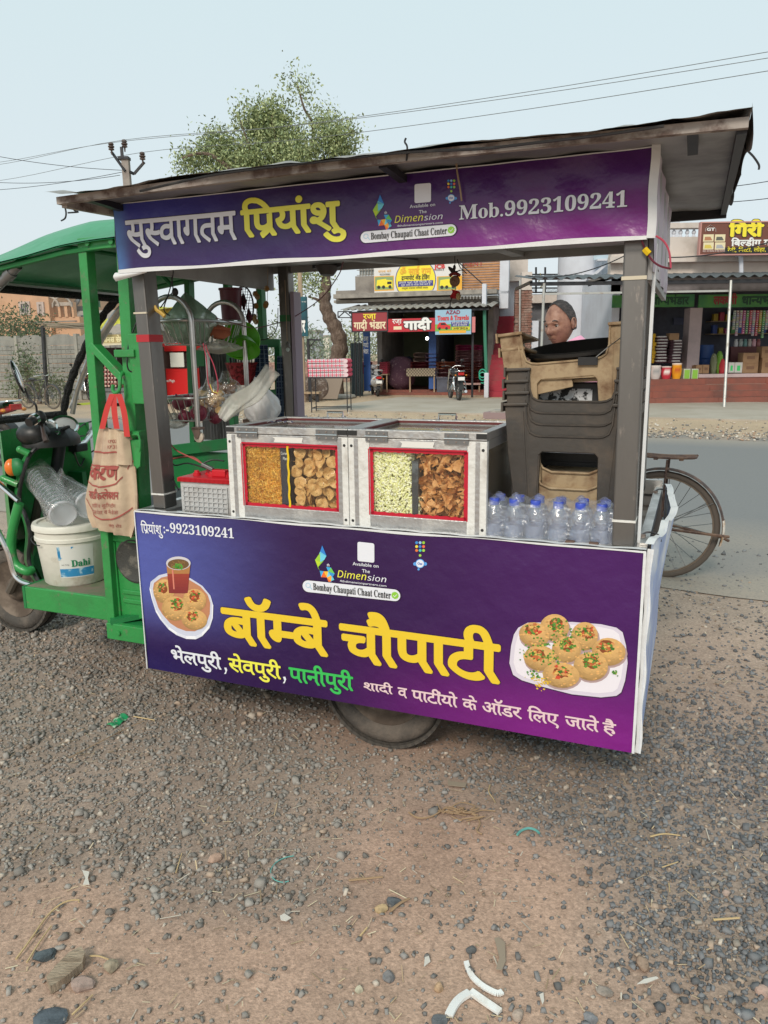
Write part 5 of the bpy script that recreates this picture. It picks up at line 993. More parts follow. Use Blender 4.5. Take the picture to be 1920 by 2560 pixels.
X0=hp[0];skin(t,'body',[(X0+.05,1.0,.62,.14,.15),(X0+.03,.98,.9,.13,.15),(X0,.95,kz-.24,.12,.17),(X0-.02,.92,kz-.14,.055,.055),(X0-.03,.9,kz-.06,.05,.05),(X0-.2,.95,kz-.3,.05,.05),(X0-.26,.7,.95,.04,.04),(X0-.18,.5,1.0,.032,.032),(X0+.2,.95,kz-.3,.05,.05),(X0+.24,.72,.95,.04,.04),(X0+.1,.52,1.0,.032,.032),(X0-.02,.6,.62,.08,.08),(X0-.05,.55,.15,.05,.05)],[(0,1),(1,2),(2,3),(3,4),(2,5),(5,6),(6,7),(2,8),(8,9),(9,10),(0,11),(11,12)],sk_m,1)
skin(t,'shirt',[(X0+.05,1.0,.66,.155,.165),(X0+.03,.98,.9,.145,.165),(X0,.95,kz-.24,.135,.185),(X0-.015,.93,kz-.17,.08,.08),(X0-.2,.95,kz-.3,.07,.07),(X0-.25,.76,1.0,.06,.06),(X0+.2,.95,kz-.3,.07,.07),(X0+.235,.78,1.0,.06,.06)],[(0,1),(1,2),(2,3),(2,4),(4,5),(2,6),(6,7)],mat('white_shirt',(.72,.74,.78),.85),1)
head(t,(X0-.04,.88,kz),R(-10),sk_m,mat('black_hair',(.012,.01,.01),.6),.95,R(-10),False)
for s in(-1,1):hand(t,'hand',(X0-.18 if s<0 else X0+.1,.5,1.0),(X0-.1,.46,.97),(0,0,1),sk_m,.9,s)
part(t,'stool',MB().box(X0-.15,X0+.25,.85,1.2,.0,.5),wood)
bf=gp(72,1022);Bq=Fr((bf[0]-.1,bf[1]+.2),-28+180)
bb=bicycle(Bq,'old black bicycle parked among weeds before the ribbed concrete wall',mat('grey_black_frame',(.06,.06,.065),.5,.3))
def motorbike(fr,label,body_m,name='motorbike',scooter=False,trail_m=None):
 """rear contact at origin, nose towards +u"""
 t=thing(fr,name,label,'motorbike' if not scooter else 'scooter',(0,0,0));r=.30 if not scooter else .23;wb=1.28;wd=.09
 wheel(t,(0,0,r),r,wd,'rear_wheel',5 if not scooter else 0,rimr=.62,rim_m=grey_metal);wheel(t,(wb,0,r),r,.08,'front_wheel',5 if not scooter else 0,rimr=.62,rim_m=grey_metal)
 if not scooter:
  part(t,'tank',MB().grid(lambda s,q:(.62+.27*-math.cos(math.pi*q)*(1 if 1 else 0),.13*math.sin(math.pi*q)**.6*math.cos(2*math.pi*s),.83+.13*math.sin(math.pi*q)**.6*math.sin(2*math.pi*s)+.04*q),20,12),body_m,'all')
  mb=MB();mb.grid(lambda s,q:(-.18+.62*q,.12*math.cos(2*math.pi*s)*(.75+.25*q),.80+.045*math.sin(2*math.pi*s)+.05*(1-q)**2),16,10);part(t,'seat',mb,seatblk,'all')
  mb=MB();mb.grid(lambda s,q:(-.30+.45*q,(.03+.07*q)*math.cos(2*math.pi*s),.74+.07*math.sin(2*math.pi*s)*(.5+.5*q)+.06*(1-q)),16,8);part(t,'tail_cowl',mb,body_m,'all')
  part(t,'engine',MB().box(.42,.72,-.12,.12,.28,.5).lathe([(.09,-.16),(.1,-.1),(.1,.1),(.09,.16)],(.5,0,.36),(0,1,0),16).box(.55,.68,-.08,.08,.5,.68),grey_metal,bevel=.015)
  mb=MB().bar((.35,0,.75),(.48,0,.3),.06).bar((.35,0,.75),(1.0,0,.88),.05).bar((1.0,0,.88),(.72,0,.35),.05);part(t,'frame',mb,steel_dark)
  mb=MB()
  for s in(-1,1):mb.tube([(wb,s*.09,r),(1.02,s*.09,.95)],.02,8).bar((.48,s*.11,.34),(0,s*.11,r),.04).tube([(0,s*.13,r+.04),(.16,s*.12,.72)],.025,8)
  part(t,'suspension',mb,chrome);mb=MB();mb.tube(curve([(.6,-.12,.3),(.3,-.16,.26),(-.2,-.17,.3)]),[.025]*8+[.045]*9,10);part(t,'exhaust',mb,chrome,True)
  mb=MB()
  for s in(-1,1):mb.tube(curve([(-.12,s*.13,.88),(-.3,s*.11,.9),(-.34,0,.9)]),.012,6).tube(curve([(.2,s*.14,.55),(.1,s*.22,.38),(-.02,s*.22,.36),(-.05,s*.18,.55),(.08,s*.14,.68)]),.011,6)
  part(t,'grab_rail',mb,chrome,True)
  part(t,'headlight',MB().lathe([(.02,-.1),(.08,-.06),(.1,0),(.09,.02),(0,.03)],(1.1,0,.86),(1,0,0),16),chrome,True);part(t,'front_mudguard',MB().grid(lambda s,q:(wb+(r+.03)*math.cos(.5+1.9*s),(q-.5)*.11,r+(r+.03-.02*(2*q-1)**2)*math.sin(.5+1.9*s)),14,4),body_m,'all')
  zs,xt=.80,-.30
 else:
  mb=MB();mb.grid(lambda s,q:(-.36+.95*q,(.15+.06*math.sin(math.pi*q))*math.cos(2*math.pi*s),.56+(.15+.06*math.sin(math.pi*min(1,q*1.3)))*math.sin(2*math.pi*s)-.12*q),24,14);part(t,'body',mb,body_m,'all')
  mb=MB();mb.grid(lambda s,q:(-.2+.7*q,.15*math.cos(2*math.pi*s),.78+.05*math.sin(2*math.pi*s)-.03*q),16,8);part(t,'seat',mb,seatblk,'all')
  part(t,'floor_board',MB().box(.5,.95,-.17,.17,.3,.36),black_pl,bevel=.02);mb=MB();mb.grid(lambda s,q:(.95+.14*(s**2)*0+.1*q,(s-.5)*.42*(1-.25*q),.3+.6*q),10,8);part(t,'leg_shield',mb,body_m,'all')
  part(t,'grab_rail',MB().tube(curve([(-.05,-.14,.80),(-.3,-.13,.88),(-.36,0,.89),(-.3,.13,.88),(-.05,.14,.80)]),.02,8),mat('silver_grey',(.5,.5,.5),.4,.4),True)
  part(t,'fork',MB().tube([(wb,0,r),(1.02,0,.9)],.03,8),steel_dark);part(t,'handlebar_cowl',MB().ball((1.0,0,.98),(.1,.14,.08),16,10),body_m,'all');part(t,'engine',MB().box(-.05,.35,-.1,.1,.2,.42),grey_metal,bevel=.02)
  part(t,'front_mudguard',MB().grid(lambda s,q:(wb+(r+.03)*math.cos(.3+2.4*s),(q-.5)*.14,r+(r+.03-.02*(2*q-1)**2)*math.sin(.3+2.4*s)),14,4),body_m,'all');zs,xt=.62,-.37
 mb=MB();mb.grid(lambda s,q:(xt-.02+.03*math.sin(math.pi*s)*-1,(s-.5)*.2,zs-.02+.09*q),10,3);part(t,'tail_light',MB().box(xt-.03,xt,-.09,.09,zs-.02,zs+.06),mat('red_lens',(.45,.01,.01),.25),bevel=.01)
 for s in(-1,1):part(t,'indicator',MB().ball((xt+.03,s*.16,zs-.02),(.04,.03,.025),10,6),mat('amber_lens',(.6,.2,.02),.25),True)
 pt_=part(t,'number_plate',MB().box(xt-.045,xt-.035,-.1,.1,zs-.17,zs-.07),white_p);
 part(t,'rear_mudguard',MB().grid(lambda s,q:((r+.05)*math.cos(1.3+1.7*s),(q-.5)*.13,r+(r+.05)*math.sin(1.3+1.7*s)),12,3),black_pl,'all')
 mb=MB()
 for s in(-1,1):mb.tube(curve([(1.0,0,.98),(.98,s*.12,1.04),(.9,s*.33,1.02)]),.014,8)
 part(t,'handlebar',mb,chrome,True)
 for s in(-1,1):part(t,'grip',MB().tube([(.93,s*.25,1.03),(.89,s*.36,1.015)],.02,8),black_pl);mr_=part(t,'mirror',MB().ball((.95,s*.3,1.2),(.015,.065,.045),14,8),black_pl,True);part(mr_,'mirror_stem',MB().tube([(.95,s*.22,1.04),(.95,s*.3,1.18)],.006,5),steel_dark)
 return t
def face(px,off=0):return Fr(gp(*px),math.degrees(math.atan2(*gp(*px)[::-1]))+off)
motorbike(face((1147,1003),12),'black motorbike parked tail on under the travel agency board',mat('black_paint',(.02,.02,.022),.25))
motorbike(face((944,991),8),'white and grey scooter parked in front of the quilt shop pillar',mat('scooter_white',(.62,.62,.63),.3),'scooter',True)
motorbike(face((226,1001),14),'dark motorbike with red tail lamp parked left of the kiosk',mat('dark_red_paint',(.05,.012,.015),.3))
pf=Fr(gp(16,1168),154+0);t=motorbike(pf,'red motorbike riding out of frame at the left edge beyond the handlebar mirror',mat('metallic_red',(.30,.015,.03),.3))
# ================================================================ the food cart on a green three-wheeler
CF=Fr(gp(983.7,1884.1),-22.2);CF.o=CF.o-CF.n*.12
K=CF.at
def K3(x,y,v):u,z=K(x,y,v);return(u,v,z)
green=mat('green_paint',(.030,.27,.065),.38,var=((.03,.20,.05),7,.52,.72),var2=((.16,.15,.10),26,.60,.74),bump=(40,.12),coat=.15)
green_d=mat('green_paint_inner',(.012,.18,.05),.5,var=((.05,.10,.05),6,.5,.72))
steel=mat('stainless_post',(.21,.20,.19),.36,.85,var=((.13,.122,.115),3,.4,.7),var2=((.34,.30,.27),40,.62,.74),bump=(90,.06,.004),stretch=(1,1,.3))
steelb=mat('stainless_bright',(.60,.59,.57),.28,.9,var=((.42,.40,.38),8,.45,.7))
alu=mat('aluminium_frame',(.50,.50,.50),.38,.8,var=((.60,.58,.55),6,.5,.62),bump=(60,.15));flake=mat('peeling_white_paint',(.70,.69,.66),.6,var=((.52,.49,.45),9,.52,.66),bump=(50,.3))
ceil_m=mat('grey_ceiling_sheet',(.34,.335,.33),.45,.2,var=((.22,.215,.21),3,.4,.7));vinyl=mat('banner_vinyl',(.2,.1,.3),.32,vcol='Col',bump=(8,.55,.02));vin_w=mat('banner_white_back',(.72,.73,.74),.42,bump=(9,.6,.02))
rustbeam=mat('painted_beam',(.36,.32,.29),.75,var=((.15,.11,.095),16,.46,.62),bump=(30,.3));roofskin=mat('crumpled_roof_sheet',(.26,.24,.225),.6,.2,var=((.45,.42,.39),7,.45,.7),bump=(12,.6,.02));under=mat('roof_underside',(.34,.34,.345),.5,.3,var=((.12,.12,.125),2,.4,.7))
cart=thing(CF,'food_cart','green three wheeler snack cart with purple banners, steel posts and flat roof','food cart',(-.07,.57,0))
CV=1.14
Zt=.878
mb=MB().box(-1.0,.845,.012,.045,Zt-.03,Zt).box(-1.0,.845,CV-.03,CV,Zt-.03,Zt+.03).box(-1.0,-.97,.045,CV-.03,Zt-.03,Zt).box(.815,.845,.045,CV-.03,Zt-.03,Zt);part(cart,'counter_rim',mb,steelb)
part(cart,'counter_top',MB().box(-.98,.83,.03,CV-.03,.775,.800),mat('grimy_steel_deck',(.30,.28,.26),.45,.6,var=((.16,.12,.10),7,.45,.65)))
part(cart,'side_panel',MB().box(-1.0,-.98,.03,CV,.30,Zt-.03),ceil_m)
for k,(a,b)in enumerate(((.0,0),(1.11,0))):part(cart,'side_panel',MB().box(-1.0,.845,.022+a,.03+a,.26,Zt-.03),ceil_m)
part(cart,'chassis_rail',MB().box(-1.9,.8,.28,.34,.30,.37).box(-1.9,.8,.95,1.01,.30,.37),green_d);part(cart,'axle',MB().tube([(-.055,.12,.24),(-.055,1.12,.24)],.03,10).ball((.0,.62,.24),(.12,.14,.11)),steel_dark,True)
for n_,vv in(('rear_wheel',.20),('rear_wheel',1.05)):
 w_=wheel(cart,(-.055,vv,.24),.24,.095,n_,0,tyre_m=mat('dusty_cart_tyre',(.075,.066,.058),.85,var=((.17,.14,.115),9,.42,.68),bump=(120,.3)),rimr=.66,rim_m=mat('dusty_rim',(.20,.155,.12),.7,.3,var=((.12,.09,.07),8,.4,.6)));sgn=-1 if vv<.6 else 1
 part(w_,'rim_disc',MB().lathe([(.155,sgn*.035),(.13,sgn*.012),(.075,sgn*.012),(.06,sgn*.04),(.03,sgn*.06),(0,sgn*.06)],(-.055,vv,.24),(0,1,0),28,cap=False),MATS['dusty_rim'],True)
tread=MB().box(-.016,.016,-.046,-.008,-.006,.007).box(-.003,.028,.008,.046,-.006,.007).mesh('tread_block',rubber)
def treads(w_,c,r,n=46):
 for k in range(n):
  a=2*math.pi*k/n;o=bpy.data.objects.new('tread_block',tread);COL.objects.link(o);o.parent=w_;o.location=Vector((c[0]+r*math.cos(a),c[1],c[2]+r*math.sin(a)))-Vector(LOCS[w_.name]);o.rotation_euler=(0,-a+math.pi/2,0)
treads([c for c in cart.children if c.name.startswith('rear_wheel')][0],(-.055,.20,.24),.238)
def post(x0,x1,y0,y1,z0,z1,m=steel):
 return part(cart,'post',MB().box(x0,x1,y0,y1,z0,z1),m,bevel=.006)
zb=1.745
def lean(ub,ut,v,zb_,zt_,w_=.062,d_=.062):
 mb=MB();h=w_/2;mb.add([(ub-h,v,zb_),(ub+h,v,zb_),(ub+h,v+d_,zb_),(ub-h,v+d_,zb_),(ut-h,v,zt_),(ut+h,v,zt_),(ut+h,v+d_,zt_),(ut-h,v+d_,zt_)],[(3,2,1,0),(4,5,6,7),(0,1,5,4),(1,2,6,5),(2,3,7,6),(3,0,4,7)]);return part(cart,'post',mb,steel,bevel=.005)
lean(-.925,-.95,.05,Zt,1.95,.055,.075);lean(.777,.768,.03,Zt,1.95,.064,.075);lean(.755,.745,1.0,Zt,1.95,.05,.06);lean(-.89,-.90,1.03,Zt,1.97,.055,.06)
part(cart,'post_trim',MB().box(.813,.822,.095,.11,Zt,1.74),mat('white_plastic_trim',(.72,.74,.76),.4));part(cart,'post_trim',MB().box(-.857,-.838,1.02,1.09,Zt,1.74),mat('lilac_trim',(.32,.26,.33),.5))
for(u,v,z,m,h)in((-.9265,.05,.935,flake,.006),(-.944,.05,1.605,mat('string_cream',(.6,.54,.42),.8),.006),(-.9405,.05,1.515,mat('red_tape',(.42,.02,.03),.6),.026),(.776,.03,.955,flake,.007),(.769,.03,1.645,MATS['string_cream'],.010),(-.894,1.03,1.62,green_d,.03)):
 a=.030 if v<.04 else .0285;w2=.0335 if v==.03 else .029;d=.077 if v<1 else .062;part(cart,'post_band',MB().box(u-w2,u+w2,v-.0025,v+d+.0005,z-h/2,z+h/2),m)
for nm,b in(('front_header',(-.985,.805,.012,.05,1.755,1.96)),('back_header',(-.985,.805,1.06,1.08,1.83,1.99)),('side_header',(-.985,-.965,.05,1.06,1.752,1.96)),('side_header',(.80,.815,.05,1.06,1.64,1.95))):part(cart,nm,MB().box(*b),ceil_m)
for v in(.35,.70):part(cart,'ceiling_bar',MB().box(-.96,.8,v,v+.03,1.93,1.955),steel_dark)
part(cart,'ceiling_bar',MB().bar((-.35,.05,1.78),(-.25,1.06,1.84),.05,.02).bar((.28,.05,1.79),(.22,1.06,1.85),.05,.02),ceil_m)
part(cart,'ceiling_panel',MB().add([(-.96,.05,1.775),(.80,.05,1.775),(.80,1.06,1.86),(-.96,1.06,1.86)],[(0,1,2,3)]).add([(-.96,.05,1.78),(.80,.05,1.78),(.80,1.06,1.865),(-.96,1.06,1.865)],[(3,2,1,0)]),ceil_m)
vF,vB=-.19,1.36;uA,uB=-1.055,1.02
def roofz(u,v):t=(u-uA)/(uB-uA);return 1.970+.10*(v-vF)/(vB-vF)*.5+.012*math.sin(t*3.1)
mb=MB();N=40
for i in range(N):
 a,b=uA+(uB-uA)*i/N,uA+(uB-uA)*(i+1)/N;za,zb2=roofz(a,vF),roofz(b,vF);mb.add([(a,vF,za-.023),(b,vF,zb2-.023),(b,vF,zb2),(a,vF,za),(a,vF+.02,za-.023),(b,vF+.02,zb2-.023),(b,vF+.02,zb2),(a,vF+.02,za)],[(0,1,2,3),(5,4,7,6),(3,2,6,7),(4,5,1,0)])
part(cart,'roof_front_beam',mb,rustbeam)
part(cart,'roof_back_beam',MB().bar((uA,vB,roofz(uA,vB)-.02),(uB,vB,roofz(uB,vB)-.02),.02,.04),steel_dark);part(cart,'roof_side_beam',MB().bar((uB-.012,vF+.02,roofz(uB,vF)-.016),(uB-.012,vB,roofz(uB,vB)-.016),.022,.03),steel_dark);part(cart,'roof_side_beam',MB().bar((uA+.012,vF+.02,roofz(uA,vF)-.016),(uA+.012,vB,roofz(uA,vB)-.016),.022,.03),rustbeam)
mb=MB();mb.grid(lambda s,t:(uA+.012+(uB-uA-.024)*s,vF+.018+(vB-vF-.018)*t,roofz(uA+(uB-uA)*s,vF+(vB-vF)*t)-.006-.004*math.sin(s*60)*math.sin(t*9)),60,14);part(cart,'roof_underside',mb,under,True)
mb=MB()
def rs(s,t):
 u=uA-.02+(uB-uA+.028)*s;v=vF-.03+(vB-vF+.06)*t;e=max(0,1-t/.05);n1=fbm(np.array([u*3.]),np.array([v*2.]),1.7,60)[0]-.5;n2=fbm(np.array([u*9.]),np.array([v*5.]),1.3,61)[0]-.5
 z=roofz(u,v)+.012+.026*n1*(1.0 if t<.3 else .6)+.02*n2;er=max(0,1-(1-s)/.06)
 z+=er*(.008*math.sin(t*14)+.010)+max(0,s-.75)*.10*abs(fbm(np.array([u*9.]),np.array([v*6.]),1.1,66)[0]-.4)+max(0,1-s/.04)*.014;z=max(z,roofz(u,v)+.004)
 if t<.012:z-=.012+.012*n2
 return(u,v+.02*n1,z)
mb.grid(rs,110,24);part(cart,'roof_sheet',mb,roofskin,True)
mb=MB();mb.grid(lambda s,t:(uB+.004+.008*t+.004*math.sin(s*17),vF+(vB-vF)*s,roofz(uB,vF+(vB-vF)*s)+.03-.07*t*(1-.6*s)+.010*t*math.sin(s*23+t*3)),40,4);part(cart,'roof_torn_edge',mb,roofskin,True)
for k,(x,y)in enumerate(((-.95,1.95),(.1,1.97),(.9,1.985))):part(cart,'roof_strut',MB().bar((x,.02,1.955),(x,vF+.03,1.965),.025,.02),steel_dark)
part(cart,'roof_strut',MB().bar((-.985,.1,1.955),(-1.03,.1,1.97),.03,.02),steel_dark)
def sm(a,b,x):t=max(0,min(1,(x-a)/(b-a)));return t*t*(3-2*t)
def mixc(a,b,t):return tuple(p+(q-p)*t for p,q in zip(a,b))
C_blue,C_deep,C_nav,C_pur,C_mag=lin(80,90,164),lin(56,22,84),lin(34,22,84),lin(74,22,98),lin(128,28,130)
def low_c(s,t):
 c=mixc(lin(46,20,72),C_pur,sm(.45,1,s)*.8);c=mixc(c,C_blue,sm(.42,0,s)*sm(.12,.55,t)*(1-.45*sm(.75,1.1,t)));c=mixc(c,C_nav,sm(.3,0,s)*sm(.35,0,t));return mixc(c,C_mag,sm(.35,.95,s)*sm(.55,0,t)*.95)
def up_c(s,t):
 c=mixc(lin(50,28,88),C_pur,sm(.3,1,s));c=mixc(c,lin(66,70,160),sm(.42,0,s)*sm(.2,.95,t));c=mixc(c,lin(80,130,190),sm(.04,0,s)*.7);return mixc(c,C_mag,sm(.35,.9,s)*sm(.8,0,t)*.95)
LB=(-1.0,.845,.236,Zt-.003);UBx=(-.981,.80,1.748,1.972)
def dL(u,z):return .0025*math.sin(u*5+z*3)*math.sin(z*4)
def dU(u,z):
 return(1-.99*math.exp(-((u-.03)/.30)**6))*dU0(u,z)
def dU0(u,z):
 t=(z-UBx[2])/(UBx[3]-UBx[2]);return .004*math.sin(u*6.3+z*9)+.0035*math.sin(u*15-z*30)*sm(.2,1,u+.2)+.003*math.sin(u*31+40*z)*(.3+.7*sm(.0,.8,u))*0.8
def pL(u,z,l=0):return(u,-.001-l+dL(u,z),z)
def pU(u,z,l=0):return(u,-.001-l+dU(u,z),z)
ban_l=None
def banner(name,B,pf_,cf,nu,nv):
 mb=MB();mb.grid(lambda s,t:pf_(B[0]+(B[1]-B[0])*s,B[2]+(B[3]-B[2])*t),nu,nv);return part(cart,name,mb,vinyl,True,cfn=lambda p:cf((p[0]-B[0])/(B[1]-B[0]),(p[2]-B[2])/(B[3]-B[2])))
lowb=banner('lower_banner',LB,pL,low_c,110,44);upb=banner('upper_banner',UBx,pU,up_c,130,20)
lowb['label']='large purple lower banner with yellow lettering';upb['label']='long purple upper banner with phone number'
mb=MB();mb.grid(lambda s,t:(LB[0]+(LB[1]-LB[0])*s,-.003+.02*t,LB[3]+.0015+.004*abs(math.sin(s*40))*(1 if s<2 else 0)+.002),80,2);part(lowb,'folded_edge',mb,vin_w,True)
mb=MB();mb.grid(lambda s,t:(LB[0]+(LB[1]-LB[0])*s,-.0045,LB[3]+.003-t*(.006+.004*math.sin(s*19)*math.sin(s*7))),100,1);part(lowb,'white_border',mb,vin_w)
for(a,b,c,d)in((LB[1]-.007,LB[1]+.001,LB[2],LB[3]),(LB[0]-.001,LB[0]+.003,LB[2],LB[3])):part(lowb,'white_border',MB().box(a,b,-.006,-.0042,c,d),vin_w)
mb=MB();mb.grid(lambda s,t:(UBx[0]+(UBx[1]-UBx[0])*s,dU(0,0)*0-.006+.0*t,UBx[2]-.008+t*(.012+.003*math.sin(s*23))),120,1);part(upb,'white_border',mb,vin_w)
part(upb,'white_border',MB().grid(lambda s,t:(UBx[0]+(UBx[1]-UBx[0])*s,pU(UBx[0]+(UBx[1]-UBx[0])*s,UBx[3])[1]-.002,UBx[3]-.003*t),120,1),vin_w)
mb=MB();mb.grid(lambda s,t:(UBx[1]-.002+.022*s+.0015*math.sin(t*9),-.010+.012*s,UBx[2]-.005+(UBx[3]-UBx[2]+.012)*t),6,16);part(upb,'folded_edge',mb,vin_w,True)
mb=MB();mb.grid(lambda s,t:(UBx[0]-.05*(t**1.3)*(1-s)-.004+.002*math.sin(t*12),-.003+.06*(1-s),UBx[2]-.02*(1-s)+(UBx[3]-UBx[2]+.035)*t),8,20);part(upb,'folded_edge',mb,vin_w,True)
mb=MB();mb.grid(lambda s,t:(UBx[0]-.02+.14*s,.001-.012*math.sin(3.14*t)*(1-s*.7),UBx[2]-.03*t*(1-s*.8)-.004),12,6);part(upb,'folded_edge',mb,vin_w,True)
sb=MB();sb.grid(lambda s,t:(.852+.05*math.sin(3.14*min(1,s*1.0))*t**2+.005*math.sin(s*16)*t**2+.006,.0+CV*.99*s,.236+(Zt+.02-.236)*t+.008*math.sin(s*30)*(t>.95)),60,24)
sideb=part(cart,'side_banner',sb,mat('side_banner_print',(.3,.42,.75),.34,var=((.68,.72,.80),4,.5,.62),bump=(7,.5,.02)),True)
sb=MB();sb.grid(lambda s,t:(.852+.05*math.sin(3.14*s)+.005*math.sin(s*16)+.012-.024*t,CV*.99*s,Zt+.021+.008*math.sin(s*30)+.003*math.sin(s*55)),60,2);part(sideb,'folded_edge',sb,vin_w,True)
mb=MB();mb.grid(lambda s,t:(.8455+.018*s+.003*math.sin(t*20),.004-.004*s,.236+(Zt-.23)*t),3,24);part(sideb,'white_border',mb,vin_w,True);part(cart,'corner_strip',MB().box(.846,.8485,.004,.02,.24,Zt-.03),black_p)
part(cart,'side_rail',MB().box(.822,.846,.06,CV,Zt+.001,Zt+.008),steelb)
for v in(.14,.93):part(cart,'cable_tie',MB().tube(curve([(.82,v,Zt+.012),(.84,v+.01,Zt+.022),(.87,v,Zt+.018),(.88,v-.01,Zt)]),.003,5),steel_dark);part(cart,'bolt',MB().lathe([(.010,0),(.010,.008),(0,.009)],(.825,v,Zt+.008),n=8),rustbeam)
mb=MB();mb.grid(lambda s,t:(.817+.003*math.sin(s*22)+.002*math.sin(t*13),.02+1.0*s,1.66+.30*t),60,8);part(cart,'side_valance',mb,mat('valance_print',(.42,.34,.42),.45,var=((.60,.58,.60),5,.45,.6),bump=(8,.4,.02)),True)
part(cart,'loose_slat',MB().bar(K3(1622,596,.30),K3(1643,680,.30),.028,.010),mat('old_dark_slat',(.14,.11,.10),.8))
ym,wm=mat('yellow_letters',lin(232,198,52),.36),mat('white_letters',lin(226,228,236),.36);yl,gl,pl=mat('lemon_letters',lin(236,232,84),.36),mat('green_letters',lin(60,190,90),.36),mat('blush_letters',lin(228,200,204),.36);dk=mat('letter_outline',(.03,.012,.05),.4)
def hb(x0,y0,x1,y1,yb):
 """head line from (x0,y0) to (x1,y1), foot of the last letter at yb"""
 a,b=K(x0,y0),K(x1,y1);return(a[0],b[0],K(x1,yb)[1],(a[1]+b[1])/2)
def pr(ban,word,box,m,pf_,script='D',bold=.0,foot=False,outline=0,sit=0,k=10):
 if outline:mb=MB();write(mb,word,pf_,box,script,bold+outline,foot=foot,sit=.0012+sit,k=12,step=.00006);part(ban,'lettering',mb,dk)
 mb=MB();write(mb,word,pf_,box,script,bold,foot=foot,sit=.002+sit,k=k,step=.00005);part(ban,'lettering',mb,m)
def lbx(x0,yt,x1,yb):xm,ym_=(x0+x1)/2,(yt+yb)/2;return(K(x0,ym_)[0],K(x1,ym_)[0],K(xm,yb)[1],K(xm,yt)[1])
pr(upb,'सुस्वागतम',hb(317,553,587,530,598),wm,pU,'D',.018,True,.016)
pr(upb,'प्रियांशु',hb(603,528,862,504,572),yl,pU,'D',.028,True,.016)
DG={'0':'𝟎','1':'𝟏','2':'𝟐','3':'𝟑','4':'𝟒','9':'𝟗'};num=''.join(DG[c]for c in '9923109241')
def lb2(x0,yt0,yb0,x1,yt1,yb1):return(K(x0,yb0)[0],K(x1,yb1)[0],(K(x0,yb0)[1]+K(x1,yb1)[1])/2,(K(x0,yt0)[1]+K(x1,yt1)[1])/2)
pr(upb,'𝐌𝐨𝐛.'+num,lb2(1149,515,549,1567,478,516),wm,pU,'S',.008,False,.02)
pr(lowb,'प्रियांशु',hb(353,1309,407,1315,1336),wm,pL,'D',.014,True);pr(lowb,':-',lb2(411,1316,1332,424,1318,1334),wm,pL,'X',.01);pr(lowb,num,lb2(427,1309,1331,586,1321,1345),wm,pL,'S',.004)
pr(lowb,'बॉम्बे',hb(557,1517,815,1558,1638),ym,pL,'D',.030,True,.011);pr(lowb,'चौपाटी',hb(852,1558,1248,1618,1706),ym,pL,'D',.030,True,.011)
pr(lowb,'भेलपुरी',hb(429,1627,553,1640,1672),wm,pL,'D',.02,True,.012);pr(lowb,'सेवपुरी',hb(573,1647,702,1662,1696),yl,pL,'D',.02,True,.012);pr(lowb,'पानीपुरी',hb(724,1670,882,1690,1726),gl,pL,'D',.022,True,.012)
for x,y in((566,1676),(713,1699)):u,z=K(x,y);part(lowb,'lettering',MB().poly([pL(u+a,z+b,.002)for a,b in((-.006,.012),(.004,.014),(.007,.004),(.0,-.012),(-.008,-.014),(-.001,-.002))][::-1]),wm)
for wd,x0,y0,x1,y1,yb in(('शादी',910,1706,981,1716,1735),('व',995,1718,1017,1722,1745),('पार्टीयो',1030,1725,1143,1743,1768),('के',1157,1746,1192,1752,1776),('ऑडर',1207,1752,1305,1771,1796),('लिए',1320,1772,1398,1787,1812),('जाते',1414,1789,1497,1801,1828),('है',1508,1804,1540,1810,1834)):
 pr(lowb,wd,hb(x0,y0,x1,y1,yb),pl,pL,'D',.018,True)
cL=lambda r,g,b:lin(r,g,b)
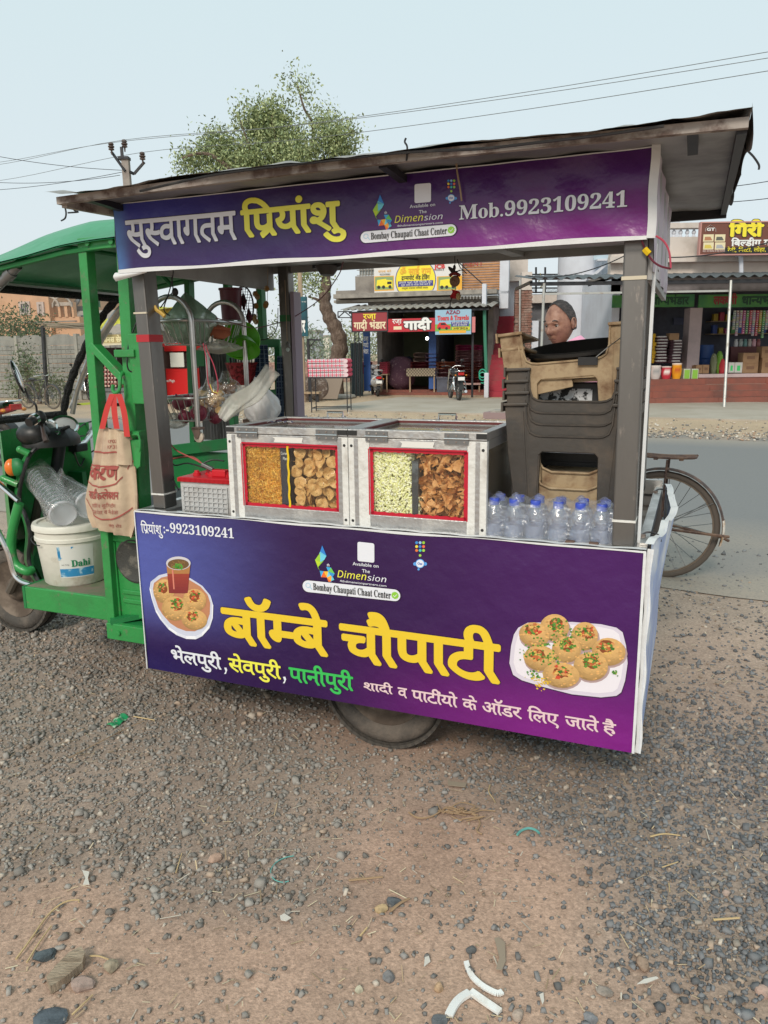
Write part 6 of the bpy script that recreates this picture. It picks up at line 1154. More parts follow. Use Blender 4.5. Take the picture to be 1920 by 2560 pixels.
def logo(ban,pf_,M):
 """the folded paper 4, captions, blank card, search pill and chat head; M maps unit picture coords to pixels"""
 def q(x,y,l=.002):u,z=K(*M(x,y));return pf_(u,z,l)
 mb=MB()
 for tri,c in(((49,0,67,0),0),):pass
 T=[((50,0),(37,40),(76,62),(50,130,210)),((37,40),(30,55),(76,62),(110,200,220)),((36,48),(5,95),(38,105),(160,205,60)),((36,48),(76,62),(38,105),(110,205,230)),((76,62),(38,105),(62,88),(120,215,235)),((5,95),(38,105),(22,140),(190,215,50)),((38,105),(22,140),(60,92),(150,200,70)),((22,140),(5,95),(34,158),(140,200,60)),((34,158),(58,160),(42,198),(60,170,225)),((58,160),(42,198),(78,196),(240,110,40)),((58,160),(86,158),(78,196),(250,190,60)),((86,158),(78,196),(108,178),(120,210,235)),((74,130),(104,132),(86,158),(60,170,225)),((104,132),(126,168),(86,158),(110,200,90)),((86,158),(126,168),(108,200),(60,150,215)),((78,196),(108,178),(104,216),(250,175,60)),((78,196),(104,216),(90,230),(240,120,50)),((108,178),(124,205),(104,216),(100,200,220)),((104,216),(90,230),(128,238),(40,120,205))]
 for a,b,c,col in T:
  P=[a,b,c];ar=(b[0]-a[0])*(c[1]-a[1])-(b[1]-a[1])*(c[0]-a[0]);P=P if ar<0 else P[::-1];mb.poly([q(*p)for p in P],cL(*col))
 part(ban,'logo',mb,paint_col)
 def tx(word,x0,yt,x1,yb,m,sc='L',bd=0.0,l=0):
  c0,c1=K(*M(x0,(yt+yb)/2)),K(*M(x1,(yt+yb)/2));a=K(*M((x0+x1)/2,yt));b=K(*M((x0+x1)/2,yb));mb=MB();write(mb,word,pf_,(c0[0],c1[0],b[1],a[1]),sc,bd,sit=.002+l,step=.00005);part(ban,'lettering',mb,m)
 tx('th',78,108,94,125,wm,'L',.02);tx('Available on',238,82,398,102,wm,'L',.01);tx('The',296,121,344,141,wm,'L',.01)
 tx('𝘋𝘪𝘮𝘦𝘯',142,142,322,188,yl,'X',.0);tx('𝘴𝘪𝘰𝘯',328,150,446,188,wm,'X',.0);tx('4thdimensionpartners.com',158,202,446,215,wm,'L',.006)
 def rr(x0,y0,x1,y1,r,l,m,nm):
  pts=[]
  for cx,cy,a0 in((x1-r,y0+r,-90),(x1-r,y1-r,0),(x0+r,y1-r,90),(x0+r,y0+r,180)):pts+=[(cx+r*math.cos(R(a0+k*15)),cy+r*math.sin(R(a0+k*15)))for k in range(7)]
  part(ban,nm,MB().poly([q(x,y,l)for x,y in pts][::-1]),m)
 rr(268,-46,372,74,12,.002,wm,'white_card');rr(-80,221,540,301,40,.0018,dk,'search_box');rr(-72,226,532,298,36,.0022,wm,'search_box')
 tx('𝐁𝐨𝐦𝐛𝐚𝐲 𝐂𝐡𝐚𝐮𝐩𝐚𝐭𝐢 𝐂𝐡𝐚𝐚𝐭 𝐂𝐞𝐧𝐭𝐞𝐫',-6,240,474,282,black_p,'S',.004,.0022)
 mb=MB();ring=[(-38+16*math.cos(t),256+16*math.sin(t))for t in np.linspace(0,2*math.pi,19)[:-1]];ri=[(-38+12*math.cos(t),256+12*math.sin(t))for t in np.linspace(0,2*math.pi,19)[:-1]]
 for i in range(18):j=(i+1)%18;mb.poly([q(*ring[i],.003),q(*ri[i],.003),q(*ri[j],.003),q(*ring[j],.003)][::-1],cL(170,205,225))
 part(ban,'search_icon',mb,paint_col);mb=MB();mb.poly([q(-27,266,.003),q(-24,262,.003),q(-12,278,.003),q(-16,282,.003)],cL(170,205,225));part(ban,'search_icon',mb,paint_col);mb=MB();mb.poly([q(500+(24 if k%2 else 20)*math.cos(k*math.pi/12),262+(24 if k%2 else 20)*math.sin(k*math.pi/12),.003)for k in range(24)][::-1],cL(140,200,60))
 for a,b in(((490,262),(498,270)),((498,270),(512,254))):mb.poly([q(a[0],a[1]-2,.0036),q(a[0],a[1]+3,.0036),q(b[0],b[1]+3,.0036),q(b[0],b[1]-2,.0036)],(.8,.8,.8))
 part(ban,'tick_badge',mb,paint_col)
def chat(ban,pf_,cx,cy,s):
 def q(x,y,l=.002):u,z=K(cx+x*s,cy+y*s);return pf_(u,z,l)
 mb=MB()
 def dd(x,y,r,c,l=.002):mb.poly([q(x+r*math.cos(t),y+r*math.sin(t),l)for t in np.linspace(0,2*math.pi,15)[:-1]][::-1],cL(*c))
 cs=[(60,140,210),(150,190,230),(150,200,60),(240,220,70),(60,130,210),(240,110,80),(230,120,60),(70,190,190),(160,205,80)]
 for k in range(9):dd(-18+18*(k%3),-122+20*(k//3),7.5,cs[k])
 dd(0,-56,7,(160,205,80));dd(-27,-12,9,(90,160,230));dd(27,-12,9,(90,160,230));dd(0,-14,24,(90,160,230),.0024);dd(0,-14,20,(225,230,240),.003);dd(-8,16,6,(90,160,230));part(ban,'chat_icon',mb,paint_col)
 m2=MB();a,b=K(cx-12*s,cy-14*s),K(cx+12*s,cy-14*s);zt_,zb_=K(cx,cy-20*s)[1],K(cx,cy-9*s)[1];write(m2,'Chat',pf_,(a[0],b[0],zb_,zt_),'L',.02,sit=.0036,step=.00004);part(ban,'lettering',m2,mat('blue_letters',lin(40,80,180),.4))
logo(lowb,pL,lambda x,y:(786.4+.4039*x+.0*y,1362.5+.4039*(y+(x-40)*.105)));chat(lowb,pL,1051,1415,.4822)
logo(upb,pU,lambda x,y:(931+x*.3960,487+.3960*(y*1.0-(x-40)*.085)));chat(upb,pU,1129,501,.4)
def blob(mb,q,pts,col,l,shade=0):mb.poly([q(x,y,l)for x,y in pts][::-1],col)
def puri(mb,q,cx,cy,rx,ry,rot,l,rr,fill=1):
 """printed photo of a stuffed puri: toned shell rings, hole with filling"""
 cr,sr=math.cos(rot),math.sin(rot);N=22
 def P(a,k,dx=0,dy=0):x,y=rx*k*math.cos(a)+dx,ry*k*math.sin(a)+dy;return(cx+x*cr-y*sr,cy+x*sr+y*cr)
 rings=7
 for i in range(rings):
  k0,k1=1-i/rings,1-(i+1)/rings
  for j in range(N):
   a,b=2*math.pi*j/N,2*math.pi*(j+1)/N;sh=.72+.38*(1-k0)-.22*math.sin(a)*k0+rr.uniform(-.06,.06);c=tuple(v*sh for v in lin(222,176,112))
   mb.poly([q(*p,l)for p in(P(a,k0),P(b,k0),P(b,k1),P(a,k1))][::-1],c)
 hx,hy=rr.uniform(-.2,.2)*rx,rr.uniform(-.36,-.2)*ry;mb.poly([q(*P(a,.44+rr.uniform(-.07,.08),hx,hy),l+.0001)for a in np.linspace(0,2*math.pi,17)[:-1]][::-1],lin(134,70,36))
 for _ in range(26):a=rr.uniform(0,6.28);k=rr.uniform(.5,.95);x,y=P(a,k);s=rr.uniform(.03,.07)*rx;sh=rr.choice((.8,1.12,1.2));mb.poly([q(x+s*1.6*math.cos(t),y+s*math.sin(t),l+.00015)for t in(0,1.2,2.4,3.6,4.9)][::-1],tuple(v*sh for v in lin(214,164,100)))
 for _ in range(fill):
  a=rr.uniform(0,6.28);k=rr.uniform(0,.52);x,y=P(a,k,hx,hy);s=rr.uniform(.06,.17)*rx;c=rr.choice([(84,138,52),(206,78,52),(222,180,100),(60,112,40),(96,140,60),(214,150,90),(190,110,60)]);a2=rr.uniform(0,6);mb.poly([q(x+s*math.cos(a2+t),y+s*.7*math.sin(a2+t),l+.0004+_*.00001)for t in(0,1.4,2.9,4.6)][::-1],lin(*c))
def dish_left():
 rr=random.Random(2)
 def q(x,y,l):u,z=K(330+.4039*x,1270+.4039*y);return pL(u,z,l)
 mb=MB();out=[(120,455),(170,415),(230,400),(300,405),(370,435),(440,480),(490,540),(508,600),(505,680),(485,740),(440,790),(400,810),(340,808),(280,785),(230,750),(180,690),(150,640),(125,560),(112,500)]
 blob(mb,q,out,lin(205,208,225),.0018);cxm,cym=318,590
 inn=[(cxm+(x-cxm)*.90,cym+(y-cym)*.84-14)for x,y in out];blob(mb,q,inn,lin(190,130,95),.0021)
 lip=[(cxm+(x-cxm)*.97,cym+(y-cym)*.95-8)for x,y in out]
 for i in range(len(out)):j=(i+1)%len(out);mb.poly([q(*out[i],.0024),q(*lip[i],.0024),q(*lip[j],.0024),q(*out[j],.0024)][::-1],lin(240,240,246)if i%2 else lin(222,224,236))
 puri(mb,q,202,512,66,74,.2,.0026,rr,26)
 gl_=[(218,345),(368,345),(360,500),(340,520),(300,528),(262,520),(240,500)]
 for i in range(9):t0,t1=i/9,(i+1)/9;w0,w1=74-16*t0,74-16*t1;mb.poly([q(292-w0,345+180*t0,.003),q(292-w1,345+180*t1,.003),q(292+w1,345+180*t1,.003),q(292+w0,345+180*t0,.003)],lin(170-5*i,70-3*i,48)if i>2 else lin(175,120,70))
 mb.poly([q(292+76*math.cos(a),340+42*math.sin(a),.0032)for a in np.linspace(0,2*math.pi,25)[:-1]][::-1],lin(205,200,205));mb.poly([q(292+66*math.cos(a),346+32*math.sin(a),.0034)for a in np.linspace(0,2*math.pi,25)[:-1]][::-1],lin(110,82,50))
 for _ in range(60):a,k=rr.uniform(0,6.28),rr.uniform(0,1);x,y=292+56*k*math.cos(a),348+26*k*math.sin(a);s=5;mb.poly([q(x+s*math.cos(t),y+s*math.sin(t),.0036)for t in(0,2,4)][::-1],lin(150,110,65))
 for _ in range(50):a,k=rr.uniform(0,6.28),rr.uniform(0,1);x,y=290+30*k*math.cos(a),362+22*k*math.sin(a);s=6;a2=rr.uniform(0,6);mb.poly([q(x+s*math.cos(a2+t),y+s*math.sin(a2+t),.0038)for t in(0,2,4)][::-1],lin(80,165,60))
 mb.poly([q(252,380,.0036),q(262,382,.0036),q(270,500,.0036),q(262,500,.0036)],lin(215,130,110))
 puri(mb,q,392,570,74,72,-.1,.0028,rr,30);puri(mb,q,270,620,82,76,.1,.0030,rr,40);puri(mb,q,392,688,80,64,.1,.0034,rr,30)
 part(lowb,'printed_dish',mb,paint_col)
def dish_right():
 rr=random.Random(5)
 def q(x,y,l):u,z=K(900+.4822*x,1300+.4822*y);return pL(u,z,l)
 mb=MB();out=[(822,556),(870,530),(1100,526),(1250,538),(1330,556),(1362,580),(1380,650),(1388,740),(1375,830),(1355,890),(1330,908),(1250,916),(1100,900),(950,862),(840,828),(795,800),(776,740),(785,650),(800,590)]
 blob(mb,q,[(1080+(x-1080)*1.012,722+(y-722)*1.012+3)for x,y in out],lin(60,25,70),.0016);blob(mb,q,out,lin(214,206,220),.0019);blob(mb,q,[(1080+(x-1080)*.93,718+(y-722)*.91)for x,y in out],lin(232,226,234),.0021)
 for cx,cy,rx,ry,rot in((1010,555,76,70,0),(1165,600,70,74,.2),(905,592,80,64,.2),(1290,680,88,72,.1),(935,712,84,66,.1),(1072,668,76,68,0),(1198,755,90,74,.1),(1045,800,96,66,.1)):
  mb.poly([q(cx+6+rx*1.04*math.cos(a),cy+12+ry*math.sin(a),.0022)for a in np.linspace(0,2*math.pi,20)[:-1]][::-1],lin(176,150,150));puri(mb,q,cx,cy,rx,ry,rot,.0024+(cy-500)*4e-6,rr,44)
 for _ in range(330):
  cx,cy=rr.choice([(880,690),(905,800),(1000,715),(1060,620),(950,640),(1030,560),(1130,580),(1320,786),(1200,705),(940,840)]);x,y=rr.gauss(cx,24),rr.gauss(cy,18);s=rr.uniform(3,8)if cx!=1320 else rr.uniform(2,6);a2=rr.uniform(0,6);c=rr.choice([(70,130,40),(60,120,40),(100,150,60),(215,190,90)])if cy!=840 else(225,185,60)
  if cx==1320:x,y=rr.gauss(1322,6),rr.gauss(786,5)
  mb.poly([q(x+s*math.cos(a2+t),y+s*.8*math.sin(a2+t),.0042+_*1e-6)for t in(0,1.5,3.1,4.5)][::-1],lin(*c))
 part(lowb,'printed_dish',mb,paint_col)
dish_left();dish_right()
# ================================================================ the three-wheeler's cab
def gbar(nm,a,b,w_=.045,h_=.045,m=green):return part(cart,nm,MB().bar(a,b,w_,h_),m,bevel=.003)
gbar('cab_post',K3(215,612,.15),K3(287,1552,.15),.048,.04);gbar('cab_post',K3(318,612,.16),K3(356,1330,.16),.07,.05)
gbar('eave_rail',K3(196,612,.125),K3(302,602,.125),.012,.045)
for x,y in((222,608),(281,604)):part(cart,'bolt',MB().lathe([(.011,0),(.011,.01),(0,.011)],(K3(x,y,.12)[0],.119,K3(x,y,.12)[2]),(0,-1,0),8),green,True)
gbar('cab_brace',K3(234,862,.15),K3(322,955,.15),.05,.03);part(cart,'brace_gusset',MB().prism([K3(315,925,.14),K3(335,910,.14),K3(336,1010,.14),K3(326,980,.14)],(0,.01,0)),green)
part(cart,'hinge_plate',MB().box(K3(286,880,.1)[0],K3(336,880,.1)[0],.095,.115,K3(310,893,.1)[2],K3(310,874,.1)[2]),green,bevel=.003)
part(cart,'hinge_block',MB().box(K3(320,835,.11)[0],K3(352,835,.11)[0],.105,.15,K3(330,1010,.11)[2],K3(330,834,.11)[2]),green,bevel=.004)
mb=MB();mb.box(K3(322,1150,.08)[0],K3(350,1150,.08)[0],.085,.11,K3(336,1168,.08)[2],K3(336,1100,.08)[2]);part(cart,'latch_plate',mb,green,bevel=.004)
part(cart,'latch_loop',MB().tube(curve([K3(322,1092,.09),K3(338,1086,.07),K3(348,1092,.07),K3(350,1125,.07),K3(340,1138,.09)]),.004,6),green,True);part(cart,'latch_hasp',MB().prism([K3(336,1120,.07),K3(352,1120,.07),K3(350,1165,.07),K3(342,1172,.07),K3(337,1160,.07)],(0,.006,0)),green)
part(cart,'latch_bracket',MB().box(K3(328,1085,.09)[0],K3(352,1085,.09)[0],.08,.12,K3(336,1090,.09)[2],K3(336,1078,.09)[2]),green)
part(cart,'bag_hook',MB().tube(curve([K3(308,930,.13),K3(302,940,.10),K3(300,955,.09),K3(298,975,.085),K3(288,982,.085),K3(282,975,.085),K3(283,962,.085)],5),.007,8),green,True)
bz0,bz1=.365,.735
part(cart,'seat_box',MB().box(-1.285,-1.01,.165,1.12,bz0,bz1),green,bevel=.006);part(cart,'seat_box_lid',MB().box(-1.33,-1.0,.145,1.14,bz1,bz1+.03),green,bevel=.008)
c=K3(337,1402,.16);mb=MB().lathe([(.092,0),(.096,.008),(.088,.012),(.07,.002),(0,.006)],(c[0],.165,c[2]),(0,-1,0),28);part(cart,'speaker_grille',mb,mat('speaker_mesh',(.05,.05,.045),.7,var=((.14,.13,.11),12,.5,.6),bump=(180,.8,.004)),True)
for za in(.43,.47):part(cart,'seat_box_rib',MB().box(-1.24,-1.02,.158,.166,za,za+.02),green,bevel=.004)
part(cart,'seat_box_frame',MB().box(-1.285,-1.01,.155,.166,bz1-.035,bz1-.006).box(-1.285,-1.255,.155,.166,bz0,bz1-.04),green)
part(cart,'seat_cushion',MB().box(-1.32,-1.0,.2,1.1,bz1+.03,bz1+.10),seatblk,bevel=.02)
part(cart,'step_rail',MB().box(K3(275,1575,.12)[0],-1.0,.10,.125,.285,.355),green,bevel=.003);part(cart,'step_rail',MB().bar((-1.27,.11,.36),(-1.0,.32,.40),.04,.02),green_d);part(cart,'step_ledge',MB().box(-1.27,-1.0,.12,.34,.345,.352),green_d)
for x in(-1.22,-1.05):part(cart,'bolt',MB().lathe([(.01,0),(.01,.01),(0,.011)],(x,.10,.32),(0,-1,0),8),green,True)
mb=MB().box(-1.83,-1.30,.19,.205,.325,.43);part(cart,'platform_side',mb,green,bevel=.004);part(cart,'platform_deck',MB().box(-1.83,-1.28,.205,1.12,.415,.43),mat('worn_green_deck',(.10,.16,.08),.7,var=((.20,.16,.12),8,.42,.62)),bevel=.002);part(cart,'platform_front',MB().box(-1.845,-1.83,.19,1.12,.325,.43),green_d)
near=[(100,1460,.36),(72,1405,.38),(76,1335,.38),(62,1285,.40),(48,1248,.42),(56,1190,.42),(76,1135,.44),(106,1113,.50),(140,1108,.62),(160,1109,.74)]
far=[(250,1470,.98),(245,1400,.98),(240,1340,1.0),(232,1280,1.0),(205,1222,1.0),(188,1182,1.0),(190,1150,.98),(184,1130,.94),(172,1115,.86),(162,1109,.76)]
Nn=curve([K3(*p)for p in near],3);Ff=curve([K3(*p)for p in far],3)
def apr(off):
 def fn(s,t):
  i=int(round(t*(len(Nn)-1)));a,b=Nn[i],Ff[i];p=a.lerp(b,s);return(p.x-(.16*(1-t)**.0*math.sin(math.pi*s)**.7*(1-t**4))+off,p.y,p.z)
 return fn
mb=MB();mb.grid(apr(0),16,len(Nn)-1);mb.grid(apr(-.012),16,len(Nn)-1);part(cart,'front_apron',mb,green_d if 0 else green,True)
part(cart,'apron_rubber',MB().tube([*Nn,*Ff[::-1]],.010,8),black_pl,True)
part(cart,'apron_mount',MB().box(K3(170,1180,.9)[0],K3(205,1180,.9)[0],.9,.93,K3(190,1240,.9)[2],K3(190,1180,.9)[2]),green_d)
part(cart,'nose_panel',MB().grid(lambda s,t:(-2.13-.20*math.sin(math.pi*s)**.6*(1-.35*t),.42+.58*s,.48+.62*t),20,10),green,'all')
fw_=wheel(cart,(-2.37,.64,.235),.235,.095,'front_wheel',0,tyre_m=MATS['dusty_cart_tyre'],rimr=.66,rim_m=MATS['dusty_rim']);part(fw_,'rim_disc',MB().lathe([(.155,.04),(.13,.02),(.07,.012),(.06,.04),(.03,.06),(0,.06)],(-2.37,.64,.235),(0,-1,0),26,cap=False),MATS['dusty_rim'],True);treads(fw_,(-2.37,.64,.235),.232,44)
part(cart,'fork',MB().tube([(-2.36,.56,.235),(-2.20,.56,.45),(-2.12,.60,.75)],.022,8).tube([(-2.36,.72,.235),(-2.20,.72,.45),(-2.12,.68,.75)],.022,8),mat('dirty_fork',(.12,.10,.08),.7,.3),True)
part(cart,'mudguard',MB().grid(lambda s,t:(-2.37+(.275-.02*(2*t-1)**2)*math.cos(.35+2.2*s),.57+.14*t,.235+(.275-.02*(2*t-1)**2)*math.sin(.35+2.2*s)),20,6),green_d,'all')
mb=MB().tube(curve([K3(-20,1195,.30),K3(15,1225,.30),K3(47,1252,.30)],4),.013,8);part(cart,'crash_bar',mb,chrome,True)
mb=MB().tube(curve([K3(-25,1290,.30),K3(18,1375,.30),K3(34,1430,.30),K3(52,1452,.30),K3(80,1462,.30)],5),.013,8);part(cart,'crash_bar',mb,chrome,True)
mb=MB().tube(curve([K3(48,1258,.33),K3(32,1320,.32),K3(28,1370,.32),K3(38,1410,.32),K3(66,1428,.33),K3(80,1425,.36)],5),.022,10);part(cart,'guard_tube',mb,green,True)
for a,b in(((8,1196),(46,1212)),((50,1124),(72,1135))):mb=MB().tube([K3(*a,.40),K3(*b,.42)],.017,10).ball(K3(*a,.40),.0175,10,8);part(cart,'guard_stub',mb,green,True)
ind=part(cart,'indicator',MB().ball(K3(42,1168,.42),(.045,.03,.045),16,10),green_d,True);part(ind,'amber_lens',MB().ball((K3(38,1168,.42)[0]-.012,.41,K3(38,1168,.42)[2]),(.030,.034,.042),16,10),mat('orange_lens',(.75,.18,.02),.25),True)
_l=Vector((-.40,.06,.91)).normalized();_b=Vector((-.60,.80,0));_b=(_b-_l*_b.dot(_l)).normalized();MR=Matrix((_b.cross(_l),_b,_l)).transposed()
m_=part(cart,'mirror',MB().ball(Vector(K3(44,942,.36)),(.012,.045,.082),20,12,rot=MR),mat('mirror_shell',(.012,.012,.012),.2),'all');part(m_,'mirror_stem',MB().tube(curve([K3(62,970,.37),K3(72,995,.38),K3(89,1012,.39),K3(92,1030,.40)],4),.005,6),black_pl,True)
part(m_,'mirror_glass',MB().ball(Vector(K3(44,942,.36))+MR@Vector((.005,0,0)),(.008,.040,.074),20,12,rot=MR),chrome,'all')
g0,g1=Vector(K3(72,1057,.37)),Vector(K3(90,1046,.42));dd_=(g1-g0).normalized()
hbp=part(cart,'handlebar',MB().tube(curve([g1,K3(105,1048,.50),K3(130,1072,.62),K3(165,1100,.72),K3(200,1112,.80),K3(222,1092,.90),K3(236,1070,1.0)],4),.013,8),chrome,True)
part(hbp,'grip',MB().tube([g0,g0.lerp(g1,.6)],.021,14),black_pl,True);part(hbp,'grip_collar',MB().tube([g0.lerp(g1,.6),g1],.026,16),chrome,True)
part(hbp,'switch_box',MB().ball(Vector(K3(100,1045,.46)),(.026,.03,.036),14,10),black_pl,True);part(hbp,'brake_lever',MB().tube(curve([K3(106,1058,.47),K3(108,1078,.42),K3(116,1104,.40)],4),[.010]*6+[.014]*3,8),mat('dark_brown_lever',(.05,.03,.025),.45),True)
part(hbp,'far_grip',MB().tube([K3(222,1090,.92),K3(236,1070,1.0)],.018,10),grey_metal,True);part(hbp,'clamp',MB().box(K3(176,1120,.78)[0],K3(200,1120,.78)[0],.76,.84,K3(190,1128,.8)[2],K3(190,1108,.8)[2]),steel_dark,bevel=.008)
dp=part(cart,'dashboard',MB().grid(lambda s,t:(K3(128,1090,.60)[0]+(.12*math.cos(math.pi*2*s))*(1-.5*t**3),.60+.15*math.sin(math.pi*2*s)*(1-.5*t**3),K3(128,1112,.60)[2]+.09*t),28,8),black_pl,'all')
part(dp,'headlamp_pod',MB().ball(K3(85,1086,.50),(.085,.075,.06),18,12),black_pl,'all')
for x,y,r,v in((162,1064,.062,.68),(120,1068,.042,.56)):
 c=Vector(K3(x,y,v));ax=Vector((.55,-.35,.75));part(dp,'gauge',MB().lathe([(r,-.05),(r,0),(r*.88,.004),(0,0)],c,ax,28),mat('gauge_face',(.42,.43,.43),.25),True);part(dp,'gauge_ring',MB().lathe([(r*1.0,.0),(r*1.1,.004),(r*1.04,.012),(r*.86,.008)],c,ax,28,cap=False),chrome,True)
part(dp,'key_guard',MB().bar(K3(150,1078,.60),K3(172,1066,.60),.022,.014),black_pl,bevel=.004);part(dp,'key',MB().lathe([(.016,0),(.016,.012),(.008,.014),(.008,.02),(0,.02)],K3(143,1087,.56),(.5,-.4,.8),14),chrome,True)
for P in([K3(165,1110,.7),K3(185,1080,.85),K3(215,1058,1.0),K3(240,1052,1.08)],[K3(185,1130,.75),K3(200,1165,.9),K3(215,1140,1.0),K3(245,1120,1.08)],[K3(176,1108,.75),K3(190,1092,.8),K3(210,1090,.9)]):part(cart,'brake_cable',MB().tube(curve(P),.0045,6),black_pl,True)
part(cart,'steering_column',MB().tube([K3(150,1110,.66),(-2.12,.64,.6)],.03,10),steel_dark,True)
wsu0,wsu1=-1.95,-2.45;fp=[K3(300,742,1.07),K3(262,782,1.08),K3(228,840,1.09),K3(196,905,1.09),K3(170,975,1.09),K3(158,1035,1.09)]
npt=[(p[0]+0.0,.17,p[2])for p in fp]
mb=MB().tube(curve(fp,5),[.020+.004*math.sin(k*2.3)for k in range(len(curve(fp,5)))],8).tube([(fp[0][0],.17,fp[0][2]-.012),(fp[0][0],1.09,fp[0][2]-.012)],.018,8).tube([(fp[-1][0],.17,fp[-1][2]),(fp[-1][0],1.09,fp[-1][2])],.02,8).tube(curve(npt,5),.02,8);ws=part(cart,'windscreen_rubber',mb,mat('perished_rubber',(.010,.010,.010),.9,bump=(60,1,.03)),True)
part(cart,'windscreen_frame',MB().tube(curve([(p[0]+.03,1.13,p[2]+.0)for p in fp],5),.014,8).tube([(fp[0][0]+.0,.15,fp[0][2]+.014),(fp[0][0],1.12,fp[0][2]+.014)],.014,8),steelb,True)
part(cart,'windscreen_tube',MB().tube(curve([K3(306,772,1.16),K3(262,840,1.16),K3(210,940,1.16),K3(176,1020,1.16)],5),.011,8),steelb,True)
Cn,Cf=curve(npt,4),curve(fp,4);mb=MB();mb.grid(lambda s,t:tuple(Cn[int(round(t*(len(Cn)-1)))].lerp(Cf[int(round(t*(len(Cf)-1)))],s)),2,len(Cn)-1);part(cart,'windscreen_glass',mb,film('windscreen',fres=.02,rough=.02,tint=(.97,.98,.98),gz_=.08))
part(cart,'canopy_strut',MB().tube([K3(-12,722,.15),K3(45,664,.15)],.019,10).tube([K3(18,692,.15),K3(30,680,.15)],.024,10),grey_metal,True)
us=[-.985,-1.35,-1.62,-1.9,-2.12];tz=[1.995,1.988,1.945,1.885,1.82];ez=[1.888,1.868,1.835,1.80,1.77]
def cz_(arr,u):return float(np.interp(-u,[-x for x in us],arr))
def canopy(off):
 def fn(s,t):
  u=us[0]+(us[-1]-us[0])*s;top,e=cz_(tz,u),cz_(ez,u);prof=[(.10,e),(.30,top),(.62,top+.01),(.95,top),(1.16,e)];x=t*4;i=min(3,int(x));a,b=prof[i],prof[i+1];f=x-i;return(u,a[0]+(b[0]-a[0])*f,a[1]+(b[1]-a[1])*f-off+.004*math.sin(u*9+t*11))
 return fn
mb=MB();mb.grid(canopy(0),24,24);mb.grid(canopy(.006),24,24);mb.grid(lambda s,t:(us[-1]-.0,canopy(0)(1,s)[1],canopy(0)(1,s)[2]-.05*t),24,1);part(cart,'canopy',mb,mat('green_canopy',(.02,.26,.10),.38,var=((.05,.24,.12),2.5,.45,.65),coat=.1),True)
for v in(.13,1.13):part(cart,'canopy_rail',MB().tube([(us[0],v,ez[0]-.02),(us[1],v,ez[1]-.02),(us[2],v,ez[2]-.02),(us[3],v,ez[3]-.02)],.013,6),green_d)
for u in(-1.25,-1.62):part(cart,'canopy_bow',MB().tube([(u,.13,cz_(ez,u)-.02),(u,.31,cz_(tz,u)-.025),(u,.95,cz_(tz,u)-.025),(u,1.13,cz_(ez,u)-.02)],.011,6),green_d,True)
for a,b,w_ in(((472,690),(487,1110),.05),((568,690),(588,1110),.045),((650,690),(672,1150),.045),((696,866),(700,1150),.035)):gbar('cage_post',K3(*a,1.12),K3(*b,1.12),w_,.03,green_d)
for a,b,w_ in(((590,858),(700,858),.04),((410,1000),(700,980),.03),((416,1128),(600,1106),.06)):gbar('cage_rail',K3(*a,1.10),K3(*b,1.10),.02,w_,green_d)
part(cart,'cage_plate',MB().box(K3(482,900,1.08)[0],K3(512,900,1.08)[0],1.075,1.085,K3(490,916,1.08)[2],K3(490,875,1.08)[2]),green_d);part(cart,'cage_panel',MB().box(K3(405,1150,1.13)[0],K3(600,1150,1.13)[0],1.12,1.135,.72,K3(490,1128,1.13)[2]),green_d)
mb=MB();mb.grid(lambda s,t:(K3(498+88*s,930,1.15)[0],1.15+.008*math.sin(s*70),K3(540,1100-230*t,1.15)[2]),70,2);part(cart,'ribbed_sheet',mb,mat('ribbed_grey_sheet',(.20,.20,.205),.5,.3,var=((.10,.10,.10),5,.45,.6),stretch=(3,3,.6)),True)
part(cart,'side_wire',MB().tube(curve([K3(352,780,.13),K3(325,850,.12),K3(318,895,.10),K3(322,925,.10),K3(345,933,.12)]),.003,5),black_pl,True)
# ================================================================ loose things on the cart
def on(name,label,cat,loc,grp=None):return thing(CF,name,label,cat,loc,grp)
t=on('cloth_bag','worn beige cloth shopping bag with red straps hanging from the green cab post','bag',K3(275,980,.08))
pts=[(0,250,1066,322,1080),(.12,244,1088,328,1098),(.3,237,1125,334,1142),(.5,229,1172,340,1192),(.68,222,1215,345,1236),(.82,216,1250,347,1272),(.92,222,1290,342,1310),(1,233,1318,332,1344)]
def bagf(side):
 def fn(s,t_):
  L=[p[0]for p in pts];xl,yl_,xr,yr=[float(np.interp(t_,L,[p[i]for p in pts]))for i in(1,2,3,4)];x,y=xl+(xr-xl)*s,yl_+(yr-yl_)*s;b=math.sin(math.pi*s)**.6*(.012+.035*t_*(1-t_**6));w_=.006*math.sin(s*17+t_*3)*(.4+t_)+.004*math.sin(s*31-t_*5)
  p=K3(x,y,.085);return(p[0],p[1]-(b+w_ if side==0 else-b*.6),p[2])
 return fn
bc=mat('bag_cloth',(.56,.43,.30),.9,var=((.42,.30,.22),7,.42,.65),bump=(30,.35,.01));mb=MB();mb.grid(bagf(0),40,40);mb.grid(bagf(1),40,40);part(t,'bag_body',mb,bc,True)
part(t,'bag_fold',MB().grid(lambda s,q:tuple(Vector(bagf(0)(.72+.26*s,.02+.36*q))+Vector((0,-.008-.012*math.sin(math.pi*s),0))),8,10),bc,'all')
for(a,b,c_)in(((255,1072),(268,1020),(281,985)),((292,1072),(286,1030),(284,985)),((318,1092),(310,1030),(297,985))):
 P=curve([K3(a[0],a[1],.06),K3(b[0],b[1],.07),K3(c_[0],c_[1],.08)],6);mb=MB();w_=.014
 mb.add([p+Vector((d,0,0))for p in P for d in(-w_,w_)],[(2*i,2*i+1,2*i+3,2*i+2)for i in range(len(P)-1)]);part(t,'strap',mb,mat('red_strap',(.50,.035,.03),.75),True)
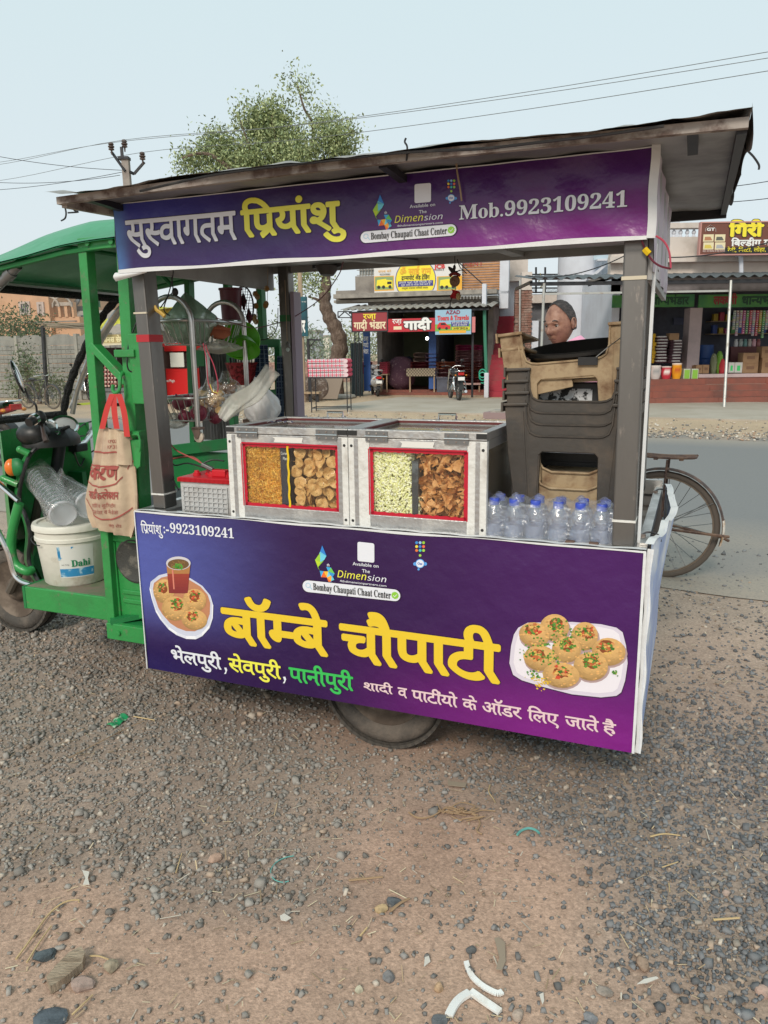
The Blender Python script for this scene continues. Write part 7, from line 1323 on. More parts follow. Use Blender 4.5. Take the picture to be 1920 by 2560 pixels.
def bp(a,b,l):
 L=[p[0]for p in pts]
 for _ in range(1):pass
 lo,hi=0.,1.
 for _ in range(14):
  mid=(lo+hi)/2;yl_,yr,xl,xr=[float(np.interp(mid,L,[p[i]for p in pts]))for i in(2,4,1,3)];s=max(0,min(1,(a-xl)/(xr-xl)));y=yl_+(yr-yl_)*s
  if y<-b:lo=mid
  else:hi=mid
 p=bagf(0)(s,lo);return(p[0],p[1]-.002-l*.5,p[2])
redink=mat('faded_red_ink',(.36,.085,.07),.8)
for wd,x0,x1,y0,y1,bd,fs in(('करण',229,308,1166,1196,.04,'D'),('साडी कलेक्शन',227,312,1227,1244,.03,'D'),('साडीयाँ व शुटींग शर्टींग',240,304,1257,1265,.0,'D'),('किड्स वेअर व मेन्स वेअर',238,309,1273,1282,.0,'D'),('कामठी रोड',278,312,1309,1316,0,'D'),('9702',280,297,1098,1106,0,'L'),('9733',279,299,1112,1120,0,'L')):
 mb=MB();write(mb,wd,bp,(x0,x1,-y1,-y0),fs,bd,sit=.001,step=.00005);part(t,'lettering',mb,redink)
for arc in([(240,1127),(270,1130),(305,1130),(332,1150)],[(228,1160),(250,1162),(300,1164),(311,1164)],[(222,1200),(240,1211),(275,1213),(305,1205),(318,1190)],[(221,1245),(232,1270),(255,1290),(285,1296),(315,1285),(335,1268)],[(335,1150),(325,1172)]):
 P=[bp(p.x,-p.y,.002)for p in curve([(x,y,0)for x,y in arc],6)];mb=MB();mb.add([Vector(p)+Vector((0,0,d))for p in P for d in(-.003,.003)],[(2*i,2*i+1,2*i+3,2*i+2)for i in range(len(P)-1)]);part(t,'printed_line',mb,redink)
bu,bv,bzz=-1.695,.375,.43;t=on('plastic_bucket','grimy white lidded paint bucket standing on the green cab floor','bucket',(bu,bv,bzz));wp=mat('dirty_white_plastic',(.70,.68,.60),.42,var=((.45,.38,.28),6,.56,.74),bump=(30,.15))
part(t,'bucket_body',MB().lathe([(.132,0),(.140,.008),(.160,.205),(.166,.208),(.166,.222),(.162,.226),(.163,.25)],(bu,bv,bzz),n=48),wp,True);part(t,'lid',MB().lathe([(.166,.252),(.173,.256),(.173,.272),(.168,.284),(.150,.284),(.148,.276),(0,.276)],(bu,bv,bzz),n=48),wp,True)
part(t,'bucket_handle',MB().tube(curve([(bu-.165,bv,bzz+.215),(bu-.14,bv-.11,bzz+.212),(bu-.07,bv-.162,bzz+.20),(bu-.03,bv-.17,bzz+.198)]),.0025,5),steel_dark)
def cylw(a0,a1,z0,z1,r0,r1,lift,N=16):
 mb=MB()
 def fn(s,q):a=R(a0+(a1-a0)*s);r=r0+(r1-r0)*q+lift;return(bu+r*math.sin(a),bv-r*math.cos(a),bzz+z0+(z1-z0)*q)
 mb.grid(fn,N,2);return mb
rad=lambda z:.140+(.160-.140)*(z-.008)/.197
part(t,'label_sheet',cylw(18,75,.045,.195,rad(.045),rad(.195),.0008),mat('label_white',(.72,.72,.68),.5));blu=mat('label_blue',(.03,.25,.50),.5,var=((.4,.6,.7),30,.55,.65));part(t,'label_print',cylw(18,75,.05,.088,rad(.05),rad(.088),.0016),blu)
def bl(a,b,l):an=R(a);r=rad(b)+.003+l;return(bu+r*math.sin(an),bv-r*math.cos(an),bzz+b)
part(t,'label_print',MB().poly([bl(18,.13,0),bl(20,.13,0),bl(44,.192,0),bl(18,.192,0)]),blu);mb=MB();write(mb,'𝐃𝐚𝐡𝐢',bl,(38,68,.098,.128),'S',.012);part(t,'lettering',mb,mat('label_green_ink',(.01,.22,.09),.5));mb=MB();write(mb,'net 15 kg',bl,(22,34,.105,.112),'L',0);part(t,'lettering',mb,grey_metal)
t=on('lidded_tub','pale green lidded tub standing behind the white bucket','tub',(-1.44,.62,.43));part(t,'body',MB().lathe([(.11,0),(.13,.25),(.135,.25),(.135,.27),(0,.275)],(-1.44,.62,.43),n=32),mat('pale_green_plastic',(.35,.50,.36),.45),True);part(t,'lid',MB().lathe([(.14,.255),(.145,.27),(.14,.285),(0,.285)],(-1.44,.62,.43),n=32),MATS['pale_green_plastic'],True)
clear=film('clear_polythene',fres=.08,rough=.12,bump=(26,.5),body=.06);cup_m=film('clear_cup',fres=.22,rough=.1,body=.10)
def cuppack(c0,c1,r,label):
 t=on('cup_pack',label,'cups',c0);a,b=Vector(c0),Vector(c1);d=(b-a);L=d.length;d.normalize()
 n=12
 for k in range(n):p=a+d*L*k/n;part(t,'plastic_cup',MB().lathe([(r,0),(r*1.03,.003),(r*.99,.006),(r*.93,L/n*1.3)],p,d,26,cap=False),cup_m,True)
 part(t,'cup_lid',MB().lathe([(r*1.0,0),(r*.9,-.004),(r*.6,-.001),(r*.3,-.004),(0,-.003)],a,d,26,cap=False),mat('cup_base',(.62,.62,.66),.25,alpha=.75),True)
 e1=d.orthogonal().normalized();e2=d.cross(e1)
 def fn(s,q):an=2*math.pi*s;rr_=r*(1.10+.10*math.sin(5*an+q*9)+.05*math.sin(11*an))*(1 if q<.9 else 1-(q-.9)*6)*(1 if q>.05 else .75+q*5);return tuple(a+d*(L*1.25*q-.015)+(e1*math.cos(an)+e2*math.sin(an))*rr_)
 mb=MB();mb.grid(fn,40,20);part(t,'polythene_sleeve',mb,clear,True);return t
cuppack(K3(158,1284,.26),K3(100,1190,.50),.062,'sleeve of clear plastic cups lying on the bucket lid, disc end towards the viewer');cuppack(K3(222,1262,.36),K3(130,1212,.62),.062,'second sleeve of clear plastic cups behind the first on the bucket lid')
mb=MB();mb.grid(lambda s,q:K3(118+40*s+14*q,1205-30*q+10*math.sin(s*9)*q+8*s,.40+.03*math.sin(s*7)),10,8);single(CF,'polythene_scrap','crumpled clear polythene end sticking up from the cup sleeves','polythene',mb,clear,K3(130,1200,.4),'all')
B0=(-.84,.07,.80);t=on('truck_battery','grey inverter battery with red lid standing beside the left display case','battery',B0);gp_=mat('grey_battery_plastic',(.48,.48,.48),.5,var=((.36,.34,.32),8,.5,.7));rl=mat('red_battery_plastic',(.55,.015,.025),.35)
part(t,'case',MB().box(-.84,-.60,.075,.26,.80,.985),gp_,bevel=.004);part(t,'lid',MB().box(-.845,-.595,.068,.265,.985,1.003),rl,bevel=.004)
mb=MB()
for k in range(10):x=-.825+k*.0215;mb.box(x,x+.004,.069,.075,.82,.97)
for k in range(9):z=.82+k*.0183;mb.box(-.825,-.627,.069,.075,z,z+.004)
part(t,'rib_grid',mb,gp_);mb=MB()
for k in range(44):x=-.843+k*.0056;mb.box(x,x+.003,.064,.068,.987,1.001)
part(t,'lid_ridges',mb,rl)
for k in range(6):x=-.80+k*.034;part(t,'vent_cap',MB().lathe([(.015,0),(.015,.009),(.010,.010),(.009,.018),(0,.018)],(x,.13+.03*(k%2),1.003),n=14),rl,True)
part(t,'terminal',MB().box(-.72,-.66,.11,.14,1.003,1.03),rl,bevel=.004);part(t,'label',MB().box(-.5995,-.598,.09,.24,.85,.95),black_p)
for P,m in(([K3(420,1100,.2),K3(440,1125,.16),K3(490,1150,.12),K3(528,1172,.12)],redink),([K3(418,1102,.2),K3(432,1160,.16),K3(470,1158,.14),K3(520,1172,.12)],black_pl),([K3(424,1148,.25),K3(480,1142,.18),K3(515,1170,.12)],redink),([K3(505,1160,.12),K3(530,1150,.14),K3(560,1152,.14)],black_pl),([K3(428,1170,.14),K3(436,1205,.10),K3(447,1225,.06)],black_pl)):
 single(CF,'battery_wire',{0:'thin red wire looping down to the battery',1:'black wire drooping onto the battery',2:'lower red wire lying across the battery top',3:'short black lead behind the battery terminals',4:'black wire running down the front left of the battery'}[[redink,black_pl].index(m)if False else len([o for o in COL.objects if o.name.startswith('battery_wire')])],'wire',MB().tube(curve(P),.003,5),m,P[0],True)
single(CF,'inline_connector','grey inline plug lying on the battery lid','plug',MB().bar(K3(505,1160,.12),K3(533,1174,.12),.016,.014),grey_metal,K3(520,1165,.12),bevel=.003)
glass=film('case_glass',fres=.03,rough=.03,tint=(.98,.99,.98),gz_=.2);redtape=mat('red_edging_tape',(.50,.008,.03),.4)
def case(u0,u1,wl,label,hinges,hx):
 v0,v1,z0,z1=.03,.45,.80,1.205;t=on('display_case',label,'display case',((u0+u1)/2,v0,z0));a,b,c,d=wl;f=.022
 part(t,'front_frame',MB().box(u0,a,v0,v0+f,z0,z1-.028),flake,bevel=.002);part(t,'front_frame',MB().box(b,u1,v0,v0+f,z0,z1-.028),flake,bevel=.002)
 part(t,'front_rail',MB().box(a,b,v0+.001,v0+f,d,z1-.028),alu,bevel=.002);part(t,'front_rail',MB().box(a,b,v0+.001,v0+f,z0,c),alu,bevel=.002)
 part(t,'corner_stile',MB().box(u0+.022,u0+.036,v0-.003,v0,z0,z1-.03),alu);part(t,'corner_stile',MB().box(u1-.036,u1-.022,v0-.003,v0,z0,z1-.03),alu)
 mb=MB().box(u0,u1,v0-.002,v0+.03,z1-.026,z1).box(u0,u1,v1-.03,v1,z1-.026,z1).box(u0,u0+.03,v0+.03,v1-.03,z1-.026,z1).box(u1-.03,u1,v0+.03,v1-.03,z1-.026,z1);part(t,'lid_frame',mb,alu,bevel=.002)
 part(t,'lid_gasket',MB().box(u0+.03,u1-.03,v0+.03,v0+.036,z1-.012,z1-.004).box(u0+.03,u1-.03,v1-.036,v1-.03,z1-.012,z1-.004).box(u0+.03,u0+.036,v0+.036,v1-.036,z1-.012,z1-.004).box(u1-.036,u1-.03,v0+.036,v1-.036,z1-.012,z1-.004),mat('dark_red_gasket',(.12,.02,.02),.6))
 part(t,'lid_glass',MB().box(u0+.03,u1-.03,v0+.03,v1-.03,z1-.020,z1-.016),film('lid_glass',fres=.22,rough=.09,tint=(.95,.97,.95),body=.08,bodycol=(.45,.46,.43)))
 part(t,'front_glass',MB().box(a,b,v0+.008,v0+.012,c,d),glass)
 for nm,x in(('side_glass',u0+.006),('side_glass',u1-.010)):part(t,nm,MB().box(x,x+.004,v0+f,v1-.03,z0+.03,z1-.03),film('dirty_side_glass',fres=.1,rough=.2,tint=(.7,.66,.58),body=.35,bodycol=(.30,.25,.19)))
 for x in(u0,u1-.02):
  mb=MB();mb.box(x,x+.02,v1-.03,v1,z0,z1-.026).box(x,x+.02,v0+f,v1-.03,z0,z0+.03)
  mb.box(x,x+.02,v0+f,v1-.03,z1-.055,z1-.026);part(t,'side_frame',mb,alu)
 part(t,'back_panel',MB().box(u0+.02,u1-.02,v1-.012,v1-.006,z0,z1-.026),mat('case_back',(.34,.31,.26),.7));part(t,'floor_tray',MB().box(u0+.004,u1-.004,v0+f,v1-.012,z0,z0+.012),alu)
 e=.011;mb=MB()
 def edge(p,q,nrm):
  N=26
  for i in range(N):
   s0,s1=i/N,(i+1)/N;w0,w1=e*(.75+.4*abs(math.sin(i*1.3))),e*(.75+.4*abs(math.sin((i+1)*1.3)));P0,P1=Vector(p).lerp(Vector(q),s0),Vector(p).lerp(Vector(q),s1);n_=Vector(nrm);quad=[P0,P1,P1+n_*w1,P0+n_*w0];mb.poly(quad);
 y=v0+.0065;edge((a,y,c),(b,y,c),(0,0,1));edge((b,y,d),(a,y,d),(0,0,-1));edge((b,y,c),(b,y,d),(-1,0,0));edge((a,y,d),(a,y,c),(1,0,0));part(t,'red_edging',mb,redtape)
 part(t,'red_edging',MB().box(a,b,v0-.0006,v0-.0001,d-.0005,d+.005).box(b,b+.004,v0-.0006,v0-.0001,c,d).box(a-.004,a,v0-.0006,v0-.0001,c,d),redtape)
 for(x0,x1)in hinges:
  h=part(t,'hinge',MB().box(x0,x1,v0-.007,v0-.003,z1-.038,z1-.022).box(x0,x1,v0-.006,v0-.002,z1-.020,z1-.004),grey_metal);part(h,'hinge_pin',MB().tube([(x0-.001,v0-.008,z1-.021),(x1+.001,v0-.008,z1-.021)],.0028,8),chrome,True)
  for i in range(3):
   for zz in(z1-.011,z1-.031):part(h,'screw',MB().lathe([(.0035,0),(.003,.002),(0,.0025)],(x0+(x1-x0)*(.16+.34*i),v0-.0065,zz),(0,-1,0),8),rustbeam)
 part(t,'lid_handle',MB().tube([(hx-.033,v1-.02,z1),(hx-.033,v1-.02,z1+.022),(hx+.033,v1-.02,z1+.022),(hx+.033,v1-.02,z1)],.0045,6).box(hx-.05,hx-.02,v1-.03,v1-.01,z1,z1+.003).box(hx+.02,hx+.05,v1-.03,v1-.01,z1,z1+.003),chrome)
 for x in(u0+.012,u1-.012):
  for z in(z1-.055,.895):part(t,'screw_hole',MB().lathe([(.005,0),(0,.0002)],(x,v0-.0008-.0,z),(0,-1,0),12),black_p)
 for x in(u0,u1-.034):part(t,'open_profile_end',MB().box(x,x+.034,v0-.0045,v0-.003,z1-.020,z1-.004),black_p)
 part(t,'paper_scrap',MB().poly([((a+b)/2-.06,v0-.0012,z1-.034),((a+b)/2+.06,v0-.0012,z1-.034),((a+b)/2+.055,v0-.0012,z1-.05),((a+b)/2+.062,v0-.0012,d+.008),((a+b)/2-.055,v0-.0012,d+.008),((a+b)/2-.05,v0-.0012,d+.02)][::-1]),mat('torn_paper',(.72,.70,.66),.8))
 return t
cl=case(-.590,-.1165,(-.530,-.155,.9205,1.1445),'left aluminium and glass display case with fried noodles and round crackers',[(-.543,-.460),(-.231,-.152)],-.352)
cr=case(-.1145,.360,(-.038,.296,.9195,1.143),'right aluminium and glass display case with puffed rings and folded crisps',[(-.048,.030),(.223,.302)],.106)
part(cl,'yellow_strip',MB().grid(lambda s,q:(-.352+.008*s+.0015*math.sin(q*25),.0362,.925+.215*q),1,20),mat('yellow_tape',(.75,.50,.01),.4))
part(cl,'divider',MB().box(-.383,-.345,.045,.43,.82,1.14),mat('divider_print',(.035,.04,.06),.35,var=((.20,.22,.25),9,.55,.62)));mb=MB();write(mb,'Current',lambda a,b,l:(a,.0440-l*.2,b),(-.380,-.353,1.108,1.118),'L',.01);write(mb,'Plate',lambda a,b,l:(a,.0440-l*.2,b),(-.372,-.352,1.090,1.100),'L',.01);part(cl,'lettering',mb,white_p)
part(cr,'divider',MB().box(.106,.128,.045,.43,.82,1.105),mat('divider_dark',(.05,.055,.065),.4,var=((.14,.16,.18),12,.5,.6)))
def ribbons(name,box,n,L,th,cols,seed,label):
 r=np.random.default_rng(seed);u0,u1,v0,v1,z0,z1=box;P=np.stack([r.uniform(u0,u1,n),v0+(v1-v0)*r.uniform(0,1,n)**2,r.uniform(z0,z1,n)],1);a=r.uniform(0,2*np.pi,n);cv=r.uniform(-2.5,2.5,n);S_=5;V=[]
 for k in range(S_+1):
  q=k/S_-.5;x=L*q;an=a+cv*q;d=np.stack([np.cos(an),r.normal(0,.15,n)*0+.25*np.sin(an*2),np.sin(an)],1);c=P+d*x;c[:,0]=np.clip(c[:,0],u0,u1);c[:,2]=np.clip(c[:,2],z0,z1);s=np.stack([-np.sin(an),0*an,np.cos(an)],1)*th;V+=[c-s,c+s+np.array([0,th,0])]
 V=np.stack(V,1);F=[];base=np.array([(2*k,2*k+2,2*k+3,2*k+1)for k in range(S_)]);F=(base[None]+(np.arange(n)*2*(S_+1))[:,None,None]).reshape(-1,4)
 me=bpy.data.meshes.new(name);o_=np.array([(u0+u1)/2,v0,z0]);me.vertices.add(V.shape[0]*V.shape[1]);me.vertices.foreach_set('co',(V-o_).ravel());setfaces(me,F);ca=me.color_attributes.new('Col','FLOAT_COLOR','POINT');q=np.array(cols)[r.integers(0,len(cols),n)]*r.uniform(.7,1.25,(n,1));q=q*(.75+.5*fbm(P[:,0],P[:,2],14,3)[:,None]);ca.data.foreach_set('color',np.concatenate([np.repeat(q,V.shape[1],0),np.ones((n*V.shape[1],1))],1).ravel())
 me.materials.append(mat('food_colours',(.5,.5,.5),.55,vcol='Col'));o=bpy.data.objects.new(name,me);COL.objects.link(o);o.location=CF.w(*o_);o.rotation_euler=(0,0,CF.az);return tag(o,label,'snacks',None,'stuff')
ribbons('fried_noodles',(-.565,-.386,.046,.075,.83,1.142),9000,.017,.0007,[(.95,.50,.05),(.85,.38,.03),(.98,.62,.12),(.72,.28,.03)],4,'orange fried noodles filling the left half of the left display case')
single(CF,'fried_noodles',None,None,MB().box(-.566,-.386,.076,.42,.82,1.13),mat('noodle_mass',(.70,.32,.04),.8,var=((.85,.45,.07),60,.4,.6),bump=(90,1,.01)),(-.48,.08,.82),kind='stuff')
def lumps(name,boxf,n,rx,ry,cols,seed,label):
 r=np.random.default_rng(seed);P=boxf(r,n);n=len(P);M=MB().ball((0,0,0),(1,1,1),7,5);B=np.array(M.v);V=B[None]*np.stack([rx*r.uniform(.8,1.2,n),ry*np.ones(n),ry*r.uniform(.85,1.15,n)],1)[:,None];a=r.uniform(0,np.pi,n);b=r.normal(0,.5,n)
 c,s=np.cos(b)[:,None],np.sin(b)[:,None];x,y=V[...,0]*c-V[...,1]*s,V[...,0]*s+V[...,1]*c;V[...,0],V[...,1]=x,y;c,s=np.cos(a)[:,None],np.sin(a)[:,None];x,z=V[...,0]*c-V[...,2]*s,V[...,0]*s+V[...,2]*c;V[...,0],V[...,2]=x,z
 o_=P.mean(0);V=V+P[:,None]-o_;me=bpy.data.meshes.new(name);me.vertices.add(V.shape[0]*V.shape[1]);me.vertices.foreach_set('co',V.ravel());F=(np.array(M.f)[None]+(np.arange(n)*len(B))[:,None,None]).reshape(-1,4);setfaces(me,F);me.polygons.foreach_set('use_smooth',[True]*len(me.polygons));ca=me.color_attributes.new('Col','FLOAT_COLOR','POINT');q=np.array(cols)[r.integers(0,len(cols),n)]*r.uniform(.85,1.1,(n,1));ca.data.foreach_set('color',np.concatenate([np.repeat(q,len(B),0),np.ones((n*len(B),1))],1).ravel());me.materials.append(mat('food_colours',(.5,.5,.5),.55,vcol='Col'))
 o=bpy.data.objects.new(name,me);COL.objects.link(o);o.location=CF.w(*o_);o.rotation_euler=(0,0,CF.az);return tag(o,label,'snacks',None,'stuff')
def puff(r,n):
 u=r.uniform(-.062,.100,n);z=r.uniform(.82,1.135,n);e=(z<.985)&(r.uniform(0,1,n)<.25);u=np.where(e,r.uniform(.10,.128,n),u);return np.stack([u,.050+.03*r.uniform(0,1,n)**1.5,z],1)
lumps('puffed_snacks',puff,7000,.0062,.0031,[(.92,.90,.50),(.95,.92,.62),(.88,.87,.42),(.96,.94,.74)],6,'pale yellow green puffed snacks filling the left half of the right display case')
single(CF,'puffed_snacks',None,None,MB().box(-.09,.104,.072,.42,.82,1.12),mat('puff_mass',(.85,.82,.46),.8,bump=(90,1,.01)),(0,.2,.82),kind='stuff')
fr_m=mat('fried_cracker',(.66,.36,.12),.45,var=((.84,.54,.22),60,.42,.58),var2=((.34,.15,.04),130,.56,.66),bump=(60,.5,.006),coat=.1)
rr=random.Random(11);discs=[]
for j in range(4):
 mb=MB();R_=.0215;mb.grid(lambda s,q:((R_*q*(1+.04*math.sin(5*s*6.28+j)))*math.cos(2*math.pi*s),.0035*math.sin(q*3+j)+.0045*math.sin(2*6.28*s+j)*q+.0005*math.sin(s*44+q*9)*math.sin(q*13+s*19)+(.0012 if q<.98 else 0),R_*q*(1+.05*math.cos(3*s*6.28+j))*math.sin(2*math.pi*s)),20,5);mb.grid(lambda s,q:((R_*q*(1+.04*math.sin(5*s*6.28+j)))*math.cos(2*math.pi*s),-.0012+.0035*math.sin(q*3+j)+.0045*math.sin(2*6.28*s+j)*q,R_*q*(1+.05*math.cos(3*s*6.28+j))*math.sin(2*math.pi*s)),20,5);discs.append(mb.mesh('round_cracker',fr_m,smooth='all'))
k=0
for lay in range(3):
 for row in range(9):
  for c_ in range(5):
   u=-.325+c_*.040+rr.uniform(-.012,.012)+((row+lay)%2)*.018;z=.84+row*.0345+rr.uniform(-.008,.008)
   if u>-.158:continue
   o=bpy.data.objects.new('round_cracker',discs[k%4]);COL.objects.link(o);o.location=CF.w(u,.058+lay*.020+rr.uniform(0,.012),z);o.rotation_euler=(rr.uniform(-.9,.4),rr.uniform(0,6),CF.az+rr.uniform(-.8,.8));tag(o,'round golden fried cracker among the others in the right half of the left display case','cracker','round crackers in the left display case');k+=1
cm=mat('folded_crisp',(.66,.31,.10),.5,var=((.80,.44,.18),30,.45,.6),var2=((.36,.14,.05),60,.6,.7),bump=(50,.6,.008),coat=.1);crisps=[]
for j in range(5):
 mb=MB();r2=random.Random(j);f=r2.uniform(.8,1.6);
 def fn(s,q,o=0):x,y=(s-.5)*.040,(q-.5)*.026;return(x*math.cos(f*q),.010*math.sin(s*3.4+j)+.006*math.sin(q*5+j*2)+abs(x)*.5*f+o,y+x*math.sin(f*q)*.7)
 mb.grid(fn,8,6);mb.grid(lambda s,q:fn(s,q,-.0016),8,6);crisps.append(mb.mesh('folded_crisp',cm,smooth='all'))
for lay in range(3):
 for row in range(12):
  for c_ in range(7):
   u=.142+c_*.0245+rr.uniform(-.008,.008);z=.835+row*.0262+rr.uniform(-.009,.009)
   if z>1.13 or u>.30:continue
   o=bpy.data.objects.new('folded_crisp',crisps[rr.randrange(5)]);COL.objects.link(o);o.location=CF.w(u,.056+lay*.014+rr.uniform(0,.01),z);o.rotation_euler=(rr.uniform(-3,3),rr.uniform(-3,3),rr.uniform(-3,3));tag(o,'brown folded wheat crisp among the others in the right half of the right display case','crisp','folded crisps in the right display case')
for u0,u1,m in((-.34,-.14,mat('gap_shade_brown',(.20,.09,.03),.9)),(.13,.34,MATS['gap_shade_brown']if 'gap_shade_brown' in MATS else mat('gap_shade_brown',(.20,.09,.03),.9))):single(CF,'snack_heap',None,None,MB().box(u0,u1,.11,.42,.82,1.12),m,(u0,.2,.82),kind='stuff')  # fill boxes coloured dark to paint the shade in gaps between the snacks
single(CF,'sticker_scrap','torn dark sticker lying on the lid of the left display case','sticker',MB().grid(lambda s,q:(-.50+.10*s+.01*math.sin(q*9),.16+.03*q+.004*math.sin(s*20),1.207+.006*math.sin(s*13)**2),14,4),mat('sticker_dark',(.10,.10,.16),.5,var=((.7,.68,.62),22,.5,.55)),(-.45,.17,1.206),'all')
# ================================================================ plastic chairs stacked at the right end
dkc=mat('dark_brown_plastic',(.055,.048,.042),.5,var=((.11,.085,.065),8,.48,.7),bump=(30,.1));bgc=mat('stained_beige_plastic',(.38,.28,.165),.6,var=((.14,.07,.035),9,.50,.68),var2=((.30,.20,.11),40,.55,.68))
def stool(label,m,name='plastic_chair',arms=True,broken=False,w_=1.0):
 """low moulded chair: two arm/leg columns, U front panel, seat, flanged arm tops; origin under its middle, front at v=0"""
 t=on(name,label,'chair',(0,0,0));th=.022
 O=[(-.208,.476),(-.138,.476),(-.134,.42),(-.124,.392),(-.108,.383),(-.09,.380),(.09,.380),(.108,.383),(.124,.392),(.134,.42),(.138,.476),(.208,.476),(.196,.33),(.172,.17),(.156,0),(.098,0),(.096,.20),(.094,.318),(.082,.330),(-.082,.330),(-.094,.318),(-.096,.20),(-.098,0),(-.156,0),(-.172,.17),(-.196,.33)]
 if not broken:part(t,'front_panel',MB().prism([(x*w_,0,z)for x,z in O],(0,th,0)),m,bevel=.003)
 else:
  for s in(-1,1):part(t,'front_leg',MB().prism([(s*x,0,z)for x,z in((.208,.476),(.138,.476),(.130,.40),(.098,.30),(.098,0),(.156,0),(.172,.17),(.196,.33))][::s],(0,th,0)),m,bevel=.003)
  part(t,'front_panel',MB().prism([(-.13,.004,.385),(.012,.004,.398),(.016,.004,.352),(-.10,.004,.332),(-.128,.004,.34)],(0,.012,0)),m,bevel=.002)
 part(t,'front_lip',MB().tube([((x)*w_,-.002,z+.001)for x,z in O[1:11]],.0035,6),m,True)
 for s in(-1,1):
  if arms:part(t,'arm',MB().prism([(s*.212,-.010,.476),(s*.132,-.010,.478),(s*.138,.30,.46),(s*.205,.30,.455)][::s],(0,0,.010)),m,bevel=.003);part(t,'arm_flange',MB().box(min(s*.212,s*.218),max(s*.212,s*.218),-.012,.30,.458,.488),m)
  part(t,'side_panel',MB().prism([(s*.200,th,.476),(s*.200,.30,.455),(s*.188,.30,.34),(s*.188,th,.34)][::-s],(-s*.012,0,0)),m);part(t,'rear_leg',MB().prism([(s*.19,.28,.36),(s*.14,.28,.36),(s*.12,.34,0),(s*.165,.34,0)][::s],(0,.02,0)),m)
  part(t,'leg_rib',MB().prism([(s*.150,-.004,.46),(s*.146,-.004,.46),(s*.112,-.004,0),(s*.118,-.004,0)][::s],(0,.006,0)),m)
 part(t,'seat',MB().box(-.13,.13,th,.31,.365,.375),m);(part(t,'back_rail',MB().box(-.19,.19,.29,.31,.36,.43),m)if m==dkc else None);return t
cc0=.583;vv=.20;dzs=.037
for k in range(4):
 lab=['lowest dark brown plastic chair of the stack beside the right steel post','second dark brown plastic chair from the bottom of the stack','third dark brown plastic chair from the bottom of the stack','uppermost dark brown plastic chair, just under the beige ones'][k]
 c=stool(lab,dkc)if k==0 else dup(base_c,label=lab);base_c=c if k==0 else base_c;place(c,CF,cc0+(.002 if k%2 else-.002),vv+.0045*k,.80+dzs*k,R((-.4,.3,-.2,.4)[k]));c['group']='dark plastic chairs in the stack'
b1=stool('beige plastic chair with broken front panel, right above the dark ones',bgc,broken=True);place(b1,CF,cc0+.004,vv+.03,.80+.185,0);b1.rotation_euler=(0,R(-3),CF.az);b1['group']='beige plastic chairs in the stack'
b2=stool('topmost beige plastic chair, rusty stained front, holding the black tub',bgc);place(b2,CF,cc0+.008,vv+.022,.80+.237,0);b2.rotation_euler=(0,R(-4.5),CF.az);b2['group']='beige plastic chairs in the stack'
def lowst(label,dz,dv,rim):
 t=on('plastic_stool',label,'stool',(cc0,vv+dv,.80));O=[(-.118,0),(-.112,.19+dz),(-.108,.215+dz),(-.09,.185+dz),(-.06,.172+dz),(.06,.172+dz),(.09,.185+dz),(.108,.215+dz),(.112,.19+dz),(.118,0)]
 part(t,'front_panel',MB().prism([(cc0+x,vv+dv,.80+z)for x,z in O][::-1],(0,.012,0)),bgc,bevel=.003);part(t,'rim',MB().tube([(cc0+x,vv+dv-.003,.80+z)for x,z in O[1:-1]],.0045,6),bgc,True);part(t,'seat',MB().box(cc0-.1,cc0+.1,vv+dv+.012,vv+dv+.2,.80+.16+dz,.80+.17+dz),bgc)
 for s in(-1,1):part(t,'rear_leg',MB().box(cc0+s*.095-.012,cc0+s*.095+.012,vv+dv+.18,vv+dv+.2,.80,.80+.16+dz),bgc)
lowst('upper beige stool nested between the dark chair legs',.085,.055,1);lowst('lower beige stool nested between the dark chair legs',.035,.028,1)
t=on('gap_backing','black crate standing behind the beige stools under the chair stack','crate',(cc0,.45,.80));part(t,'front_panel',MB().box(cc0-.13,cc0+.13,.42,.43,.80,1.10),black_pl)  # ribbed black box added as a dark backing for the gap under the chairs
for k in range(6):part(t,'rib',MB().box(cc0-.13,cc0+.13,.412,.42,.83+k*.045,.845+k*.045),black_pl)
for s in(-1,1):part(t,'side_panel',MB().box(cc0+s*.13-.005,cc0+s*.13+.005,.43,.70,.80,1.10),black_pl)
t=on('scratched_board','scratched black and white board standing inside the chair stack','board',(cc0,vv+.09,1.2));part(t,'frame',MB().box(cc0-.125,cc0+.115,vv+.10,vv+.115,1.12,1.345),black_p);part(t,'panel',MB().box(cc0-.115,cc0+.055,vv+.095,vv+.0995,1.12,1.328),mat('scratched_white',(.55,.56,.57),.5,var=((.02,.02,.02),38,.49,.53),stretch=(1,1,1),bump=None))
cT=(.585,vv+.20,1.428);t=on('black_tub','round black plastic tub tilted on top of the chair stack','tub',cT);ax=Vector((-.08,-.13,1));part(t,'tub_body',MB().lathe([(.14,-.035),(.165,-.02),(.172,.0),(.168,.012),(.176,.020),(.184,.026),(.184,.036),(.176,.04),(.168,.034),(.155,-.01),(.14,-.022),(0,-.022)],cT,ax,56),mat('black_tub_plastic',(.012,.012,.012),.32),True);part(t,'grip_block',MB().box(.60,.66,vv+.012,vv+.03,1.405,1.43),black_pl)
single(CF,'tie_wire','thin wire tied from the tub to the steel post','wire',MB().tube([K3(1490,893,.2),K3(1520,868,.2),K3(1560,838,.1)],.0018,5),grey_metal,K3(1520,870,.2))
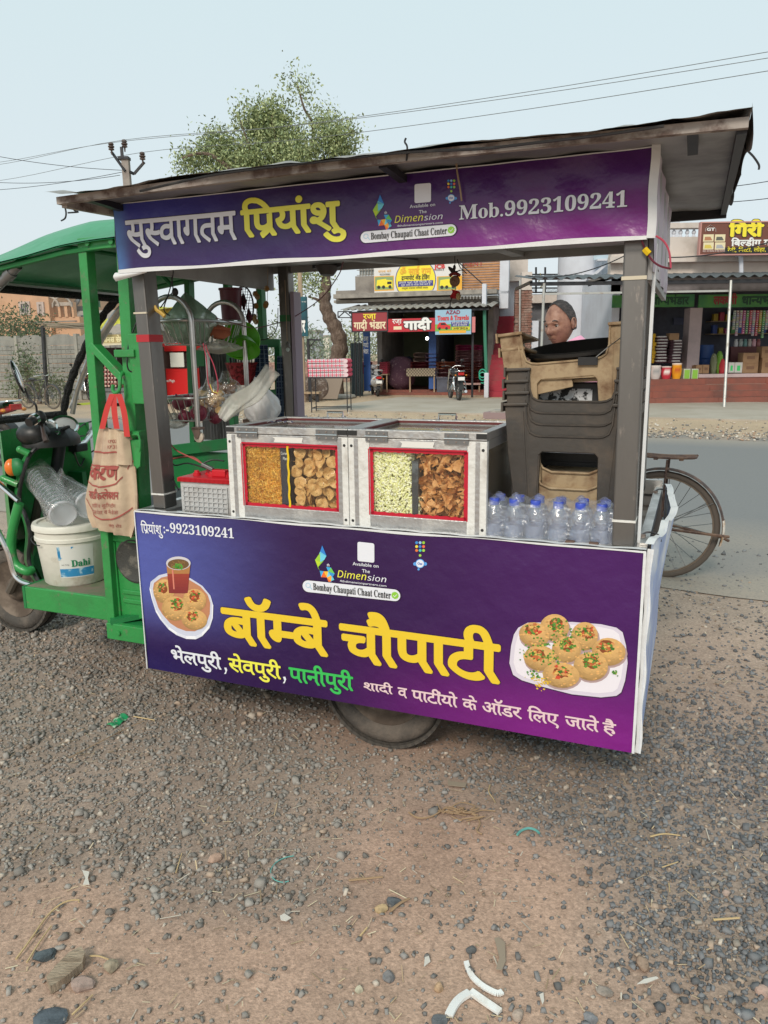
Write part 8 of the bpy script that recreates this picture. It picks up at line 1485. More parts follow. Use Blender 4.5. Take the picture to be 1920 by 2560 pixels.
# ================================================================ water bottles
pet=film('pet_bottle',fres=.09,rough=.08,tint=(.93,.95,.99),body=.05,bodycol=(.75,.82,.95),bump=(40,.15),gz_=.4);water=film('water_body',fres=.03,rough=.08,tint=(.60,.67,.82),body=.62,bodycol=(.27,.32,.46),gz_=.08);capm=mat('blue_cap',(.045,.085,.50),.35)
prof=[(.0,.004),(.022,0),(.029,.004),(.031,.012),(.0305,.03),(.0315,.034),(.0305,.07),(.031,.098),(.0265,.110),(.0265,.114),(.0315,.126),(.0315,.138),(.026,.152),(.016,.166),(.0135,.170),(.0135,.178)]
bt=on('water_bottle','x','bottle',(0,0,0));part(bt,'bottle_body',MB().lathe(prof,n=22,cap=False),pet,True);part(bt,'water',MB().lathe([(.0,.008),(.026,.008),(.029,.02),(.029,.098),(.0248,.110),(0,.110)],n=18),water,True)
mb=MB().lathe([(.0150,.166),(.0155,.168),(.0155,.184),(.0145,.186),(0,.186)],n=24);part(bt,'bottle_cap',mb,capm,True)
part(bt,'cap_ridge',MB().lathe([(.0158,.1695),(.0158,.1705)],n=24,cap=False),capm,kind='stuff')
ords=['leftmost','second from left','third from left','fourth from left','fifth from left','rightmost'];bx_=[(1241,.373),(1290,0),(1337,0),(1393,0),(1447,0),(1504,0)]
for row,v in enumerate((.072,.142)):
 for k in range(6):
  u=.376+k*.0665+(.003*math.sin(k*5+row));o=bt if(row==0 and k==0)else dup(bt);place(o,CF,u,v+.002*math.sin(k*3),.801,random.uniform(0,6),1.04);o['label']=f'{ords[k]} bottle in the {"front" if row == 0 else "back"} row of the water pack';o['group']='bottles in the shrink wrapped pack'
wrap=film('shrink_wrap',fres=.06,rough=.18,bump=(22,.6),body=.17,bodycol=(.72,.78,.92),gz_=.35);mb=MB()
def wr(s,q):
 u=.338+.41*s;b=.5+.5*math.cos((u-.376)/.0665*2*math.pi);
 if q<.5:t_=q/.5;return(u,.034+.012*(1-b)*(1-t_*.4)+.010*t_**3+.003*math.sin(s*40+t_*8),.803+.175*t_)
 t_=(q-.5)/.5;return(u,.05+.135*t_,.978+.018*math.sin(math.pi*t_)*(.3+b)+.012*b*math.sin(math.pi*min(1,t_*2))+.006*math.sin(s*23+t_*9))
mb.grid(wr,120,34);mb.grid(lambda s,q:(.745+.004*math.sin(q*9),.045+.14*s,.803+.18*q),8,8);mb.grid(lambda s,q:(.339-.003*math.sin(q*9),.045+.14*s,.803+.18*q),8,8)
single(CF,'shrink_wrap','crinkled clear shrink wrap pulled over the twelve water bottles','wrap',mb,wrap,(.54,.11,.80),'all');
for x,y in((1425,1352),(1484,1360)):u,z=K(x,y,.02);part(cart,'rusty_clip',MB().box(u-.014,u+.014,.014,.032,Zt,Zt+.008),mat('rust',(.12,.07,.05),.8),bevel=.002)
# ================================================================ steel basket stand and its load
t=on('basket_stand','two tier stainless steel basket stand on castors tied behind the left steel post','stand',(-.99,.5,1.12));a0,a1,va,vb=-1.105,-.905,.30,.68
for v in(va,vb):
 P=[(a1,v,1.17)]+[(a1,v,1.58)]+[((a0+a1)/2+(a1-a0)/2*math.cos(q),v,1.585+.095*math.sin(q))for q in np.linspace(0,math.pi,14)]+[(a0,v,1.58),(a0,v,1.17)]
 for p,q in((0,0),):part(t,'arch_frame',MB().tube(P,.0105,10),steelb,True)
 for u in(a0,a1):
  if v==va or u==a1:cs=part(t,'castor',MB().lathe([(.017,-.008),(.022,-.005),(.022,.005),(.017,.008)],(u+.004,v-.002,1.128),(0,1,0),20),mat('cream_castor',(.60,.52,.42),.5),True);part(cs,'castor_fork',MB().prism([(u-.022,v-.016,1.165),(u+.020,v-.016,1.165),(u+.018,v-.016,1.145),(u+.006,v-.016,1.122),(u-.006,v-.016,1.122)][::-1],(0,.004,0)).box(u-.02,u+.02,v-.016,v+.016,1.158,1.168),mat('tarnished_fork',(.24,.17,.14),.5,.5))
def basket(zr,zb):
 pts=[];r=.05;U0,U1,V0,V1=a0+.004,a1-.004,va-.012,vb+.03
 for cx,cy,q0 in((U1-r,V0+r,-90),(U1-r,V1-r,0),(U0+r,V1-r,90),(U0+r,V0+r,180)):pts+=[(cx+r*math.cos(R(q0+k*18)),cy+r*math.sin(R(q0+k*18)))for k in range(6)]
 part(t,'basket_rim',MB().tube([(x,y,zr)for x,y in pts],.0065,8,True),steelb,True);cx,cy=(U0+U1)/2,(V0+V1)/2;lo=[((x-cx)*.78+cx,(y-cy)*.80+cy)for x,y in pts];part(t,'basket_base',MB().tube([(x,y,zb)for x,y in lo],.003,6,True),steelb,True)
 n=0;P=[Vector((*p,0))for p in pts];Lp=[Vector((*p,0))for p in lo];seg=[(P[i]-P[(i+1)%len(P)]).length for i in range(len(P))];tot=sum(seg);N=34
 for k in range(N):
  d=tot*k/N;i=0
  while d>seg[i]:d-=seg[i];i+=1
  f=d/seg[i];p=P[i].lerp(P[(i+1)%len(P)],f);q=Lp[i].lerp(Lp[(i+1)%len(P)],f);part(t,'basket_wire',MB().tube([(p.x,p.y,zr),(q.x,q.y,zb)],.0021,5),steelb)
 for k in range(7):x=U0+.035+k*(U1-U0-.07)/6;part(t,'basket_wire',MB().tube([(x,V0+.05,zb),(x,V1-.05,zb)],.0021,5),steelb)
basket(1.588,1.495);basket(1.282,1.188)
def bagblob(label,c,rx,ry,rz,m,seed,cat='bag',name='plastic_bag',knot=None,tone=None,amp=.10):
 mb=MB();r=random.Random(seed);ph=[r.uniform(0,6)for _ in range(8)]
 def fn(s,q):
  a=2*math.pi*s;th=math.pi*q;k=1+amp*math.sin(5*a+ph[0]+3*th)*math.sin(th)+amp*.6*math.sin(11*a+ph[1]-5*th)*math.sin(th)+amp*.8*math.sin(3*th+ph[2]);x,y,z=rx*k*math.sin(th)*math.cos(a),ry*k*math.sin(th)*math.sin(a),rz*math.cos(th)*(1+amp*math.sin(4*a+ph[3])*.5)
  if knot and q<.28:f=(.28-q)/.28;x=x*(1-.3*f)+knot[0]*f;y=y+knot[1]*f;z=z+knot[2]*f
  return(c[0]+x,c[1]+y,c[2]+z)
 mb.grid(fn,40,26);return single(CF,name,label,cat,mb,m,c,'all')
gbg=film('green_polythene',fres=.05,rough=.25,tint=(.6,.75,.62),bump=(14,.35),body=.78,bodycol=(.26,.38,.28),gz_=.12);mlk=film('milky_polythene',fres=.03,rough=.4,tint=(.92,.92,.9),bump=(20,.25),body=.42,bodycol=(.62,.62,.56),gz_=.06);wht=film('white_polythene',fres=.04,rough=.3,tint=(.9,.9,.9),bump=(14,.4),body=.88,bodycol=(.80,.81,.82),gz_=.1)
bagblob('big dull green polythene bag filling the upper basket',(-.995,.42,1.575),.085,.12,.085,gbg,1,knot=(-.03,.02,.045))
for k in range(7):
 c=K3(548,846-k*3.0,.50);single(CF,'clay_cup',['bottom','second','third','fourth','fifth','sixth','top'][k]+' orange clay bowl of the nested pile in the upper basket','bowl',MB().lathe([(.018,0),(.046,.017),(.048,.017),(.020,-.003)]if k<6 else[(.0,.024),(.02,.022),(.042,.004),(.047,0)],c,(0,.1,1),24,cap=False),mat('clay',(.46,.15,.075),.8,var=((.34,.11,.06),10,.5,.7)),c,True,'nested clay bowls')
bagblob('crumpled cream polythene with white string under the clay bowls',K3(548,868,.48),.075,.05,.026,mlk,4,amp=.22)
c=K3(600,850,.72);t=on('lime_bowl','lime green plastic bowl hanging on its side beyond the upper basket','bowl',c);part(t,'bowl',MB().lathe([(.0,-.045),(.05,-.045),(.085,0),(.09,.002),(.088,.006),(.08,-.002),(.045,-.038),(0,-.038)],c,(.5,-.8,.35),40),mat('lime_plastic',(.13,.50,.02),.35),True)
c=K3(606,872,.66);single(CF,'lime_bowl','second lime green bowl lower down behind the first','bowl',MB().lathe([(.0,-.04),(.045,-.04),(.075,0),(.078,.004),(.07,-.002),(.04,-.034),(0,-.034)],c,(.2,-.5,-.7),36),mat('lime_plastic_dark',(.10,.42,.02),.35),c,True)
c=K3(580,800,.80);single(CF,'maroon_tin','maroon open container above the lime green bowl','container',MB().lathe([(.045,0),(.05,.13),(.054,.132),(.054,.14),(.046,.138),(.042,.01),(0,.01)],(c[0],c[1],c[2]),n=28),mat('maroon_plastic',(.11,.012,.03),.4),c,True)
t=on('wire_basket','dark wire mesh fly swatter shape hanging above the upper basket','wire basket',K3(610,766,.85));c0=Vector(K3(610,766,.85));rx,rz=.050,.088
part(t,'rim',MB().tube([c0+Vector((rx*math.cos(a),0,rz*math.sin(a)))for a in np.linspace(0,2*math.pi,25)[:-1]],.004,6,True),steel_dark,True)
for k in range(-4,5):x=rx*k/5;h=rz*math.sqrt(1-(k/5)**2);part(t,'mesh_wire',MB().tube([c0+Vector((x,-.02*(1-abs(k)/5),h)),c0+Vector((x,-.028,0)),c0+Vector((x,-.02*(1-abs(k)/5),-h))],.0014,4),steel_dark)
for k in range(-6,7):z=rz*k/7;h=rx*math.sqrt(1-(k/7)**2);part(t,'mesh_wire',MB().tube([c0+Vector((-h,0,z)),c0+Vector((0,-.03,z)),c0+Vector((h,0,z))],.0014,4),steel_dark)
mrn=mat('maroon_ribbon',(.13,.012,.03),.6)
for x,y in((592,758),(608,752),(622,790)):p=Vector(K3(x,y,.84));part(t,'maroon_flag',MB().prism([p+Vector((0,0,.04)),p+Vector((.018,0,0)),p+Vector((.002,0,-.045)),p+Vector((-.016,0,-.005))][::-1],(0,.003,0)),mrn)
onm=mat('onion_skin',(.20,.018,.05),.38,var=((.33,.07,.10),9,.45,.65),stretch=(6,6,.7),coat=.2)
for k,(x,y,v,r,lb_)in enumerate([(497,1033,.36,.036,'large purple onion at the front of the lower basket'),(538,1042,.46,.033,'purple onion right of the stand leg in the lower basket'),(462,1042,.37,.029,'purple onion left of the stand leg in the lower basket'),(449,1008,.42,.033,'dusty pink onion at the back left of the lower basket'),(468,1003,.50,.028,'purple onion behind the dusty pink one'),(484,1001,.55,.025,'small purple onion under the cracker bag'),(560,1030,.60,.026,'purple onion half hidden under the long clear bag')]):
 c=K3(x,y,v);q=Vector((random.uniform(-.5,.5),random.uniform(-.3,.1),1));single(CF,'onion',lb_,'onion',MB().lathe([(0,-r*.95),(r*.35,-r*.9),(r*.8,-r*.55),(r,-.0),(r*.9,r*.5),(r*.45,r*.85),(r*.16,r*1.02),(r*.10,r*1.25),(0,r*1.28)],c,q,24),onm,c,True)
clr2=film('snack_polythene',fres=.16,rough=.1,bump=(28,.7),body=.03)
def crackbag(label,c,n,rx,ry,rz,col,seed):
 t=on('snack_bag',label,'snack bag',c);rr=random.Random(seed)
 for k in range(n):a,b=rr.uniform(0,6.28),rr.uniform(-1,1);q=rr.uniform(.3,.85);part(t,'fried_puff',MB().ball((c[0]+rx*q*math.cos(a),c[1]+ry*q*math.sin(a),c[2]+rz*q*b),(.017,.010,.017),9,6,rot=Matrix.Rotation(rr.uniform(0,3),3,'X')@Matrix.Rotation(rr.uniform(0,3),3,'Y')),col,'all')
 mb=MB();mb.grid(lambda s,q:(c[0]+rx*1.12*math.sin(math.pi*q)*math.cos(6.2832*s)*(1+.08*math.sin(s*50)),c[1]+ry*1.12*math.sin(math.pi*q)*math.sin(6.2832*s)*(1+.08*math.sin(s*37)),c[2]-rz*1.2*math.cos(math.pi*q)+(.03 if q>.93 else 0)),30,16);part(t,'clear_bag',mb,clr2,'all')
pal_=mat('puri_yellow',(.58,.38,.15),.55,var=((.66,.48,.24),40,.4,.6));crackbag('clear bag of pale yellow round puris in the lower basket',K3(527,1000,.42),34,.06,.05,.055,pal_,1);crackbag('clear bag of brown biscuits leaning behind the puri bag',K3(566,976,.58),26,.065,.04,.045,mat('biscuit_brown',(.38,.20,.10),.6),2)
A=Vector(K3(556,1046,.34));B_=Vector(K3(683,930,.52));ax=(B_-A);e1=Vector((0,1,0));e2=ax.cross(e1).normalized()
mb=MB();mb.grid(lambda s,q:tuple(A+ax*q+(e1*math.cos(6.2832*s)*.5+e2*math.sin(6.2832*s))*(.022+.022*q+.010*math.sin(q*5))*(1+.22*math.sin(s*31+q*6))+Vector((0,0,.012*math.sin(q*7)))),36,22);single(CF,'long_polythene_bag','long empty translucent polythene bag sticking up right out of the lower basket','bag',mb,mlk,tuple(A),'all')
bagblob('bulging white polythene bag hanging over the right end of the lower basket',K3(655,1022,.62),.075,.06,.085,wht,7,knot=(-.03,0,.05));bagblob('grey film scraps hanging out below the lower basket',K3(436,1052,.36),.05,.04,.03,mlk,9,amp=.25)
for P,m,l in(([K3(508,858,.3),K3(516,900,.3),K3(522,960,.3),K3(540,985,.3),K3(545,960,.3),K3(535,915,.3),K3(520,880,.3),K3(514,862,.3)],mat('pink_wire',(.45,.06,.10),.5),'looped pink wire hanging from the upper basket'),([K3(525,960,.29),K3(532,978,.29),K3(545,983,.29)],mat('yellow_wire',(.6,.5,.1),.5),'bare yellow end of the looped pink wire'),([K3(540,795,.32),K3(600,812,.6),K3(640,820,.8),K3(690,808,1.0),K3(730,795,1.04),K3(800,748,.9),K3(845,690,.7),K3(858,655,.5)],mrn,'dark maroon cable slung from the basket stand up to the cart roof'),([K3(628,852,.9),K3(670,846,.95),K3(692,820,1.0),K3(695,770,1.0)],black_pl,'black cable curving up to the back steel post'),([K3(401,770,.2),K3(420,738,.2),K3(432,690,.2),K3(433,672,.2)],steel_dark,'thin black wire hanging above the left arch of the stand'),([K3(425,790,.2),K3(410,775,.2),K3(418,745,.2),K3(432,728,.2),K3(429,692,.2)],steel_dark,'second thin black wire above the left arch of the stand'),([K3(386,765,.1),K3(392,775,.1),K3(402,782,.1),K3(412,791,.1)],mat('ochre_tape',(.55,.36,.08),.6),'ochre taped wire joint beside the red tape on the left post')):
 single(CF,'hanging_wire',l,'wire',MB().tube(curve(P),.0022 if m!=MATS['ochre_tape']else .007,6),m,P[0],True)
c=K3(438,730,.2);single(CF,'black_knot','black knotted lump hanging on the thin wire above the basket stand','knot',MB().ball(c,(.013,.012,.016),7,5),black_pl,c)
t=on('red_basket','small red woven basket of cutlery behind the basket stand','basket',K3(606,945,1.0));c=K3(606,962,.98);part(t,'basket',MB().lathe([(.055,0),(.075,.10),(.079,.10),(.079,.108),(.07,.106),(.05,.006),(0,.006)],c,n=28),mat('red_weave',(.33,.015,.02),.6,var=((.12,.01,.01),60,.48,.55),bump=(70,1,.01)),True)
for k in range(9):part(t,'spoon',MB().bar((c[0]-.05+.012*k,c[1],c[2]+.02),(c[0]-.07+.016*k,c[1]+.01,c[2]+.13+.01*(k%3)),.010,.004),grey_metal if k%2 else black_pl)
for k,(x0,x1,y0,y1,l)in enumerate([(626,680,862,970,'dark blue checked cloth tied over the green rail behind the basket stand'),(688,712,890,1045,'hanging end of dark blue checked cloth beside the back steel post')]):
 mb=MB();N,M=26,40
 def fn(s,q):p=K3(x0+(x1-x0)*(.5+(s-.5)*(.55+.45*q)),y0+(y1-y0)*q,1.03);return(p[0],p[1]+.012*math.sin(s*22+q*2),p[2])
 for j in range(M):
  for i in range(N):mb.poly([fn(i/N,j/M),fn((i+1)/N,j/M),fn((i+1)/N,(j+1)/M),fn(i/N,(j+1)/M)],(.16,.22,.30)if(i%4==0 or j%4==0)else((.05,.09,.17)if(i%4==2 or j%4==2)else(.018,.035,.09)))
 single(CF,'checked_cloth',l,'cloth',mb,cloth_col,K3(x0,y0,1.03),True)
fl_=mat('dried_marigold',(.32,.17,.05),.9,var=((.50,.42,.30),20,.45,.6));
for k,(x,y0,ys,v,l)in enumerate([(641,700,(735,742,765,792,798,804),.95,'left dried flower garland hanging at the back of the cart'),(668,700,(722,760,764),.95,'right dried flower garland hanging at the back of the cart'),(617,690,(700,706),.9,'dry brown garland scrap under the left side of the roof')]):
 t=on('flower_garland',l,'garland',K3(x,y0,v));part(t,'string',MB().tube([K3(x+2,y0-40,v),K3(x,ys[-1],v)],.0012,4),wood)
 for y in ys:
  c=Vector(K3(x+random.uniform(-4,4),y,v));f=part(t,'flower',MB().ball(c,.011,8,6),fl_,True)
  for j in range(9):a=j*.7;part(f,'petal',MB().ball(c+Vector((.010*math.cos(a),-.004,.010*math.sin(a))),(.005,.003,.005),5,4),fl_)
t=on('nazar_charm','hanging charm of dried chillies, brown disc and red cloth under the upper banner','charm',K3(1137,660,.55));v=.55
part(t,'string',MB().tube([K3(1137,640,v),K3(1138,725,v)],.0016,5),black_pl);part(t,'string',MB().tube(curve([K3(1143,648,v),K3(1150,668,v),K3(1158,676,v),K3(1167,684,v)]),.0018,5),steel_dark)
blk=mat('dried_black',(.03,.02,.018),.6);part(t,'dried_chilli',MB().tube(curve([K3(1121,667,v),K3(1129,675,v),K3(1138,680,v),K3(1150,676,v),K3(1160,677,v)]),[.002,.003,.004,.005,.006,.0065,.007,.0075,.008,.0085,.008,.0075,.007,.006,.006,.005,.0045,.004,.004,.003,.0025,.002,.002,.002,.0015,.001,.001,.001,.001,.001,.001,.001,.001],8),blk,True);part(t,'dried_chilli',MB().ball(K3(1136,669,v),(.006,.006,.010),8,6),blk,True)
part(t,'red_band',MB().tube(curve([K3(1124,690,v),K3(1130,685,v),K3(1140,684,v),K3(1150,689,v)]),.006,8),mat('dark_red_cloth',(.20,.02,.02),.8),True);c=K3(1137,703,v);part(t,'brown_disc',MB().lathe([(0,-.008),(.018,-.007),(.0205,0),(.018,.007),(0,.008)],c,(.1,1,0),32),mat('brown_disc',(.20,.10,.055),.6,var=((.12,.05,.03),30,.5,.65)),True);part(t,'disc_boss',MB().lathe([(0,-.011),(.004,-.0105),(.005,-.007)],c,(.1,1,0),14),MATS['brown_disc'],True)
part(t,'red_cloth',MB().grid(lambda s,q:K3(1128+20*s+3*math.sin(q*6),723+24*q+5*s*(1-q),v+.006*math.sin(s*9+q*7)),10,10),mat('red_cloth',(.42,.015,.02),.8),'all');part(t,'straw_bundle',MB().ball(K3(1146,741,v),(.010,.008,.013),10,8),mat('straw',(.45,.34,.17),.9,bump=(90,1,.01)),True)
part(t,'streamer',MB().tube(curve([K3(1130,744,v),K3(1126,755,v),K3(1125,768,v)]),.0022,5),blk)
t=on('small_bell','tiny grey bell with pale figure hanging by the back steel post','charm',K3(719,860,.98));part(t,'string',MB().tube([K3(712,700,.98),K3(718,852,.98)],.0014,4),wood);c=K3(719,862,.98);part(t,'bell',MB().lathe([(.014,-.012),(.013,-.004),(.008,.008),(.003,.014),(0,.015)],c,n=18),mat('dull_bell',(.18,.17,.16),.5,.5),True);part(t,'figure',MB().ball((c[0],c[1],c[2]-.022),(.010,.005,.010),8,6),mat('pale_figure',(.5,.58,.58),.6),True)
t=on('speaker_horn','dark round horn hanging under the cart roof near the middle','horn',K3(818,675,.95));c=K3(818,672,.95);part(t,'horn',MB().lathe([(.0,-.03),(.03,-.028),(.052,.004),(.056,.008),(.05,.012),(0,.01)],c,(0,.1,1),28),mat('horn_dark',(.06,.05,.05),.5),True);part(t,'bracket',MB().box(c[0]-.07,c[0]+.07,c[1]-.01,c[1]+.01,c[2]+.005,c[2]+.02),steel_dark)
for P,l,m in(([K3(1640,590,.0),K3(1660,604,.0),K3(1673,630,.0),K3(1677,670,.0)],'pinkish wire looping down from the right end of the upper banner',MATS['pink_wire']),([K3(1604,600,.02),K3(1614,625,.02),K3(1630,650,.02),K3(1650,665,.02),K3(1677,672,.02)],'maroon wire drooping across the right steel post',mrn),([K3(1623,635,.02),K3(1616,628,.02),K3(1611,622,.02)],'yellow taped wire joint at the top of the right steel post',MATS['yellow_tape']),([K3(1860,350,.1),K3(1866,372,.1),K3(1884,392,.1),K3(1897,412,.1),K3(1897,424,.1)],'dark wire dangling from the torn right end of the roof',steel_dark),([K3(160,510,-.1),K3(165,530,-.1),K3(163,545,-.1),K3(153,552,-.1)],'short black wire dangling from the left end of the roof',steel_dark),([K3(180,510,-.1),K3(186,526,-.1),K3(195,530,-.1),K3(170,532,-.1)],'bent thin wire dangling beside it at the left end of the roof',steel_dark),([K3(1015,345,-.2),K3(1012,355,-.2),K3(1018,368,-.2),K3(1016,402,-.19)],'short wire end sticking up over the middle of the roof',steel_dark),([K3(1140,395,-.02),K3(1143,430,-.02),K3(1150,470,-.02),K3(1154,502,-.02)],'brown cord hanging over the upper banner beside the chat emblem',wood)):
 single(CF,'loose_wire',l,'wire',MB().tube(curve(P),.0028 if 'joint' not in l else .009,6),m,P[0],True)
P=[K3(100+1.0*x,y,-.215)for x,y in((250,478),(420,440),(560,420),(720,402),(900,382),(1100,372),(1230,358),(1400,338),(1560,315))];single(CF,'roof_cable','long black cable lying along the front edge of the cart roof','cable',MB().tube(curve(P),.0035,6),black_pl,P[0],True)
# ================================================================ litter and stones on the verge
def gpos(x,y):p=gp(x,y);return(float(p[0]),float(p[1]),float(gz(np.array([p[0]]),np.array([p[1]]))[0]))
def rock(x,y,s,col,label,flatn=.6,el=1.,rz=0):
 c=gpos(x,y);r=random.Random(int(x*7+y));bm=bmesh.new();bmesh.ops.create_icosphere(bm,subdivisions=2,radius=s)
 for v in bm.verts:
  for d,k in dirs_[r.randrange(3)]if False else():pass
 pl=[(Vector((r.gauss(0,1),r.gauss(0,1),r.gauss(0,1))).normalized(),r.uniform(.55,.85)*s)for _ in range(9)]
 for v in bm.verts:
  for n_,h in pl:
   d=v.co.dot(n_)-h
   if d>0:v.co-=n_*d
  v.co.x*=el;v.co.z*=flatn
 bmesh.ops.rotate(bm,verts=bm.verts,matrix=Matrix.Rotation(rz,3,'Z'));me=bpy.data.meshes.new('stone');bm.to_mesh(me);bm.free();me.materials.append(mat('stone_'+'%d'%(hash(col)%9999),col,.85,var=(tuple(q*.6 for q in col),30,.45,.65),bump=(50,.6,.008)))
 o=bpy.data.objects.new('stone',me);COL.objects.link(o);o.location=(c[0],c[1],c[2]+s*flatn*.45);tag(o,label,'stone')
rock(205,2500-35,.026,(.36,.26,.22),'rounded pinkish stone low at the left beside the dark slab',.6,1.2);rock(278,2420,.020,(.34,.28,.20),'yellowish grey stone right of the wooden chip',.8);rock(108,2388,.026,(.09,.11,.12),'dark blue grey angular stone above the wooden chip',.5,1.3,.4);rock(125,2548,.034,(.10,.12,.14),'dark slate slab at the lower left edge of the picture',.3,1.3)
rock(537,2148,.020,(.48,.32,.24),'pale pinkish stone lying alone left of the middle',.6,1.2,.5);rock(985,2253,.022,(.11,.12,.13),'dark square stone right of the twig',.5);rock(953,2272,.017,(.50,.36,.20),'ochre stone beside the dark square one',.6,1.2);rock(1607,2415,.021,(.36,.25,.18),'brown egg shaped stone near the lower right',.8,1.3,1.2);rock(1097,2470,.015,(.50,.33,.20),'small orange stone above the white strips',.7)
rock(1511,2480,.016,(.32,.27,.23),'grey brown stone lower right of the shoe print',.7,1.3,-.5);rock(1815,2233,.012,(.46,.33,.27),'small pale pink stone in the gravel at the right',.8);rock(973,2442,.017,(.22,.21,.21),'grey oval stone left of the white strips',.6,1.2,1.2);rock(1910,2480,.02,(.45,.31,.25),'pink stone at the right edge near the bottom',.6);rock(898,2475,.011,(.50,.45,.33),'small cream stone left of the strips',.8);rock(970,2415+30,.012,(.16,.17,.18),'small dark stone beside the grey oval one',.6);rock(1178,2375,.014,(.12,.12,.12),'dark stone left of the brown scrap',.6)
rock(268,2052,.008,(.5,.38,.3),'tiny pinkish stone in the gravel at the left',.8);rock(1475,2550,.018,(.22,.22,.23),'grey stone at the bottom edge right of the strips',.6);rock(1295,2543,.017,(.42,.33,.27),'beige stone at the bottom edge',.7);rock(1100,2555,.02,(.13,.14,.15),'dark stone cut by the bottom edge left of the strips',.5)
def slab(name,label,cat,px,th,m,bend=0,lift=.004):
 P=[Vector(gpos(x,y))for x,y in px];c=sum(P,Vector())/len(P);mb=MB().prism([(p.x,p.y,p.z+lift)for p in P][::-1],(0,0,th));return single(W0,name,label,cat,mb,m,tuple(c))
chip=mat('chip_wood',(.36,.28,.20),.9,var=((.22,.16,.11),20,.45,.65),bump=(40,.6,.01),stretch=(1,4,1));slab('wood_chip','broken piece of pale wood lying at the lower left','wood',[(118,2462),(142,2432),(175,2398),(205,2383),(214,2400),(208,2425),(165,2462),(128,2486)],.022,chip)
grn=mat('green_foil',(.02,.26,.10),.3,var=((.45,.6,.45),18,.55,.62));c=[gpos(*p)for p in((266,1816),(303,1788),(322,1797),(286,1824))];mb=MB()
mb.grid(lambda s,q:tuple(Vector(c[0]).lerp(Vector(c[1]),s).lerp(Vector(c[3]).lerp(Vector(c[2]),s),q)+Vector((0,0,.006+.008*math.sin(math.pi*q)+.003*math.sin(s*14)))),16,8);single(W0,'green_sachet','small empty green sachet lying on the gravel at the left','wrapper',mb,grn,c[0],'all')
whp=mat('white_strip',(.78,.78,.76),.6,var=((.62,.58,.52),20,.55,.7))
for px,l,w_,hh in(([(1165,2408),(1172,2430),(1184,2450),(1210,2472),(1242,2488),(1256,2484)],'curved white strip with dark edge, upper one of the pair',.006,.005),([(1174,2486),(1150,2502),(1135,2520),(1122,2545)],'left arm of the bent white strip at the bottom',.0095,.006),([(1176,2484),(1205,2505),(1230,2522),(1250,2536)],'right arm of the bent white strip at the bottom',.008,.006)):
 P=curve([gpos(*p)for p in px],5);mb=MB()
 for i in range(len(P)-1):
  d=(P[i+1]-P[i]).normalized();n_=Vector((-d.y,d.x,0))*w_;a,b=P[i],P[i+1];mb.add([a-n_+Vector((0,0,.004)),a+n_+Vector((0,0,.004)),b+n_+Vector((0,0,.004)),b-n_+Vector((0,0,.004)),a-n_+Vector((0,0,.004+hh)),a+n_+Vector((0,0,.006+hh)),b+n_+Vector((0,0,.006+hh)),b-n_+Vector((0,0,.004+hh))],[(0,1,5,4),(4,5,6,7),(2,3,7,6),(1,2,6,5),(3,0,4,7)])
 single(W0,'white_strip',l,'strip',mb,whp,tuple(P[0]))
straw=mat('dry_straw',(.52,.38,.20),.9);twig=mat('brown_twig',(.33,.22,.13),.9)
def stick(px,r,m,label,name='straw',lift=.008):
 P=[Vector(gpos(*p))+Vector((0,0,lift+.004*(i%2)))for i,p in enumerate(px)];P=curve(P,4)if len(P)>2 else P;single(W0,name,label,name,MB().tube(P,[r*(1-.4*i/len(P))for i in range(len(P))],5),m,tuple(P[0]),True)
for a in[([(335,1795),(387,1806)],.003,straw,'pale straw lying right of the green sachet'),([(172,1900),(250,1862),(310,1828),(362,1808)],.002,twig,'long thin brown stem curving below the green sachet','twig'),([(40,2400),(80,2350),(120,2290),(160,2262),(196,2252),(197,2262)],.0028,straw,'long bent dry stalk above the wooden chip'),([(67,2408),(100,2360),(128,2318)],.0026,straw,'second dry stalk beside the long bent one'),([(872,2203),(957,2198)],.0035,twig,'straight brown twig right of the middle','twig'),([(976,2280),(1002,2262),(1024,2248)],.0045,twig,'thick split twig beside the dark square stone','twig'),([(1625,2094),(1660,2090),(1700,2092)],.003,straw,'pair of yellow straws in the gravel at the right'),([(1783,2302),(1848,2300)],.0032,straw,'straw lying in the gravel at the far right'),([(1655,2170),(1695,2160)],.002,straw,'thin straw above the far right stone'),([(1672,2210),(1674,2235)],.002,straw,'upright looking straw in the right gravel'),([(180,2540),(205,2520),(232,2490)],.0024,straw,'dry stalk at the lower left next to the slate slab'),([(225,2393),(248,2397),(272,2402)],.0024,straw,'short straw above the yellowish grey stone'),([(440,2185),(455,2140)],.002,straw,'short straw left of the pale pinkish stone'),([(1225,1965),(1222,1985),(1234,2000),(1238,2012)],.0022,straw,'curled straw in front of the cart'),([(900,2343),(918,2325)],.0028,straw,'short thick straw below the twig')]:stick(*a)
rr=random.Random(3);P=[]
mb=MB()
for k in range(9):
 x0,y0=1090+rr.uniform(-15,60),2030+rr.uniform(-16,16);Q=[Vector(gpos(x0+rr.uniform(-12,12)+22*j*rr.uniform(.3,1),y0+rr.uniform(-9,9)+2*j))+Vector((0,0,.008+rr.uniform(0,.012)))for j in range(5)];mb.tube(curve(Q,4),.0022,4)
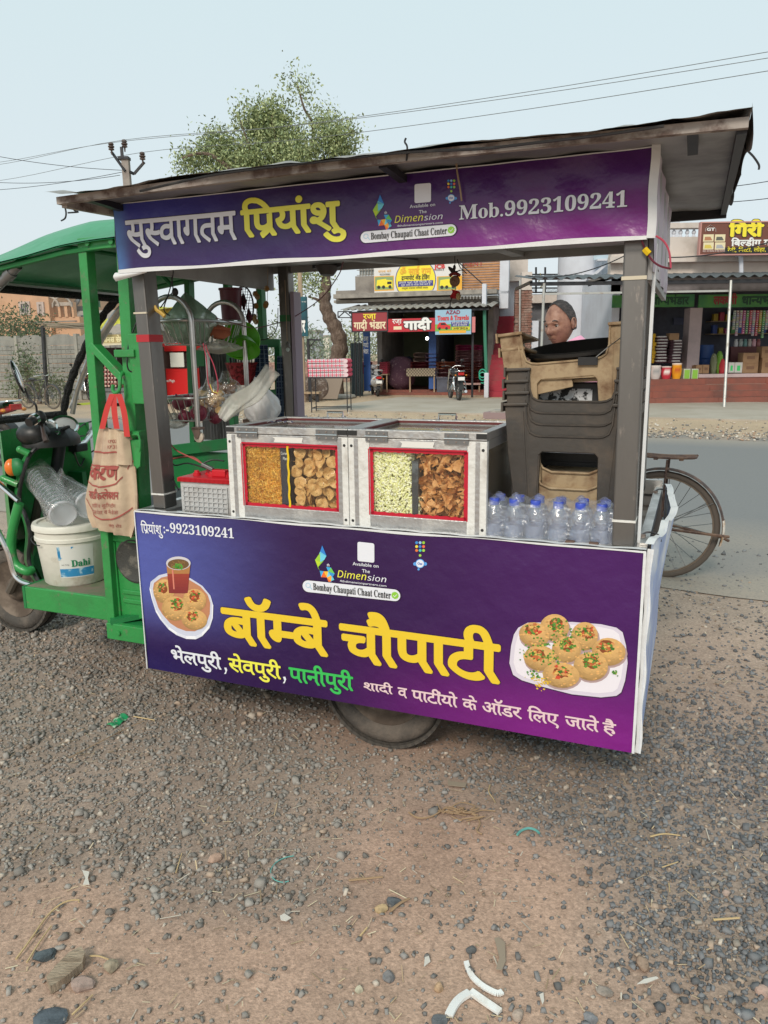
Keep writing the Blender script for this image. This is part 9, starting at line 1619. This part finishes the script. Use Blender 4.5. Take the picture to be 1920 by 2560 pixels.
Q=[Vector(gpos(x,y))+Vector((0,0,.008))for x,y in((1022,2032),(1045,2046),(1080,2042),(1120,2020),(1150,2028),(1185,2040),(1200,2060),(1192,2080),(1205,2088))];mb.tube(curve(Q,4),.003,5);single(W0,'dry_rope','tangled piece of frayed dry rope lying in front of the cart','rope',mb,twig,tuple(Q[0]),True)
Q=[Vector(gpos(x,y))+Vector((0,0,.008))for x,y in((1293,2090),(1302,2080),(1320,2074),(1338,2078),(1348,2086))];single(W0,'teal_strip','short teal plastic strip on the earth right of the rope','strip',MB().tube(curve(Q,4),.004,6),mat('teal_plastic',(.12,.36,.33),.5),tuple(Q[0]),True)
Q=[Vector(gpos(x,y))+Vector((0,0,.007))for x,y in((735,2143),(712,2148),(690,2160),(677,2180),(684,2200),(705,2208),(722,2205))];single(W0,'teal_string','thin loop of pale teal string left of the twig','string',MB().tube(curve(Q,4),.0018,5),MATS['teal_plastic'],tuple(Q[0]),True)
paper=mat('paper_scrap',(.62,.58,.52),.8);pgrey=mat('tan_scrap',(.30,.24,.18),.9)
for px,m,nm,l in(([(206,2180),(224,2184),(220,2200),(224,2216),(208,2216),(214,2200)],paper,'paper_scrap','small white torn paper on bare earth at the left'),([(1120,1950),(1126,1958),(1166,1962),(1164,1972),(1120,1968)],pgrey,'card_scrap','tan bow shaped scrap in front of the wheel'),([(1236,2352),(1246,2348),(1262,2362),(1264,2410),(1255,2432),(1240,2430),(1248,2400)],pgrey,'card_scrap','long brown cardboard scrap above the white strips'),([(700,2295),(712,2290),(728,2300),(716,2308),(702,2306)],paper,'paper_scrap','small grey white crumpled paper in the gravel'),([(1592,2468),(1610,2455),(1640,2448),(1646,2452),(1618,2464)],paper,'paper_scrap','pale curled leaf like scrap near the brown stone'),([(1348,2495),(1358,2490),(1360,2510),(1356,2520),(1352,2508)],paper,'paper_scrap','tiny white twisted paper right of the white strips'),([(1062,2400),(1072,2396),(1076,2410),(1060,2424)],paper,'paper_scrap','small white chip of paper left of the strips')):slab(nm,l,'scrap',px,.002,m,lift=.010)
